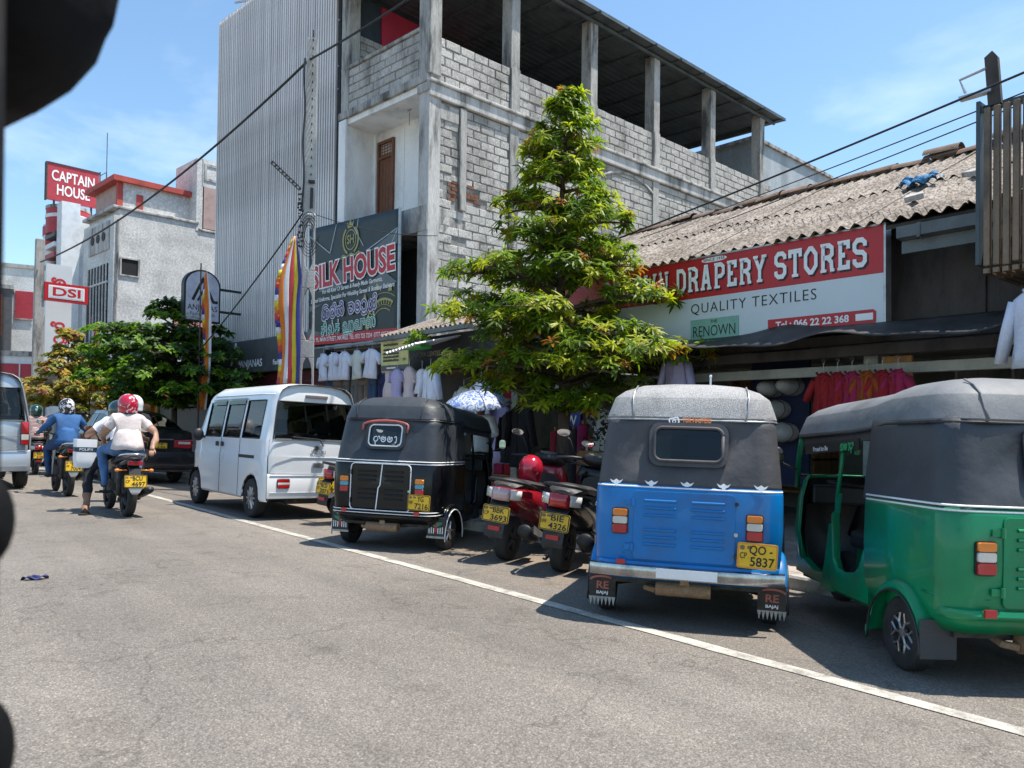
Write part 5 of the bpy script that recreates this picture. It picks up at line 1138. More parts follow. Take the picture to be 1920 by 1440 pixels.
for sg in (1, -1):
    b = MB(); b.prism([(-.22, -.08), (.12, -.10), (.20, .02), (.16, .08), (-.22, .06)] if sg < 0 else [(.22, -.08), (-.12, -.10), (-.20, .02), (-.16, .08), (.22, .06)], 0, .05, REAR(-.965, sg*.58, .80)); tl = b.build('tail_light', m_red, cr, bevel=.012)
    b = MB(); b.bx(-.14, .12, -.01, .035, .05, .056, REAR(-.965, sg*.58, .80)); b.build('lens', m_clear, tl)
    for xa in WXC: wheel(cr, (xa, sg*.74, .31), .31, .19, .20, 'ten', m_alloy, sg)
b = MB(); b.bx(-1.0, -.97, -.34, .34, .865, .885); b.build('chrome_strip', m_chrome, cr)
plate(cr, REAR(-1.0, 0, .75), '', 'CAB', '8546', .42, .11)
b = MB(); b.bx(-.7, 3.3, -.7, .7, .24, .3); b.bx(-.3, 2.3, -.72, .72, .3, .34); b.build('floor', m_grime, cr)
for sy_ in (-.36, .36):
    b = MB(); b.bx(1.2, 1.32, sy_-.24, sy_+.24, .45, 1.05); b.bx(.35, .5, sy_-.3, sy_+.3, .5, 1.0); b.build('seat', m_int, cr, bevel=.04)
# ------------------------------------------------------------------ people
def flesh(name, J, bones, rad, mats, bone_mat, parent=None, hands=(), fold=0.0):
    """one continuous skinned figure: J joints, bones joint pairs, rad radii, bone_mat material index per bone"""
    names = list(J); idx = {n: i for i, n in enumerate(names)}
    bm = bmesh.new(); ly = bm.verts.layers.skin.verify(); vs = [bm.verts.new(J[n]) for n in names]
    for n, v in zip(names, vs): r_ = rad[n]; v[ly].radius = (r_, r_) if not isinstance(r_, tuple) else r_; v[ly].use_root = (n == 'pelvis')
    for a, b_ in bones: bm.edges.new((vs[idx[a]], vs[idx[b_]]))
    me = bpy.data.meshes.new('t'); bm.to_mesh(me); bm.free(); o = bpy.data.objects.new('t', me); COL.objects.link(o)
    o.modifiers.new('s', 'SKIN').use_smooth_shade = True; o.modifiers.new('u', 'SUBSURF').levels = 2; o.modifiers['u'].render_levels = 2
    bpy.context.view_layer.update(); out = bpy.data.meshes.new_from_object(o.evaluated_get(bpy.context.evaluated_depsgraph_get())); bpy.data.objects.remove(o)
    b = MB(); b.add([v.co.copy() for v in out.vertices], [tuple(p.vertices) for p in out.polygons])
    if fold: b.v = [tuple(Vector(p)+Vector((noise.noise(Vector(p)*9), noise.noise(Vector(p)*9+Vector((7, 0, 0))), noise.noise(Vector(p)*11+Vector((0, 5, 0)))))*fold) for p in b.v]
    segs = [(Vector(J[a]), Vector(J[c]), m) for (a, c), m in zip(bones, bone_mat)]
    def near(p):
        best = None
        for a, c, m in segs:
            d = c-a; t_ = max(0, min(1, (p-a).dot(d)/max(d.length_squared, 1e-9))); q = (p-a-d*t_).length
            if best is None or q < best[0]: best = (q, m)
        return best[1]
    b.mi = [near(p.center) for p in out.polygons]
    for (w_, dr, up, mi_) in hands:       # palm is the wrist end; five fingers curl from it
        w_ = Vector(w_); d = Vector(dr).normalized(); u = Vector(up).normalized(); s_ = d.cross(u); b.cur = mi_
        for k in range(4):
            o_ = w_+d*.03+s_*((k-1.5)*.019); l_ = (.062, .072, .068, .052)[k]; b.tube([o_, o_+d*l_*.45, o_+d*l_*.8-u*.022, o_+d*l_*.7-u*.045], [.0095, .009, .008, .006], 6)
        o_ = w_+s_*-.03; b.tube([o_, o_+d*.03-s_*.022-u*.01, o_+d*.05-s_*.02-u*.03], [.011, .01, .007], 6)
    return b.build(name, mats, parent, True, fix=False)
def helmet(parent, c, mat, yaw=0, visor=m_black, s=1.0, full=True, name='helmet'):
    M = T(*c) @ RZ(yaw); b = MB()
    rings = []
    for i in range(11):
        a = R(90-150*i/10) if full else R(90-115*i/10)
        rr_ = math.cos(a) if a > -.3 else math.cos(-.3)+.02*math.sin(a); z = math.sin(a)
        rings.append([M @ Vector(((.140*rr_*math.cos(t_)-.01)*s, .122*rr_*math.sin(t_)*s, .138*z*s)) for t_ in [2*math.pi*k/22 for k in range(22)]])
    b.loft(rings, True, True, False); h = b.build(name, mat, parent, True); h.modifiers.new('t', 'SOLIDIFY').thickness = -.012
    b = MB(); b.loft([[M @ Vector(((.144*math.cos(R(e))*math.cos(R(a))-.008)*s, .127*math.cos(R(e))*math.sin(R(a))*s, .140*math.sin(R(e))*s)) for a in range(-68, 69, 8)] for e in (28, 10, -8, -24)], False); b.build('visor', visor, h, True)
    b = MB(); b.tube([M @ Vector(((.141*math.cos(R(a))*.92-.01)*s, .123*.92*math.sin(R(a))*s, (-.118 if full else -.06)*s)) for a in range(0, 361, 20)], .012*s, 6); b.build('helmet_rim', m_black, h, True)
    return h
m_skin = mk('skin_brown', (.23, .115, .068), .55, var=.1, scale=8)
m_skin2 = mk('skin_light_brown', (.34, .19, .125), .55, var=.1, scale=8)
m_denim = mk('denim_blue', (.075, .17, .36), .9, var=.2, scale=7, bump=.3, fine=.08)
m_tee = mk('pale_tee', (.60, .53, .51), .9, var=.06, scale=5, bump=.4, bscale=14)
m_shirtw = mk('white_shirt', (.70, .72, .76), .9, var=.05, scale=5, bump=.4, bscale=14)
m_trou = mk('black_trousers', (.014, .014, .017), .9, var=.2, bump=.3, bscale=14)
m_bluej = mk('blue_jacket', (.022, .095, .25), .8, var=.15, scale=5, bump=.5, bscale=12)
m_bluet = mk('blue_trousers', (.018, .05, .13), .85, var=.15, bump=.3, bscale=14)
m_shoe = mk('shoe_leather', (.035, .027, .022), .6)
def striped(name, c1, c2, n):
    m, t, b = nodes(name); N = t.nodes.new; K = t.links.new; tcn = N('ShaderNodeTexCoord'); w_ = N('ShaderNodeTexWave'); w_.bands_direction = 'Z'; w_.inputs['Scale'].default_value = n; w_.inputs['Distortion'].default_value = .8; K(tcn.outputs['Object'], w_.inputs[0])
    r_ = N('ShaderNodeValToRGB'); e = r_.color_ramp.elements; e[0].position = .45; e[0].color = c4(c1); e[1].position = .6; e[1].color = c4(c2); K(w_.outputs[0], r_.inputs[0]); K(r_.outputs[0], b.inputs['Base Color']); b.inputs['Roughness'].default_value = .9; return m
def splotch(name, c1, c2, sc_, p=.55, w=.03):
    m, t, b = nodes(name); N = t.nodes.new; K = t.links.new; tcn = N('ShaderNodeTexCoord'); w_ = N('ShaderNodeTexNoise'); w_.inputs['Scale'].default_value = sc_; w_.inputs['Detail'].default_value = 2; w_.inputs['Distortion'].default_value = 1.2; K(tcn.outputs['Object'], w_.inputs[0])
    r_ = N('ShaderNodeValToRGB'); e = r_.color_ramp.elements; e[0].position = p; e[0].color = c4(c1); e[1].position = p+w; e[1].color = c4(c2); K(w_.outputs[0], r_.inputs[0]); K(r_.outputs[0], b.inputs['Base Color']); b.inputs['Roughness'].default_value = .2; b.inputs['Coat Weight'].default_value = .6; return m
m_hred = splotch('helmet_red', (.42, .008, .035), (.62, .5, .5), 15, .58)
m_hteal = mk('helmet_dark_teal', (.012, .03, .032), .15, coat=.8, fine=.01)
m_hbw = splotch('helmet_black_white', (.02, .02, .022), (.62, .62, .62), 9, .47)
m_hgreen = splotch('helmet_green', (.01, .045, .04), (.25, .4, .36), 8, .62)
BONES = [('pelvis', 'waist'), ('waist', 'chest'), ('chest', 'neck'), ('neck', 'head'), ('chest', 'shl'), ('shl', 'sll'), ('sll', 'ell'), ('ell', 'wrl'), ('wrl', 'hal'), ('chest', 'shr'), ('shr', 'slr'), ('slr', 'elr'), ('elr', 'wrr'), ('wrr', 'har'), ('pelvis', 'hil'), ('hil', 'knl'), ('knl', 'cal'), ('cal', 'anl'), ('anl', 'tol'), ('pelvis', 'hir'), ('hir', 'knr'), ('knr', 'car'), ('car', 'anr'), ('anr', 'tor')]
RAD = dict(pelvis=.135, waist=.125, chest=.14, neck=.06, head=.085, shl=.075, sll=.066, ell=.043, wrl=.03, hal=.033, shr=.075, slr=.066, elr=.043, wrr=.03, har=.033, hil=.105, knl=.074, cal=.062, anl=.042, tol=.04, hir=.105, knr=.074, car=.062, anr=.042, tor=.04)
def lerp3(a, b_, t_): return tuple(a[i]+(b_[i]-a[i])*t_ for i in range(3))
def person(label, M, J, mats, sleeve=.5, girth=1.0, long_sleeve=False, shorts=False, group=None, hand_dirs=None, fold=.02):
    """mats: [skin, top, trousers, shoe]"""
    r = thing('person', label, 'person', M=M, group=group); J = dict(J)
    for s_ in 'lr':
        J['sl'+s_] = lerp3(J['sh'+s_], J['el'+s_], sleeve); J['ca'+s_] = lerp3(J['kn'+s_], J['an'+s_], .72 if shorts else .45)
        J['ha'+s_] = tuple(Vector(J['wr'+s_])+(Vector(J['wr'+s_])-Vector(J['el'+s_])).normalized()*.06)
    rad = {k: (v*girth if k in ('pelvis', 'waist', 'chest', 'hil', 'hir') else v) for k, v in RAD.items()}
    sk = 1 if long_sleeve else 0; leg = 0 if shorts else 2
    bmz = [1, 1, 1, 0, 1, 1, sk, sk, 0, 1, 1, sk, sk, 0, 2, 2, 2, leg, 3, 2, 2, 2, leg, 3]
    hd = []
    for s_ in 'lr': hd.append((J['ha'+s_], Vector(J['ha'+s_])-Vector(J['wr'+s_]), (0, 0, 1), 0))
    flesh('body', {k: J[k] for k in ['pelvis']+[x for x in J if x != 'pelvis']}, BONES, rad, mats, bmz, r, hd, fold)
    pw, pp = Vector(J['waist']), Vector(J['pelvis']); g_ = girth; b = MB()
    b.loft([[c_+Vector((rx*g_*math.cos(a), ry*g_*math.sin(a), .008*math.sin(5*a))) for a in [2*math.pi*k/20 for k in range(20)]] for c_, rx, ry in ((pw+Vector((.01, 0, .10)), .105, .125), (pw+Vector((.005, 0, .04)), .122, .142), (pp+Vector((-.005, 0, .03)), .146, .165), (pp+Vector((-.01, 0, -.05)), .158, .178))], True); o_ = b.build('shirt_hem', mats[1], r, True); o_.modifiers.new('t', 'SOLIDIFY').thickness = .006
    h = Vector(J['head']); b = MB(); b.sph(h+Vector((.02, 0, .01)), (.095, .075, .115), 14, 10); b.sph(h+Vector((.115, 0, -.01)), (.018, .014, .022), 8, 6)
    for sg in (1, -1): b.sph(h+Vector((.01, sg*.076, -.005)), (.02, .01, .03), 8, 6); b.sph(h+Vector((.10, sg*.032, .02)), (.012, .016, .009), 8, 5)
    b.sph(h+Vector((.10, 0, -.05)), (.012, .026, .008), 8, 5); b.build('head', mats[0], r, True)
    return r

# ------------------------------------------------------------------ motorcycles
def blob(b, secs, n=14, p=2.6):
    """loft of super-ellipses: (x, zc, hw, hh)"""
    rings = []
    for x, zc, hw, hh in secs:
        ring = []
        for k in range(n):
            a = 2*math.pi*k/n; c_, s_ = math.cos(a), math.sin(a)
            ring.append(Vector((x, hw*math.copysign(abs(c_)**(2/p), c_), zc+hh*math.copysign(abs(s_)**(2/p), s_))))
        rings.append(ring)
    b.loft(rings, True, True, True); return b
def mirrors(r, x, z, hw, tops):
    for sg, (dx, dy, dz) in zip((1, -1), tops):
        b = MB(); b.tube([(x, sg*hw, z), (x-.02, sg*(hw+dy*.5), z+dz*.8), (x+dx, sg*(hw+dy), z+dz)], .007, 6); m_ = b.build('mirror', m_black, r, True)
        b = MB(); b.sph((x+dx+.01, sg*(hw+dy), z+dz+.02), (.018, .062, .04), 12, 7); b.build('mirror_shell', m_black, m_, True)
        b = MB(); b.prism([(.056*math.cos(R(k*30)), .036*math.sin(R(k*30))) for k in range(12)], 0, .003, REAR(x+dx-.012, sg*(hw+dy), z+dz+.02, -.25)); b.build('mirror_glass', m_mirror, m_)
def scooter(label, M, paint, lens, pl_, text_side=None, red_lens=False, group='parked scooters'):
    r = thing('scooter', label, 'scooter', M=M, group=group)
    wheel(r, (0, 0, .215), .215, .10, .125, 'five', m_grime, -1); wheel(r, (1.24, 0, .215), .215, .09, .125, 'five', m_alloy, -1)
    b = MB(); blob(b, [(-.33, .655, .05, .03), (-.30, .655, .105, .055), (-.22, .65, .14, .085), (-.05, .62, .165, .115), (.2, .57, .175, .15), (.42, .52, .165, .17), (.56, .47, .13, .17), (.60, .45, .08, .12)]); body = b.build('body', paint, r, 50)
    b = MB(); b.loft([[Vector((x, y*w_, z-.03*abs(y)**2.5)) for y in [-1+2*i/8 for i in range(9)]]+[Vector((x, y*w_*.9, z-.075)) for y in [1-2*i/8 for i in range(9)]] for x, z, w_ in ((-.27, .745, .07), (-.22, .775, .11), (0, .795, .135), (.2, .775, .14), (.42, .755, .13), (.58, .745, .09))], True, True, True); b.build('seat', m_seat, r, 50)
    b = MB(); b.tube([(.0, .17, .73), (-.2, .15, .77), (-.32, .10, .79), (-.36, 0, .795), (-.32, -.10, .79), (-.2, -.15, .77), (.0, -.17, .73)], .016, 8); b.build('grab_rail', m_black, r, True)
    # tail lamp wraps the rear
    def tail(y0, y1, z0, z1, mat, nm, e=0):
        b = MB(); b.loft([[Vector((-.345-e+.10*(abs(y)/.15)**2.2, y, z)) for y in [y0+(y1-y0)*i/6 for i in range(7)]] for z in (z0, z0+(z1-z0)*.5, z1)], False); o = b.build(nm, mat, r, True); o.modifiers.new('t', 'SOLIDIFY').thickness = .012
    tail(-.075, .075, .60, .715, m_red if red_lens else lens, 'tail_light', .006); tail(-.145, -.078, .615, .705, m_clear, 'indicator', .002); tail(.078, .145, .615, .705, m_clear, 'indicator', .002)
    b = MB(); b.loft([[Vector((x, y, z)) for y in (-.075, -.06, .06, .075)] for x, z in ((-.28, .60), (-.34, .56), (-.37, .42), (-.39, .30), (-.385, .26))], False); mg = b.build('mudguard', m_black, r); mg.modifiers.new('t', 'SOLIDIFY').thickness = .01
    b = MB(); b.bx(-.405, -.385, -.045, .045, .325, .365); b.build('reflector', m_red, r)
    plate(r, REAR(-.385, .0, .475, .06), *pl_, .215, .15)
    b = MB(); b.tube([(.25, -.15, .22), (.0, -.18, .25), (-.22, -.20, .34)], [.03, .055, .065], 12); b.sph((-.23, -.20, .345), (.03, .062, .062), 10, 7); ex = b.build('exhaust', m_black, r, True)
    b = MB(); b.loft([[Vector((x, -.262, z)), Vector((x, -.255, z+h_)), Vector((x, -.22, z+h_+.02))] for x, z, h_ in ((.1, .26, .05), (-.05, .29, .07), (-.2, .33, .08))], False); b.build('heat_shield', m_steel, ex)
    b = MB(); b.bx(-.1, .35, .05, .14, .18, .34); b.tube([(.3, .10, .26), (0, .10, .22)], .05, 8); b.build('engine', m_grime, r, bevel=.03)
    b = MB(); b.bx(.55, 1.0, -.16, .16, .27, .33); b.build('floor_board', m_black, r, bevel=.02)
    b = MB(); b.loft([[Vector((x-.05*(abs(y)/w_)**2, y, z)) for y in [-w_+2*w_*i/8 for i in range(9)]] for x, z, w_ in ((.96, .28, .12), (1.02, .40, .17), (1.02, .62, .19), (.98, .80, .18), (.93, .92, .14))], False); ap = b.build('apron', paint, r, True); ap.modifiers.new('t', 'SOLIDIFY').thickness = .06
    b = MB(); b.bx(.90, .955, -.13, .13, .45, .85); b.build('inner_panel', m_black, r, bevel=.03)
    b = MB(); blob(b, [(.78, .99, .07, .03), (.84, 1.0, .13, .05), (.95, .99, .15, .07), (1.05, .96, .11, .07), (1.10, .94, .05, .03)]); hs = b.build('headset', m_black, r, True)
    b = MB(); b.prism([(.06*math.cos(R(k*20))*1.3, .035*math.sin(R(k*20))) for k in range(18)], 0, .004, frame((.84, 0, 1.046), (0, -1, 0), (.9, 0, .35))); b.build('instrument', m_glass if False else m_alloy, hs)
    for sg in (1, -1):
        b = MB(); b.tube([(.93, sg*.12, .985), (.88, sg*.22, .985), (.83, sg*.34, .965)], [.02, .016, .016], 8); b.build('handlebar_grip', m_black, r, True)
        b = MB(); b.tube([(.90, sg*.20, .97), (.93, sg*.27, .965), (.92, sg*.36, .95)], .006, 5); b.build('brake_lever', m_steel, r)
    mirrors(r, .90, 1.0, .20, ((-.02, .12, .20), (-.02, .13, .18)))
    b = MB(); b.loft([[Vector((1.24+.245*math.cos(R(a)), y, .215+.245*math.sin(R(a)))) for y in (-.06, -.045, 0, .045, .06)] for a in range(20, 171, 15)], False); b.build('front_mudguard', paint, r, True)
    b = MB(); b.tube([(1.24, .06, .22), (1.13, .05, .6), (1.05, 0, .9)], .02, 8); b.tube([(1.24, -.06, .22), (1.13, -.05, .6)], .02, 8); b.build('fork', m_grime, r)
    b = MB(); b.tube([(.35, .1, .22), (.25, .18, .03), (.35, .22, .015)], .012, 6); b.build('side_stand', m_black, r)
    if text_side: text(text_side, .05, m_letter, r, frame((.1, -.185, .64), (1, 0, -.28), (0, -.2, 1)), .02, ext=.001, shear=.3)
    return r
m_sred = mk('scooter_red', (.30, .008, .018), .25, coat=.8, fine=.02)
LEAN = RX(7)
s1 = scooter('red scooter between the black three-wheeler and the black scooter', on_ground(5.0, 6.10, 62) @ RX(6) @ SC(1.05, 1.3, 1.05), m_sred, mk('pale_tail_lens', (.52, .36, .36), .15, coat=.8), ('CP', 'BBK', '3693'))
s2 = scooter('black scooter with wide red tail lamp beside the blue three-wheeler', on_ground(5.02, 5.31, 60) @ RX(6) @ SC(1.05, 1.3, 1.05), m_jet, m_red, ('NW', 'BIE', '4326'), 'DIO', True)
s3 = scooter('dark scooter half hidden between white van and black three-wheeler', on_ground(5.0, 9.60, 76) @ RX(4) @ SC(1.05, 1.25, 1.05), m_jet, m_red, ('CP', 'BCD', '2071'), None, True)
hm = thing('motorcycle_helmet', 'red helmet resting on the seat of the red scooter', 'helmet', M=on_ground(5.0, 6.10, 62) @ RX(6) @ T(.44, .02, .92) @ RZ(200) @ RY(20))
helmet(hm, (0, 0, 0), mk('helmet_candy_red', (.42, .01, .03), .15, coat=.8), 0, m_black, name='shell')

def motorbike(label, M, paint, pl_, name='motorcycle'):
    r = thing(name, label, 'motorcycle', M=M)
    wheel(r, (0, 0, .295), .295, .105, .215, 'five', m_black, 1); wheel(r, (1.27, 0, .295), .295, .085, .215, 'five', m_black, 1)
    b = MB(); blob(b, [(-.34, .83, .03, .02), (-.28, .82, .08, .045), (-.10, .78, .11, .07), (.15, .72, .12, .09), (.35, .70, .10, .08)]); b.build('tail_cowl', paint, r, 50)
    b = MB(); b.loft([[Vector((x, y*w_, z-.03*abs(y)**2.5)) for y in [-1+2*i/8 for i in range(9)]]+[Vector((x, y*w_*.9, z-.07)) for y in [1-2*i/8 for i in range(9)]] for x, z, w_ in ((-.22, .885, .08), (-.10, .89, .12), (.15, .86, .135), (.4, .82, .13), (.62, .80, .11), (.75, .82, .09))], True, True, True); b.build('seat', m_seat, r, 50)
    b = MB(); b.tube([(.05, .15, .84), (-.18, .14, .89), (-.33, .10, .91), (-.38, 0, .91), (-.33, -.10, .91), (-.18, -.14, .89), (.05, -.15, .84)], .015, 8); b.build('grab_rail', m_chrome, r, True)
    b = MB(); blob(b, [(.72, .86, .07, .06), (.80, .90, .12, .10), (.95, .93, .14, .11), (1.10, .90, .11, .09), (1.18, .86, .05, .05)]); b.build('fuel_tank', paint, r, True)
    b = MB(); b.bx(-.335, -.31, -.085, .085, .75, .815); b.build('tail_light', m_red, r, bevel=.015)
    b = MB(); b.loft([[Vector((x, y, z)) for y in (-.065, -.05, .05, .065)] for x, z in ((-.20, .74), (-.33, .70), (-.38, .55), (-.40, .44))], False); mg = b.build('mudguard', m_black, r); mg.modifiers.new('t', 'SOLIDIFY').thickness = .01
    b = MB(); b.loft([[Vector((x, y*w_, z)) for y in (-1, -.6, .6, 1)] for x, z, w_ in ((-.385, .48, .07), (-.42, .43, .075), (-.42, .37, .05), (-.40, .345, .03))], False); b.build('mud_flap', m_silver, r)
    plate(r, REAR(-.41, 0, .53, .12), *pl_, .25, .175)
    for sg in (1, -1):
        b = MB(); b.tube([(-.28, sg*.08, .68), (-.30, sg*.17, .68)], .01, 6); b.sph((-.30, sg*.19, .68), (.03, .03, .025), 8, 6); b.build('indicator', m_amber, r, True)
        b = MB(); b.tube([(.02, sg*.11, .30), (-.02, sg*.12, .70)], .028, 10); b.tube([(.0, sg*.085, .295), (.45, sg*.09, .34)], .022, 8); b.build('shock_absorber', m_grime, r, True)
        b = MB(); b.cyl((.42, sg*.10, .33), (.42, sg*.26, .34), .014, n=6); b.cyl((.62, sg*.1, .30), (.62, sg*.28, .31), .014, n=6); b.build('foot_peg', m_black, r)
        b = MB(); b.tube([(1.05, sg*.08, 1.03), (1.0, sg*.22, 1.08), (.92, sg*.36, 1.06)], .014, 8); b.build('handlebar_grip', m_black, r, True)
    b = MB(); b.tube([(.75, -.08, .3), (.45, -.13, .26), (.1, -.16, .30), (-.20, -.175, .38), (-.33, -.18, .41)], [.02, .022, .045, .055, .05], 12); b.tube([(-.34, -.18, .413), (-.31, -.18, .405)], .030, 10); b.build('exhaust', m_black, r, True)
    b = MB(); b.bx(.5, .82, -.12, .12, .26, .5); b.bx(.58, .76, -.08, .08, .5, .68); b.bx(.2, .5, -.09, .09, .45, .68); b.tube([(.45, 0, .75), (.85, 0, .8), (1.08, 0, .98)], .03, 8); b.tube([(.85, 0, .75), (.8, 0, .3)], .025, 8); b.build('engine', m_grime, r, bevel=.02)
    b = MB(); b.tube([(1.27, .07, .29), (1.10, .07, .98)], .022, 8); b.tube([(1.27, -.07, .29), (1.10, -.07, .98)], .022, 8); b.build('fork', m_steel, r)
    b = MB(); b.sph((1.22, 0, .98), (.08, .11, .12), 12, 8); b.build('headlamp', paint, r, True)
    b = MB(); b.loft([[Vector((1.27+.325*math.cos(R(a)), y, .295+.325*math.sin(R(a)))) for y in (-.055, 0, .055)] for a in range(25, 166, 14)], False); b.build('front_mudguard', paint, r, True)
    mirrors(r, 1.0, 1.08, .20, ((-.02, .14, .16), (-.02, .14, .16)))
    return r
MA = on_ground(2.72, 11.45, 2)
mb1 = motorbike('black motorcycle carrying two riders with a white box', MA @ SC(.97, 1.1, .94), m_jet, ('CP', 'BCU', '4697'))
person('pillion rider in red helmet, pale t-shirt and blue jeans', MA, dict(pelvis=(.20, 0, .95), waist=(.22, 0, 1.08), chest=(.26, 0, 1.26), neck=(.28, 0, 1.40), head=(.31, 0, 1.50), shl=(.26, .165, 1.33), ell=(.30, .30, 1.09), wrl=(.50, .24, 1.02), shr=(.25, -.165, 1.33), elr=(.12, -.35, 1.12), wrr=(-.10, -.26, .95), hil=(.24, .11, .93), knl=(.60, .25, .88), anl=(.50, .20, .42), tol=(.64, .21, .37), hir=(.24, -.11, .93), knr=(.60, -.24, .88), anr=(.50, -.20, .42), tor=(.64, -.21, .37)), [m_skin2, m_tee, m_denim, m_shoe], .55, 1.22)
pr = [o for o in COL.objects if o.get('label', '').startswith('pillion')][0]; helmet(pr, (.32, 0, 1.53), m_hred, -8, m_tint)
b = MB(); b.tube([(.235, .03, 1.42), (.20, .045, 1.34), (.17, .05, 1.27)], [.03, .02, .006], 8); b.build('hair_plait', m_trou, pr, True)
dv = person('driver in dark helmet, white shirt and black trousers with foot on the road', MA, dict(pelvis=(.64, 0, .93), waist=(.68, .01, 1.05), chest=(.76, .02, 1.22), neck=(.81, .02, 1.34), head=(.85, .02, 1.42), shl=(.75, .19, 1.28), ell=(.80, .40, 1.08), wrl=(.98, .36, 1.03), shr=(.77, -.16, 1.28), elr=(.88, -.30, 1.10), wrr=(.96, -.36, 1.08), hil=(.66, .12, .90), knl=(.78, .37, .58), anl=(.50, .42, .14), tol=(.34, .47, .045), hir=(.66, -.12, .90), knr=(.98, -.22, .78), anr=(.80, -.2, .36), tor=(.93, -.2, .30)), [m_skin, m_shirtw, m_trou, m_skin], .6, 1.0, shorts=True)
helmet(dv, (.86, .02, 1.455), m_hteal, 6)
b = MB(); b.prism([(-.12, -.045), (.13, -.05), (.15, 0), (.12, .045), (-.1, .05), (-.13, 0)], .0, .02, T(.37, .46, .004) @ RZ(160)); b.tube([(.36, .41, .02), (.33, .46, .085), (.36, .51, .02)], .012, 6); b.build('sandal', m_shoe, dv)
bx_ = thing('carrier_box', 'white plastic box with dark blue band held beside the riders', 'box', M=MA @ T(.78, .43, .62))
b = MB(); b.loft([[Vector((x*k, y*k, z)) for x, y in rrect(.20, .28, .03)] for z, k in ((.0, .78), (.03, .9), (.12, .98), (.40, 1.0))], True, True, True); b.build('shell', m_white, bx_, 40)
b = MB(); b.loft([[Vector((x*1.01, y*1.01, z)) for x, y in rrect(.20, .28, .03)] for z in (.225, .29)], True); b.build('band', mk('band_navy', (.01, .03, .06), .5), bx_)
text('POLIPX', .035, m_letter, bx_, REAR(-.104, 0, .257), .0, ext=.001, fit=.17)

MBk = on_ground(2.64, 15.1, 1)
motorbike('dark motorcycle ridden by the person in blue', MBk, m_jet, ('WP', 'BFA', '7004'))
p2 = person('rider in blue jacket, blue trousers and black and white helmet', MBk, dict(pelvis=(.38, 0, .93), waist=(.40, 0, 1.07), chest=(.46, 0, 1.27), neck=(.50, 0, 1.42), head=(.53, 0, 1.51), shl=(.46, .19, 1.34), ell=(.58, .36, 1.12), wrl=(.86, .37, 1.07), shr=(.46, -.19, 1.34), elr=(.58, -.34, 1.12), wrr=(.86, -.36, 1.07), hil=(.42, .12, .91), knl=(.80, .24, .80), anl=(.60, .22, .36), tol=(.74, .23, .30), hir=(.42, -.12, .91), knr=(.80, -.24, .80), anr=(.60, -.22, .36), tor=(.74, -.23, .30)), [m_skin, m_bluej, m_bluet, m_shoe], .6, 1.12, long_sleeve=True)
helmet(p2, (.54, 0, 1.545), m_hbw, 0)
MC = on_ground(3.10, 21.8, 0)
scooter('dark scooter ridden by the person in the striped shirt', MC, m_jet, m_red, ('CP', 'BGH', '3108'), None, True, group=None)
p3 = person('rider in pink striped shirt and dark green helmet', MC, dict(pelvis=(.25, 0, .90), waist=(.27, 0, 1.04), chest=(.31, 0, 1.26), neck=(.34, 0, 1.42), head=(.36, 0, 1.53), shl=(.31, .20, 1.34), ell=(.48, .33, 1.10), wrl=(.76, .34, 1.0), shr=(.31, -.20, 1.34), elr=(.48, -.33, 1.10), wrr=(.76, -.34, 1.0), hil=(.30, .12, .88), knl=(.70, .20, .78), anl=(.72, .14, .40), tol=(.85, .14, .36), hir=(.30, -.12, .88), knr=(.70, -.20, .78), anr=(.72, -.14, .40), tor=(.85, -.14, .36)), [m_skin, striped('pink_stripe', (.12, .05, .05), (.55, .42, .40), 9), m_trou, m_shoe], .9, 1.15)
helmet(p3, (.37, 0, 1.56), m_hgreen, 0)
STAND = dict(pelvis=(0, 0, .93), waist=(0, 0, 1.06), chest=(.02, 0, 1.28), neck=(.03, 0, 1.45), head=(.05, 0, 1.57), shl=(.02, .19, 1.38), ell=(.0, .26, 1.10), wrl=(.08, .25, .86), shr=(.02, -.19, 1.38), elr=(.0, -.26, 1.10), wrr=(.08, -.25, .86), hil=(0, .10, .90), knl=(.02, .11, .48), anl=(0, .12, .09), tol=(.13, .13, .04), hir=(0, -.10, .90), knr=(.02, -.11, .48), anr=(0, -.12, .09), tor=(.13, -.13, .04))
p4 = person('person whose white helmet just shows above the red helmet', on_ground(3.27, 13.6, 0) , STAND, [m_skin, m_trou, m_trou, m_shoe], .9, 1.0, long_sleeve=True)
helmet(p4, (.05, 0, 1.60), mk('helmet_white', (.7, .7, .7), .2, coat=.6), 0)
far = copy_tree(tk); far.matrix_world = on_ground(4.9, 27.6, -4); far['label'] = 'far three-wheeler with grey roof ahead of the motorcycles'; far['group'] = 'three-wheelers down the street'
for ch in list(far.children):
    if ch.name.split('.')[0] == 'roof' or ch.name.split('.')[0] == 'canopy':
        ch.material_slots[0].link = 'OBJECT'; ch.material_slots[0].material = m_roof_slate
    if ch.name.split('.')[0] in ('number_plate', 'lettering'): 
        for g_ in list(ch.children): bpy.data.objects.remove(g_)
        bpy.data.objects.remove(ch)
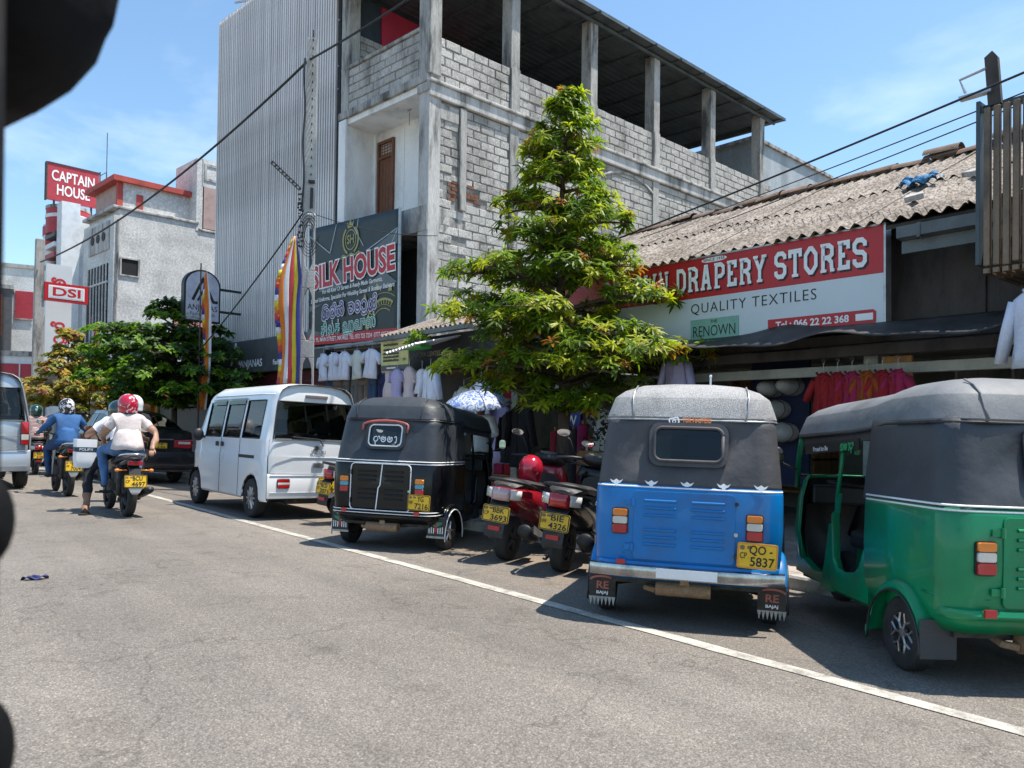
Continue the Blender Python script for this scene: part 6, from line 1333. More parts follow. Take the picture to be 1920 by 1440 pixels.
# ------------------------------------------------------------------ trees
def leafmat(name, col, col2):
    m, t, b = nodes(name); N = t.nodes.new; K = t.links.new; out = t.nodes['Material Output']
    tcn = N('ShaderNodeTexCoord'); n1 = N('ShaderNodeTexNoise'); n1.inputs['Scale'].default_value = 7; n1.inputs['Detail'].default_value = 3; K(tcn.outputs['Object'], n1.inputs[0])
    r_ = N('ShaderNodeValToRGB'); e = r_.color_ramp.elements; e[0].position = .35; e[0].color = c4(col); e[1].position = .65; e[1].color = c4(col2); K(n1.outputs[0], r_.inputs[0]); K(r_.outputs[0], b.inputs['Base Color'])
    b.inputs['Roughness'].default_value = .42; b.inputs['Specular IOR Level'].default_value = .3
    tr = N('ShaderNodeBsdfTranslucent'); mu = N('ShaderNodeMix'); mu.data_type = 'RGBA'; mu.blend_type = 'MULTIPLY'; mu.inputs[0].default_value = 1; K(r_.outputs[0], mu.inputs[6]); mu.inputs[7].default_value = (1.5, 1.6, .7, 1); K(mu.outputs[2], tr.inputs[0])
    mi_ = N('ShaderNodeMixShader'); mi_.inputs[0].default_value = .45; K(b.outputs[0], mi_.inputs[1]); K(tr.outputs[0], mi_.inputs[2]); K(mi_.outputs[0], out.inputs[0]); return m
m_bark = mk('bark', (.085, .062, .045), .95, var=.35, scale=9, bump=.8, bscale=30, stretch=(1, 1, .3))
def leaf(b, p, d, u, l, w, droop):
    """folded lance-shaped leaf"""
    s_ = d.cross(u).normalized(); n_ = s_.cross(d).normalized()
    m1 = p+d*l*.38-n_*(-.10*l); m2 = p+d*l*.75+n_*(.04*l-droop*l*.25); tip = p+d*l-n_*(droop*l*.5)
    i = len(b.v); b.v += [tuple(q) for q in (p, m1+s_*w*.5+n_*w*.14, m1, m1-s_*w*.5+n_*w*.14, m2+s_*w*.42+n_*w*.1, m2, m2-s_*w*.42+n_*w*.1, tip)]
    for f in ((0, 2, 1), (0, 3, 2), (1, 2, 5, 4), (2, 3, 6, 5), (4, 5, 7), (5, 6, 7)): b.f.append([i+k for k in f]); b.mi.append(b.cur)
def rosette(b, p, ax, n, l, w, rng):
    ax = ax.normalized(); e1 = ax.orthogonal().normalized(); e2 = ax.cross(e1)
    for k in range(n):
        a = 2.4*k+rng.uniform(-.3, .3); el = rng.uniform(.0, .75); rad = e1*math.cos(a)+e2*math.sin(a)
        d = (rad*math.cos(el)+ax*math.sin(el)+Vector((0, 0, -.18))).normalized(); up = ax if abs(ax.dot(d)) < .95 else Vector((0, 0, 1))
        leaf(b, p+ax*rng.uniform(-.05, .01), d, up, l*rng.uniform(.65, 1.1), w*rng.uniform(.8, 1.15), rng.uniform(.1, .7))
def layered_tree(name, label, loc, H, widths, trunk_r, seed, leaf_l, leaf_w, cols, tiers, per, z0, rot=0, dens=1.0, trunk_top=None, nleaf=13, weights=(.38, .34, .18, .05)):
    """widths: [(z, left, right)] crown reach; branches in tiers, each ending in sprays of leaf whorls"""
    rng = random.Random(seed); r = thing(name, label, 'tree', loc)
    tb_ = MB(); top = trunk_top or H*.97
    tp = [Vector((.03*math.sin(z*1.3), .03*math.cos(z*1.7), z)) for z in [top*i/12 for i in range(13)]]; tp = [Vector((0, 0, -.1))]+tp
    tb_.tube(tp, [trunk_r*1.25]+[trunk_r*(1-.86*(i/12)) for i in range(13)], 10); br = MB(); lf = MB(); cz, sz = math.cos(rot), math.sin(rot)
    def reach(z, a):
        c_ = math.cos(a); i = 0
        for (z_a, l_a, r_a), (z_b, l_b, r_b) in zip(widths, widths[1:]):
            if z_a <= z <= z_b:
                t_ = (z-z_a)/(z_b-z_a); L_ = l_a+(l_b-l_a)*t_; R_ = r_a+(r_b-r_a)*t_; return R_*(.5+.5*c_)+L_*(.5-.5*c_)
        return widths[-1][1]
    for ti in range(tiers):
        f = ti/(tiers-1); zt = z0+(H-z0-.15)*f
        nb = max(3, int(per*(1-.55*f)))
        for k in range(nb):
            a = 2*math.pi*(k+rng.uniform(-.25, .25))/nb+ti*1.1; z = zt+rng.uniform(-.16, .16); rc = reach(min(max(z, widths[0][0]), widths[-1][0]), a)*rng.uniform(.66, 1.16)
            if rc < .12: rc = .12
            base = Vector((0, 0, min(z-.10*rc-.05, top-.05))); dirh = Vector((math.cos(a)*cz-math.sin(a)*sz, math.cos(a)*sz+math.sin(a)*cz, 0)); rise = rng.uniform(.02, .22)*rc; pts = []
            for i in range(6):
                s_ = i/5; pts.append(base+dirh*rc*s_+Vector((0, 0, rise*math.sin(s_*1.9)+.06*rc*s_))+Vector((0, 0, -.10*rc*s_*s_)))
            br.tube(pts, [trunk_r*.32*(1-.8*i/5)*(1-.4*f)+.004 for i in range(6)], 5)
            ns = int((5+rc*9)*dens)
            for q in range(ns):
                s_ = 1-(rng.random()**1.3)*.72; i = min(4, int(s_*5)); p0 = pts[i].lerp(pts[i+1], s_*5-i)
                side = Vector((-dirh.y, dirh.x, 0))*rng.uniform(-1, 1)*(.12+.20*rc*s_); tip = p0+side+Vector((0, 0, rng.uniform(.0, .16)))+dirh*rng.uniform(0, .1)
                br.tube([p0, p0.lerp(tip, .6), tip], .005, 3, False)
                x = rng.random(); ci = 0
                w_ = list(weights)
                if s_ > .8: w_[2] += .18; w_[3] += .05
                tot = sum(w_); acc = 0
                for j, ww in enumerate(w_):
                    acc += ww/tot
                    if x < acc: ci = j; break
                lf.cur = ci; rosette(lf, tip, (tip-p0).normalized()*.5+Vector((0, 0, .8))+dirh*.25, nleaf if ci != 3 else 9, leaf_l*(1 if ci != 3 else .8), leaf_w, rng)
    for q in range(int(7*dens)): lf.cur = 3 if q % 2 else 2; rosette(lf, Vector((rng.uniform(-.05, .05), rng.uniform(-.05, .05), H-rng.uniform(-.05, .2))), Vector((0, 0, 1)), nleaf, leaf_l*.9, leaf_w, rng)
    t_ = tb_.build('trunk', m_bark, r, True); br.build('branches', m_bark, t_, True, fix=False); c = lf.build('crown', cols, r, False, fix=False); tag(c, kind='stuff')
    return r
LG = leafmat('leaf_green', (.11, .19, .012), (.20, .29, .02)); LD = leafmat('leaf_deep', (.05, .095, .010), (.09, .15, .016)); LY = leafmat('leaf_yellow_green', (.29, .34, .018), (.40, .41, .03)); LO = leafmat('leaf_young_orange', (.30, .10, .02), (.36, .17, .03))
RT = R(-39.7)
layered_tree('street_tree', 'leafy tree with whorled glossy leaves and orange young shoots by the scooters', (6.75, 7.15, -.03), 5.60,
             [(1.5, .55, .75), (1.9, 1.15, 1.45), (2.2, 1.42, 1.85), (2.45, 1.5, 1.50), (2.9, 1.68, 1.48), (3.15, 1.30, .98), (3.5, 1.40, .80), (3.9, .95, .85), (4.25, .95, .70), (4.55, .55, .40), (4.85, .50, .42), (5.2, .24, .30), (5.6, .03, .04)],
             .10, 21, .165, .034, [LG, LD, LY, LO], 14, 12, 1.75, RT, 1.25, nleaf=13, weights=(.44, .22, .27, .07))
LB = leafmat('leaf_bright', (.09, .19, .012), (.18, .30, .02)); LK = leafmat('leaf_dark', (.02, .055, .010), (.05, .10, .015))
layered_tree('dark_green_tree', 'dense dark green tree behind the motorcycles in front of the louvred building', (6.2, 21.6, -.03), 4.55,
             [(1.7, .9, 1.2), (2.3, 1.9, 2.2), (3.0, 2.3, 2.4), (3.6, 2.0, 1.6), (4.1, 1.2, .8), (4.6, .4, .3)], .11, 5, .20, .085, [LK, LK, LB, LB], 10, 12, 1.95, RT, 1.1, nleaf=10, weights=(.4, .2, .32, .1))
LAu = leafmat('leaf_olive', (.18, .20, .04), (.30, .29, .07)); LA2 = leafmat('leaf_ochre', (.38, .26, .04), (.50, .38, .08)); LA3 = leafmat('leaf_rust', (.22, .075, .03), (.30, .13, .05))
layered_tree('ochre_tree', 'small layered tree with yellow and rusty leaves at far left', (4.75, 27.4, -.05), 4.15,
             [(1.6, .9, 1.0), (2.2, 1.5, 1.5), (2.6, 1.4, 1.5), (3.0, .7, .8), (3.4, .6, .6), (3.7, .35, .3), (3.95, .5, .45), (4.2, .25, .25)], .08, 8, .17, .085, [LAu, LA2, LAu, LA3], 8, 10, 1.9, RT, 1.0, nleaf=10, weights=(.4, .3, .2, .2))

# ------------------------------------------------------------------ silk shop banner and small boards
m_ban = mk('banner_slate', (.030, .040, .042), .5, var=.15, scale=1)
m_ban2 = mk('banner_grey', (.12, .14, .145), .5, var=.1)
m_gold = mk('banner_gold', (.36, .33, .10), .5, var=.1)
m_bred = mk('banner_red', (.50, .02, .03), .5)
m_purple = mk('banner_purple', (.10, .07, .24), .5)
m_teal = mk('banner_teal', (.02, .28, .20), .5)
bn = thing('shop_banner', 'dark SILK HOUSE banner with red lettering hung on the block building', 'banner', M=MBLD @ frame((-3.93, -.32, 3.13), (1, 0, -.02), (0, -.02, 1)))
BW, BH = 3.42, 2.72
b = MB(); b.grid(lambda u, v: Vector((u*BW, v*BH+.06*(1-u)*v, .012*math.sin(u*9)*math.sin(v*7))), 24, 18); o = b.build('cloth', m_ban, bn, True); o.modifiers.new('t', 'SOLIDIFY').thickness = .006
b = MB()
for P_ in ([(0, 0), (0, .42), (.55, .30), (.3, .05)], [(.4, 1.25), (1.3, 1.7), (1.75, 1.45), (1.0, 1.2)], [(2.4, 1.95), (3.40, 2.3), (3.40, 2.0), (3.1, 1.98)], [(.6, .95), (.05, .8), (.05, .95)], [(2.3, 1.15), (2.9, 1.5), (3.40, 1.2), (3.0, 1.1)]):
    b = MB(); b.add([(x, y, .022) for x, y in P_], [tuple(range(len(P_)))]); b.build('print_facet', m_ban2, bn, fix=False)
b = MB()
for A_, B_ in (((.05, 2.6), (.9, 2.1)), ((.9, 2.1), (1.15, 2.72)), ((1.8, 2.6), (2.2, 2.1)), ((2.3, 1.98), (3.4, 2.32)), ((2.0, 2.72), (1.9, 2.3)), ((0, 2.7), (.2, 1.9)), ((3.4, 2.3), (3.15, 1.95))): b = MB(); b.strip([A_, B_], .018, .0235); b.build('print_line', m_steel, bn, fix=False)
def outlined(s, h, mat, M, fit, bold=.02, out=.075, shear=0):
    text(s, h, m_letter, bn, M, bold+out, ext=.0005, fit=fit+h*.09, shear=shear); text(s, h, mat, bn, M @ T(0, 0, .0025), bold, ext=.0005, fit=fit, shear=shear)
outlined('SILK HOUSE', .52, m_bred, T(1.75, 1.63, .026) @ RZ(2.5), 3.15, .045, .06)
text('For All Kind Of Sarees & Ready Made Garments,', .10, m_letter, bn, T(1.75, 1.27, .027) @ RZ(2), .02, ext=.0005, fit=2.3, shear=.2)
text('School Uniforms, Specialist For Wedding Sarees & Bombay Shalwars', .10, m_letter, bn, T(1.72, 1.10, .027) @ RZ(2), .02, ext=.0005, fit=3.2, shear=.2)
# Sinhala words drawn as round strokes
S_si = (1.0, [arc(.28, .36, .22, .3, -250, 60)+arc(.68, .38, .22, .32, 160, -150), arc(.5, .80, .30, .2, 10, 190), arc(.28, .12, .22, .14, 180, 350)])
S_l = (.85, [arc(.4, .40, .34, .38, 200, -150), arc(.38, .36, .13, .15, 0, 300), arc(.66, .86, .14, .14, -60, 200)])
S_k = (.95, [arc(.26, .38, .2, .3, 60, 360)+arc(.70, .40, .2, .32, 180, -170), [(.05, .62), (.9, .66)], arc(.68, .88, .14, .12, -60, 200)])
S_h = (.85, [[(.08, .7), (.2, .74)]+arc(.45, .42, .30, .34, 120, -200), arc(.35, .2, .12, .14, 0, 280)])
S_v = (.75, [arc(.36, .40, .30, .36, 160, -170), arc(.33, .42, .1, .14, 0, 300)])
S_u = (.85, [arc(.36, .40, .30, .36, 160, -170), arc(.36, .1, .30, .3, 200, 330), [(.58, -.05), (.72, -.22)]])
S_s = (1.0, [arc(.26, .36, .2, .3, -250, 60)+arc(.68, .38, .22, .32, 160, -150), arc(.78, .86, .14, .14, -60, 200), arc(.26, .12, .2, .14, 180, 350)])
GAP = (.45, [])
for th, mt, zz in ((.23, m_letter, .0), (.13, m_purple, .004)): loops(bn, T(1.66, .80, .025+zz) @ RZ(3), mt, [S_si, S_l, S_k, GAP, S_h, S_v, S_u, S_s], th, .32)
for out, mt, zz in ((.05, m_letter, 0), (.0, m_teal, .0025)): text('சில்க் ஹவுஸ்', .27, mt, bn, T(1.62, .38, .026+zz) @ RZ(3), .01+out, ext=.0005, fit=2.15)
b = MB(); b.bx(0, BW, .02, .24, .014, .024); b.build('red_strip', m_bred, bn)
text('NO: 95, MAIN STREET, MATALE. TEL: 072 723 7234  0777 427 763', .10, m_letter, bn, T(1.68, .13, .027), .015, ext=.0005, fit=3.1)
# gold crest: ring, crown, laurels, scroll
b = MB(); b.strip([(.20*math.cos(R(a)), .22*math.sin(R(a))) for a in range(0, 360, 12)], .022, 0, True); b.strip([(.29*math.cos(R(a)), .31*math.sin(R(a))) for a in range(125, 246, 8)], .05, 0); b.strip([(.29*math.cos(R(a)), .31*math.sin(R(a))) for a in range(-65, 56, 8)], .05, 0)
b.add([(x, y, 0) for x, y in ((-.10, .27), (.10, .27), (.13, .42), (.06, .34), (0, .46), (-.06, .34), (-.13, .42))], [tuple(range(7))]); b.strip([(-.40, -.38), (-.3, -.31), (-.15, -.36), (0, -.31), (.15, -.36), (.3, -.31), (.40, -.38)], .03, .0004)
o = b.build('crest', m_gold, bn, fix=False); o.matrix_local = T(1.72, 2.30, .027) @ RZ(2)
text('SH', .20, m_gold, bn, T(1.72, 2.30, .028), .02, ext=.0005, fit=.26)
b = MB()
for rr_, th in ((.42, .02), (.50, .012), (.62, .05), (.75, .014)): b.strip([(rr_*math.cos(R(a)), rr_*math.sin(R(a))) for a in range(58, 181, 6)], th, .0)
for a in range(62, 180, 9): b.strip([(.52*math.cos(R(a)), .52*math.sin(R(a))), (.60*math.cos(R(a)), .60*math.sin(R(a)))], .03, .0004)
for a, rr_ in ((75, .85), (105, .9), (135, .95)): x, y = rr_*math.cos(R(a)), rr_*math.sin(R(a)); b.add([(x-.07, y-.05, 0), (x+.07, y-.05, 0), (x+.05, y+.03, 0), (x, y+.13, 0), (x-.05, y+.03, 0)], [(0, 1, 2, 3, 4)])
b.v = [(min(p[0], 3.36-2.95), p[1], p[2]) for p in b.v]; o = b.build('ornament', m_gold, bn, fix=False); o.matrix_local = T(2.95, .26, .0255)
b = MB(); b.bx(-.03, 0, -.05, BH+.1, -.03, .01); b.bx(BW, BW+.035, -.05, BH+.02, -.03, .02); b.build('batten', m_steel, bn)

pb = thing('price_board', 'yellow price list board hanging under the silk shop banner', 'sign', M=MBLD @ frame((.18, -1.25, 2.31), (1, 0, 0), (0, -.03, 1)) @ SC(.93, .93, 1))
b = MB(); b.bx(0, .90, 0, .70, -.02, 0); b.build('panel', mk('pale_yellow', (.50, .48, .20), .6, var=.15, scale=3), pb); b = MB(); b.bx(0, .9, 0, .11, 0, .004); b.build('dark_footer', m_slate, pb)
b = MB(); b.bx(0, .9, .60, .70, 0, .004); b.build('grey_header', m_conc2, pb)
rng = random.Random(3); Gs = [S_si, S_l, S_k, S_h, S_v, S_s]
for i, y in enumerate((.53, .43, .35, .28, .21)):
    loops(pb, T(.34, y, .004), m_ink, [rng.choice(Gs) for _ in range(13)], .22, .045); 
    if i in (0, 1, 4): text(('100/=', '50/=', '', '', '20/=')[i], .05, m_ink, pb, T(.78, y, .004), .01, ext=.0005)
loops(pb, T(.35, .055, .006), m_letter, [rng.choice(Gs) for _ in range(12)], .22, .03)
# round-topped Anjanas sign, seen face on
an = thing('round_top_sign', 'white ANJANAS sign with rounded top and black border', 'sign', M=frame((6.19, 20.8, 3.93), (.993, .1167, 0), (0, 0, 1)))
pts = [(0, 0), (.98, 0), (.98, .95)]+[(.49+.49*math.cos(R(a)), .95+.42*math.sin(R(a))) for a in range(10, 171, 10)]+[(0, .95)]
ins = [(.49+(x-.49)*.9, .66+(y-.66)*.94) for x, y in pts]
b = MB(); b.prism(pts, -.18, 0); b.build('case', m_black, an); b = MB(); b.prism(ins, .0, .01); b.build('face', mk('sign_lilac', (.52, .53, .62), .4), an)
b = MB(); b.strip([(.22, .55), (.49, 1.12), (.78, .55), (.90, .55)], .075, .013); b.strip([(.36, .55), (.52, .86), (.64, .62)], .055, .0135); b.build('logo', m_ink, an, fix=False)
text('ANJANAS', .15, m_ink, an, T(.49, .36, .012), .01, ext=.0005, fit=.80); text('Fashion Hub', .09, m_slate, an, T(.49, .20, .012), 0, ext=.0005, fit=.66)
b = MB(); b.bx(.98, 1.6, .3, .36, -.12, -.06); b.bx(.98, 1.6, .9, .96, -.12, -.06); b.build('bracket', m_black, an)
# vertical sign lettering (turned sideways)
loops(vs, T(.3, 2.35, .004) @ RZ(90), m_bred, [S_k, S_l], .17, .42); loops(vs, T(.3, .62, .004) @ RZ(90), m_bred, [S_h, S_u, S_s], .17, .42)
# ------------------------------------------------------------------ flags
FC = [mk('flag_orange', (.58, .16, .015), .8, var=.1), mk('flag_white', (.60, .60, .62), .8, var=.06), mk('flag_red', (.46, .045, .05), .8, var=.1), mk('flag_yellow', (.56, .46, .03), .8, var=.1), mk('flag_blue', (.04, .045, .22), .8, var=.1)]
CR = Vector((.769, -.639, 0))
def flag(label, top, h, w, order, seed, taper=.5, twist=.0, pole=True, squares=True, lean=0):
    rng = random.Random(seed); r = thing('prayer_flag', label, 'flag', top, group='striped festival flags along the street')
    BK = Vector((-.639, -.769, 0)); n = 26
    def P(u, v):          # u across 0..1, v down 0..1
        ww = w*(.08+min(1, v*3.2)*.92) if taper else w
        ww *= (1-.22*max(0, v-.6))
        a = twist*v+.25*math.sin(v*6+seed); x = (u-.5)*ww+lean*v+.05*math.sin(v*5+seed); d = .05*math.sin(u*7+v*9+seed)*ww*2
        return CR*(x*math.cos(a))+BK*(x*math.sin(a)+d)+Vector((0, 0, -h*v+.04*u*ww))
    nc = len(order); k0 = 1 if squares else 0
    for k, c in enumerate(order):
        b = MB(); u0, u1 = (k+k0)/(nc+k0), (k+1+k0)/(nc+k0)
        b.grid(lambda a, v: P(u0+(u1-u0)*a, .03+.97*v), 3, n); o = b.build('stripe', FC[c], r, True); o.modifiers.new('t', 'SOLIDIFY').thickness = .004
    if squares:
        m_ = int(h/.13)
        for q in range(m_):
            b = MB(); v0, v1 = .05+.95*q/m_, .05+.95*(q+1)/m_; b.grid(lambda a, v: P(a/(nc+1), v0+(v1-v0)*v), 2, 2); o = b.build('square', FC[(q*2+seed) % 5], r, True); o.modifiers.new('t', 'SOLIDIFY').thickness = .004
    if pole:
        b = MB(); b.cyl((CR*(w*.5+.03)*(1 if lean >= 0 else -1)+Vector((0, 0, .1))), (CR*(w*.5+.03)*(1 if lean >= 0 else -1)+Vector((0, 0, -top[2]-.05))), .018, n=6); b.build('flag_pole', m_timber, r)
flag('widest striped flag hanging on the grey pole beside the van', (6.36, 14.40, 5.05), 3.0, .50, [0, 1, 2, 3, 4], 3, lean=-.16, pole=False)
flag('tall narrow orange flag in front of the round topped sign', (6.49, 19.89, 5.2), 3.6, .30, [0, 0, 1], 5, twist=.5, lean=-.08)
flag('thin orange flag between the ochre tree and the dark green tree', (5.45, 27.26, 4.5), 2.6, .24, [0, 3, 0], 8, twist=.6, lean=-.12)
flag('small orange flag under the dark green tree behind the car', (6.22, 23.4, 2.3), 1.1, .20, [0, 0, 3], 2, lean=.05)

# ------------------------------------------------------------------ clothes on display
def cloth(name, c, **k): return mk(name, c, .95, var=.08, scale=4, bump=.5, bscale=16, **k)
m_cl_white = cloth('cotton_white', (.62, .64, .74)); m_cl_lilac = cloth('cotton_lilac', (.36, .33, .52)); m_cl_pink = cloth('cotton_pink', (.52, .44, .46)); m_cl_navy = cloth('cotton_navy', (.02, .025, .09)); m_cl_charc = cloth('wool_charcoal', (.018, .018, .022)); m_cl_grey = cloth('wool_grey', (.13, .12, .115)); m_cl_jean = cloth('denim_dark', (.035, .07, .14)); m_cl_taupe = cloth('cotton_taupe', (.15, .12, .10)); m_cl_cream = cloth('cotton_cream', (.55, .57, .53)); m_cl_red = cloth('cotton_red', (.30, .015, .02)); m_cl_mag = cloth('cotton_magenta', (.34, .02, .08)); m_cl_or = cloth('cotton_orange', (.32, .07, .01))
m_cl_print = splotch('print_black_white', (.02, .02, .02), (.55, .55, .52), 14, .5)
m_cl_print.node_tree.nodes['Principled BSDF'].inputs['Roughness'].default_value = .9; m_cl_print.node_tree.nodes['Principled BSDF'].inputs['Coat Weight'].default_value = 0
def garment(kind, label, M, mat, w, h, group, seed=0):
    """kind: shirt (short sleeves), tunic (long sleeves), dress, trousers; hangs from the local origin, faces +z"""
    rng = random.Random(seed*7+1); r = thing('hanging_'+kind, label, {'tunic': 'shirt', 'coat': 'coat'}.get(kind, kind), M=M, group=group)
    n = 18
    def ring(y, hw, hd, fold):
        return [Vector((hw*math.cos(a), y+fold*.25*math.sin(5*a+seed), hd*math.sin(a)+fold*math.sin(7*a+seed*2+y*9))) for a in [2*math.pi*k/n for k in range(n)]]
    b = MB()
    if kind == 'trousers':
        b.loft([ring(0, w*.5, .05, 0), ring(-.1, w*.5, .06, .004), ring(-.22, w*.52, .06, .006)], True, True, True)
        for sg in (-1, 1): b.loft([[p+Vector((sg*w*.26, 0, 0)) for p in ring(y, w*.25*(1-.15*k/3), .05, .008)] for k, y in enumerate((-.2, -.45*h, -.7*h, -h))], True, True, True)
    else:
        fl = {'dress': 1.25, 'coat': 1.05}.get(kind, 1.0)
        rows = [(.0, .14, .03, 0), (-.03, .30, .05, 0), (-.07, .47, .06, 0), (-.13, .50, .07, .004), (-.35*h, .43, .07, .010), (-.55*h, .42 if kind != 'dress' else .36, .07, .014), (-.8*h, .46*fl, .075, .02), (-h, .49*fl, .08, .026)]
        b.loft([ring(y, w*f, d, fo) for y, f, d, fo in rows], True, True, True)
        L_ = {'shirt': .24, 'dress': .17, 'tunic': .5, 'coat': .55}[kind]
        for sg in (-1, 1):
            a = .45 if kind in ('shirt', 'dress') else .25
            p0 = Vector((sg*w*.42, -.09, 0)); p1 = p0+Vector((sg*math.sin(a), -math.cos(a), 0))*L_
            b.tube([p0, p0.lerp(p1, .5)+Vector((0, 0, .01)), p1], [.075, .07, .062], 10, True, .6)
    b.build('cloth', mat, r, True)
    b = MB(); b.tube([(0, .10, .0), (.02, .13, 0), (.0, .15, 0), (-.02, .13, 0)], .004, 4); b.cyl((0, -.01, 0), (0, .11, 0), .004, n=4); b.build('hanger_hook', m_steel, r)
    if kind in ('tunic', 'shirt', 'coat'):
        b = MB(); b.tube([(-.06, .0, .035), (0, -.06, .065), (.06, 0, .035)], .014, 6); b.tube([(0, -.06, .072), (0, -h*.9, .085)], .006, 4); b.build('collar_and_placket', mat, r, True)
    return r
ST = lambda t, s, z: frame((t, s, z), (0, -1, 0), (0, 0, 1))
BF = lambda k, z, y=.55: MBLD @ frame((-k, -y, z), (1, 0, 0), (0, 0, 1))
# five white school shirts under the banner
ordn = ('leftmost', 'second', 'third', 'fourth', 'rightmost')
for i, (k, w_, mt) in enumerate(((2.92, .40, m_cl_white), (2.48, .34, m_cl_white), (2.08, .38, m_cl_white), (1.62, .42, m_cl_cream), (1.08, .40, m_cl_white))):
    garment('shirt', '%s of the five white shirts hanging in a row under the dark banner' % ordn[i], BF(k, 2.88) @ RY((-8, 25, 5, -12, 10)[i]) @ RZ((2, 0, -3, 3, -5)[i]), mt, w_, .62, 'white shirts under the banner', i)
b = MB(); b.cyl(MBLD @ Vector((-3.4, -.55, 3.02)), MBLD @ Vector((-.7, -.55, 3.02)), .018, n=8); tag(b.build('clothes_rail', m_steel), 'steel rail carrying the five white shirts', 'rail')
cols_ = (m_cl_jean, m_cl_taupe, m_cl_grey, m_cl_grey, m_cl_taupe, m_cl_jean, m_cl_navy); nm = ('faded blue jeans behind the leftmost white shirt', 'brown trousers second in the row behind the white shirts', 'grey trousers third in the row behind the white shirts', 'dark grey trousers fourth in the row behind the white shirts', 'taupe trousers fifth in the row behind the white shirts', 'blue trousers sixth in the row behind the white shirts', 'navy trousers at the right end of the row behind the white shirts')
for i in range(7): garment('trousers', nm[i], BF(2.95-i*.33, 2.35, .35) @ RY(15*math.sin(i*2)), cols_[i], .30, 1.05, 'trousers behind the white shirts', i)
for i, (kd, s, z, mt, w_, h, t_, lb) in enumerate((
        ('dress', 13.05, 2.55, m_cl_pink, .36, .75, 7.75, 'pale pink dress hanging left of the yellow price board edge'), ('dress', 12.55, 2.33, m_cl_lilac, .38, .78, 7.6, 'lilac dress hanging below the yellow price board'), ('dress', 12.2, 2.36, m_cl_pink, .36, .8, 7.65, 'cream pleated dress beside the lilac dress'),
        ('dress', 11.85, 2.3, m_cl_white, .36, .45, 7.7, 'white blouse over a navy skirt near the number 97'), ('trousers', 11.86, 1.98, m_cl_navy, .32, .7, 7.72, 'navy skirt trousers under the white blouse'), ('tunic', 11.35, 2.30, m_cl_white, .42, .62, 7.55, 'white long sleeved tunic hanging in front of the number 97'),
        ('dress', 10.15, 2.02, m_cl_white, .46, .62, 7.75, 'white frilled dress above the patterned umbrella'), ('dress', 9.85, 1.62, m_cl_lilac, .40, .95, 7.95, 'lavender gown behind the patterned umbrella'), ('coat', 9.38, 1.50, m_cl_charc, .46, .80, 7.75, 'charcoal jacket hanging left of the long black coat'), ('coat', 8.95, 1.60, m_cl_charc, .42, .95, 7.6, 'long black coat hanging beside the tree trunk'),
        ('dress', 7.45, 1.55, m_cl_print, .40, .85, 7.8, 'black and white print dress near the blue three-wheeler'), ('tunic', 6.02, 2.16, m_cl_lilac, .36, .52, 7.62, 'pale lilac shirt hanging above the blue three-wheeler'), ('tunic', 12.85, 1.9, m_cl_white, .4, .6, 7.9, 'white shirt low in the doorway under the price board'), ('shirt', 10.9, 1.95, m_cl_cream, .36, .5, 7.95, 'cream blouse hanging behind the white tunic'))):
    garment(kd, lb, ST(t_, s, z) @ RY(12*math.sin(i*3.1)), mt, w_, h, 'clothes hung outside the shops', i+20)
garment('tunic', 'white long sleeved tunic hanging at the right edge above the green three-wheeler', ST(7.05, 2.06, 2.40) @ RY(-15), m_cl_white, .34, .62, None, 77)
for i in range(6):
    garment('shirt', '%s of the red and pink tops hanging in the shop behind the green three-wheeler' % ('first', 'second', 'third', 'fourth', 'fifth', 'sixth')[i], ST(8.05, 4.35-.16*i, 1.90), (m_cl_red, m_cl_red, m_cl_mag, m_cl_or, m_cl_red, m_cl_mag)[i], .22, .45, 'red tops in the drapery shop', 40+i)

# bolts of cloth standing at the shop front
def roll(label, t, s, z0, z1, r_, mat, tilt=0, group='bolts of cloth'):
    o = thing('cloth_bolt', label, 'fabric roll', (t, s, z0), 0, group); b = MB(); b.lathe([(r_*.35, 0), (r_, .01), (r_*1.02, (z1-z0)*.5), (r_, z1-z0-.01), (r_*.3, z1-z0)], 16, RX(tilt)); b.build('roll', mat, o, 40)
    b = MB(); b.lathe([(r_*.3, z1-z0), (r_*.3, z1-z0+.05), (r_*.22, z1-z0+.05), (r_*.22, z1-z0)], 12, RX(tilt)); b.build('core', m_plank, o)
m_tealc = cloth('fabric_teal', (.03, .22, .15)); m_crim = cloth('fabric_crimson', (.25, .012, .03)); m_dk = cloth('fabric_dark', (.04, .04, .045))
for (s, mt, z1, nm_) in ((8.36, m_crim, 1.22, 'crimson bolt of cloth left of the teal bolt'), (8.15, m_tealc, 1.30, 'teal bolt of cloth standing right of the tree trunk'), (7.98, m_dk, 1.24, 'dark grey bolt of cloth between teal and magenta bolts'), (7.80, cloth('fabric_magenta', (.28, .02, .10)), 1.32, 'magenta bolt of cloth nearest the print dress')): roll(nm_, 7.75, s, .0, z1, .075, mt, 1.5)
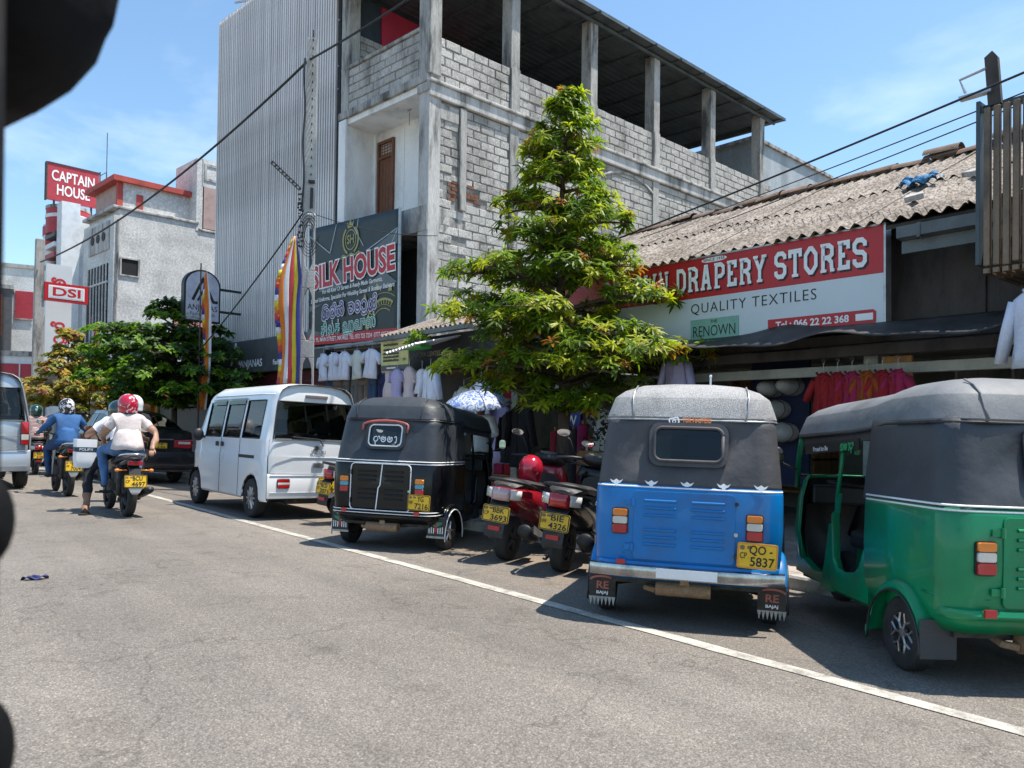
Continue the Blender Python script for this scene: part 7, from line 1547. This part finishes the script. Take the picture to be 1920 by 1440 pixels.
for i, (t, s, z, r_) in enumerate(((8.6, 5.30, 1.78, .13), (8.62, 5.05, 1.80, .14), (8.6, 5.22, 1.52, .14), (8.62, 5.45, 1.55, .12), (8.6, 5.12, 1.24, .15))):
    o = thing('cloth_bundle', ('pale cloth bundle at top left of the pile above the blue three-wheeler', 'pale cloth bundle at top right of the pile beside the plywood', 'pale cloth bundle in the middle of the pile', 'pale cloth bundle at the left of the pile', 'largest pale cloth bundle at the bottom of the pile')[i], 'fabric bundle', (t, s, z), 0, 'pale cloth bundles in the drapery shop'); b = MB(); b.sph((0, 0, 0), (.30, r_, r_*.8), 16, 10); b.v = [tuple(Vector(p)*(1+.06*math.sin(p[0]*20+i))) for p in b.v]; b.build('cloth', cloth('calico_%d' % i, (.36, .35, .33)), o, True); b = MB(); b.tube([(-.1+.0*k, r_*1.02*math.cos(R(k)), r_*.84*math.sin(R(k))) for k in range(0, 361, 24)], .006, 4); b.build('string', m_timber, o)
# stacked folded cloth on shelves in the two shops behind the black three-wheeler
for j, (M_, w_, lb) in enumerate(((MBLD @ T(-1.7, 2.2, 0), 2.4, 'shelves of folded cloth inside the shop under the dark banner'), (T(9.6, 11.6, 0) @ RZ(-90), 2.4, 'shelves of folded cloth inside the lean-to shop'))):
    o = thing('cloth_shelves', lb, 'shelves', M=M_); b = MB()
    for k in range(5): b.bx(-w_/2, w_/2, 0, .4, .3+k*.5, .33+k*.5)
    for x in (-w_/2, 0, w_/2-.03): b.bx(x, x+.03, 0, .4, 0, 2.6)
    b.build('rack', m_plank, o); rg = random.Random(j+9)
    for k in range(5):
        x = -w_/2+.06
        while x < w_/2-.3:
            hh = rg.uniform(.15, .42); b = MB(); b.bx(x, x+.26, .02, .36, .335+k*.5, .335+k*.5+hh); b.build('cloth_stack', rg.choice((m_cl_white, m_cl_cream, m_cl_red, m_tealc, m_cl_lilac, m_cl_pink, m_cl_jean, m_cl_mag, m_cl_or, m_cl_grey)), o, bevel=.02); x += .3
# blue upright sign with white letters
bs = thing('upright_blue_sign', 'upright blue sign with white letters behind the tree trunk', 'sign', M=ST(7.86, 8.33, 1.02) )
b = MB(); b.bx(0, .40, 0, 1.25, -.05, 0); b.build('panel', mk('sign_blue', (.01, .035, .30), .5), bs)
for i, ch_ in enumerate('RENOWN'): text(ch_, .15, m_letter, bs, T(.22, 1.16-i*.205, .004), .02, ext=.001)
# price ticket, box of folded cloth, blue tub by the trunk
o = thing('cloth_box', 'orange box of folded cloth beside the print dress', 'box', (7.72, 7.55, 0)); b = MB(); b.bx(-.14, .14, -.16, .16, .0, .95); b.build('box', m_plank, o, bevel=.01)
for i in range(6): b = MB(); b.bx(-.1, .1, -.14+i*.045, -.105+i*.045, .95, 1.08+.03*(i % 3)); b.build('folded_cloth', (m_cl_cream, m_tealc, m_cl_red, m_cl_cream, m_dk, m_crim)[i], o, bevel=.006)
o = thing('blue_tub', 'blue plastic tub beside the tree trunk behind the scooters', 'tub', (6.78, 6.72, -.0)); b = MB(); b.lathe([(.17, .0), (.22, .45), (.235, .47), (.215, .47), (.16, .03)], 20); b.build('shell', mk('tub_blue', (.01, .05, .32), .4), o, 40); b = MB(); b.lathe([(.232, .42), (.24, .43), (.232, .445)], 20, None, False); b.build('rim', MATS['tub_blue'], o)
# display counters and stools inside, seen in the dark
for i, (t, s, w_) in enumerate(((8.9, 3.2, 1.6), (9.0, 9.0, 1.2))):
    o = thing('shop_counter', ('wooden counter inside the drapery shop behind the green three-wheeler', 'wooden counter in the dark shop behind the black coats')[i], 'counter', (t, s, .03)); b = MB(); b.bx(-.3, .3, -w_/2, w_/2, 0, .85); b.build('cabinet', m_plank, o); b = MB(); b.bx(-.34, .34, -w_/2-.04, w_/2+.04, .85, .89); b.build('top', m_timber, o)
o = thing('flower_pots', 'low wooden stand with potted plants beside the green three-wheeler', 'plant stand', (6.95, 4.55, 0)); b = MB(); b.bx(-.2, .2, -.3, .3, .28, .31)
for dx in (-.17, .17):
    for dy in (-.27, .27): b.bx(dx-.02, dx+.02, dy-.02, dy+.02, -.03, .28)
b.build('stand', m_grime, o); rng = random.Random(4)
for i, y in enumerate((-.2, .02, .2)):
    b = MB(); b.lathe([(.06, 0), (.085, .14), (.09, .15), (.07, .14)], 14, T(0, y, .31)); b.build('pot', (m_trim, m_cl_navy, m_white)[i], o, True); lf = MB()
    for k in range(14): rosette(lf, Vector((rng.uniform(-.08, .08), y+rng.uniform(-.08, .08), .50+rng.uniform(0, .14))), Vector((rng.uniform(-1, 1), rng.uniform(-1, 1), 1)), 6, .09, .03, rng)
    lf.build('leaves', LG, o, fix=False)
# potted plant on the lean-to eave
o = thing('eave_planter', 'green planter hanging under the lean-to eave left of the tree', 'planter', (7.42, 11.6, 2.62)); b = MB(); b.bx(-.12, .12, -.3, .3, 0, .06); b.build('tray', mk('planter_green', (.06, .35, .05), .5), o, bevel=.015); lf = MB()
for k in range(26): rosette(lf, Vector((rng.uniform(-.1, .1), rng.uniform(-.28, .28), .12+rng.uniform(0, .2))), Vector((rng.uniform(-1, 1), rng.uniform(-1, 1), 1)), 6, .12, .04, rng)
lf.build('leaves', LG, o, fix=False)

# person under a patterned umbrella on the pavement
PM = T(7.25, 9.45, -.0) @ RZ(200)
pu = person('person in white shirt under the umbrella behind the black three-wheeler', PM, dict(STAND, elr=(.16, -.26, 1.14), wrr=(.22, -.10, 1.30), ell=(.05, .28, 1.12), wrl=(.22, .14, 1.16)), [m_skin, m_shirtw, m_trou, m_shoe], .9, 1.0, long_sleeve=True)
b = MB(); b.sph((.035, 0, 1.62), (.105, .09, .10), 14, 9, None, -20, 90); b.build('hair', m_trou, pu, True)
um = thing('umbrella', 'pale blue patterned umbrella held over the pavement shopper', 'umbrella', M=T(7.05, 9.38, 1.80) @ RY(-12) @ RX(6))
b = MB(); b.loft([[Vector((rr_*math.cos(a)*(1-.04*(k % 2)*(rr_ > .3)), rr_*math.sin(a)*(1-.04*(k % 2)*(rr_ > .3)), z-(0 if k % 2 else .015*(rr_ > .3)))) for k, a in enumerate([2*math.pi*k/16 for k in range(16)])] for rr_, z in ((.01, .02), (.2, -.01), (.4, -.09), (.56, -.21))], True, True); o = b.build('canopy', splotch('umbrella_print', (.14, .22, .50), (.62, .66, .72), 16, .45, .1), um, True); o.modifiers.new('t', 'SOLIDIFY').thickness = .003
b = MB(); b.cyl((0, 0, .08), (0, 0, -.62), .008, n=6); b.build('shaft', m_steel, um)
for k in range(8): b = MB(); a = k*math.pi/4; b.tube([(0, 0, .0), (.25*math.cos(a), .25*math.sin(a), -.035), (.55*math.cos(a), .55*math.sin(a), -.21)], .004, 4); b.build('rib', m_steel, um)

# ------------------------------------------------------------------ edge of the three-wheeler the picture was taken from
ow = thing('nearby_three_wheeler', 'dark blurred canopy edge and pillar of the nearest three-wheeler at left', 'tuk-tuk', (0, 0, 0))
m_own = mk('own_canopy_black', (.005, .005, .0055), .7, spec=.15, var=.4, scale=9, bump=.3, bscale=14)
bk_0 = Vector((.639, .769, 0)); b = MB(); c_ = Vector((.0549, .8567, 1.667)); up_ = Vector((0, 0, 1)); bk_ = Vector((.639, .769, 0)); rings = []
for i in range(15):
    v = -1+2*i/14; ring = []
    for k in range(22):
        a = 2*math.pi*k/22; q = max(.02, (1-abs(v)**2.2))**.46; d = CR*(math.cos(a)*q*.132)+up_*(math.sin(a)*q*.145)+bk_*(v*.09); d *= 1+.018*math.sin(a*5+v*5)+.016*math.sin(a*9-v*9)+.010*math.sin(a*23+v*4); ring.append(c_+d)
    rings.append(ring)
b.loft(rings, True, True, True); b.build('rolled_curtain', m_own, ow, True)
pc = Vector((.0732, .7452, 0))-CR*.003
b = MB(); b.tube([pc+Vector((0, 0, .25)), pc+Vector((.0, 0, .9)), pc+Vector((-.002, 0, 1.3)), pc+Vector((-.006, 0, 1.72))], .013, 10); b.build('pillar', m_own, ow, True)
for z, rz_, rr_ in ((1.17, .038, .0215), (.985, .045, .025)): b = MB(); b.sph(pc+Vector((.001, -.001, z)), (rr_, rr_, rz_), 14, 10); b.build('clamp', m_own, ow, True)
b = MB(); b.grid(lambda u, v: Vector((-1.25+1.33*u, -.7+1.5*v, 1.80+.05*math.sin(u*3.1)-.02*v)), 6, 6); o = b.build('roof', m_own, ow, True); o.modifiers.new('t', 'SOLIDIFY').thickness = .02  # unseen roof above the view, added to keep the curtain and pillar in shade
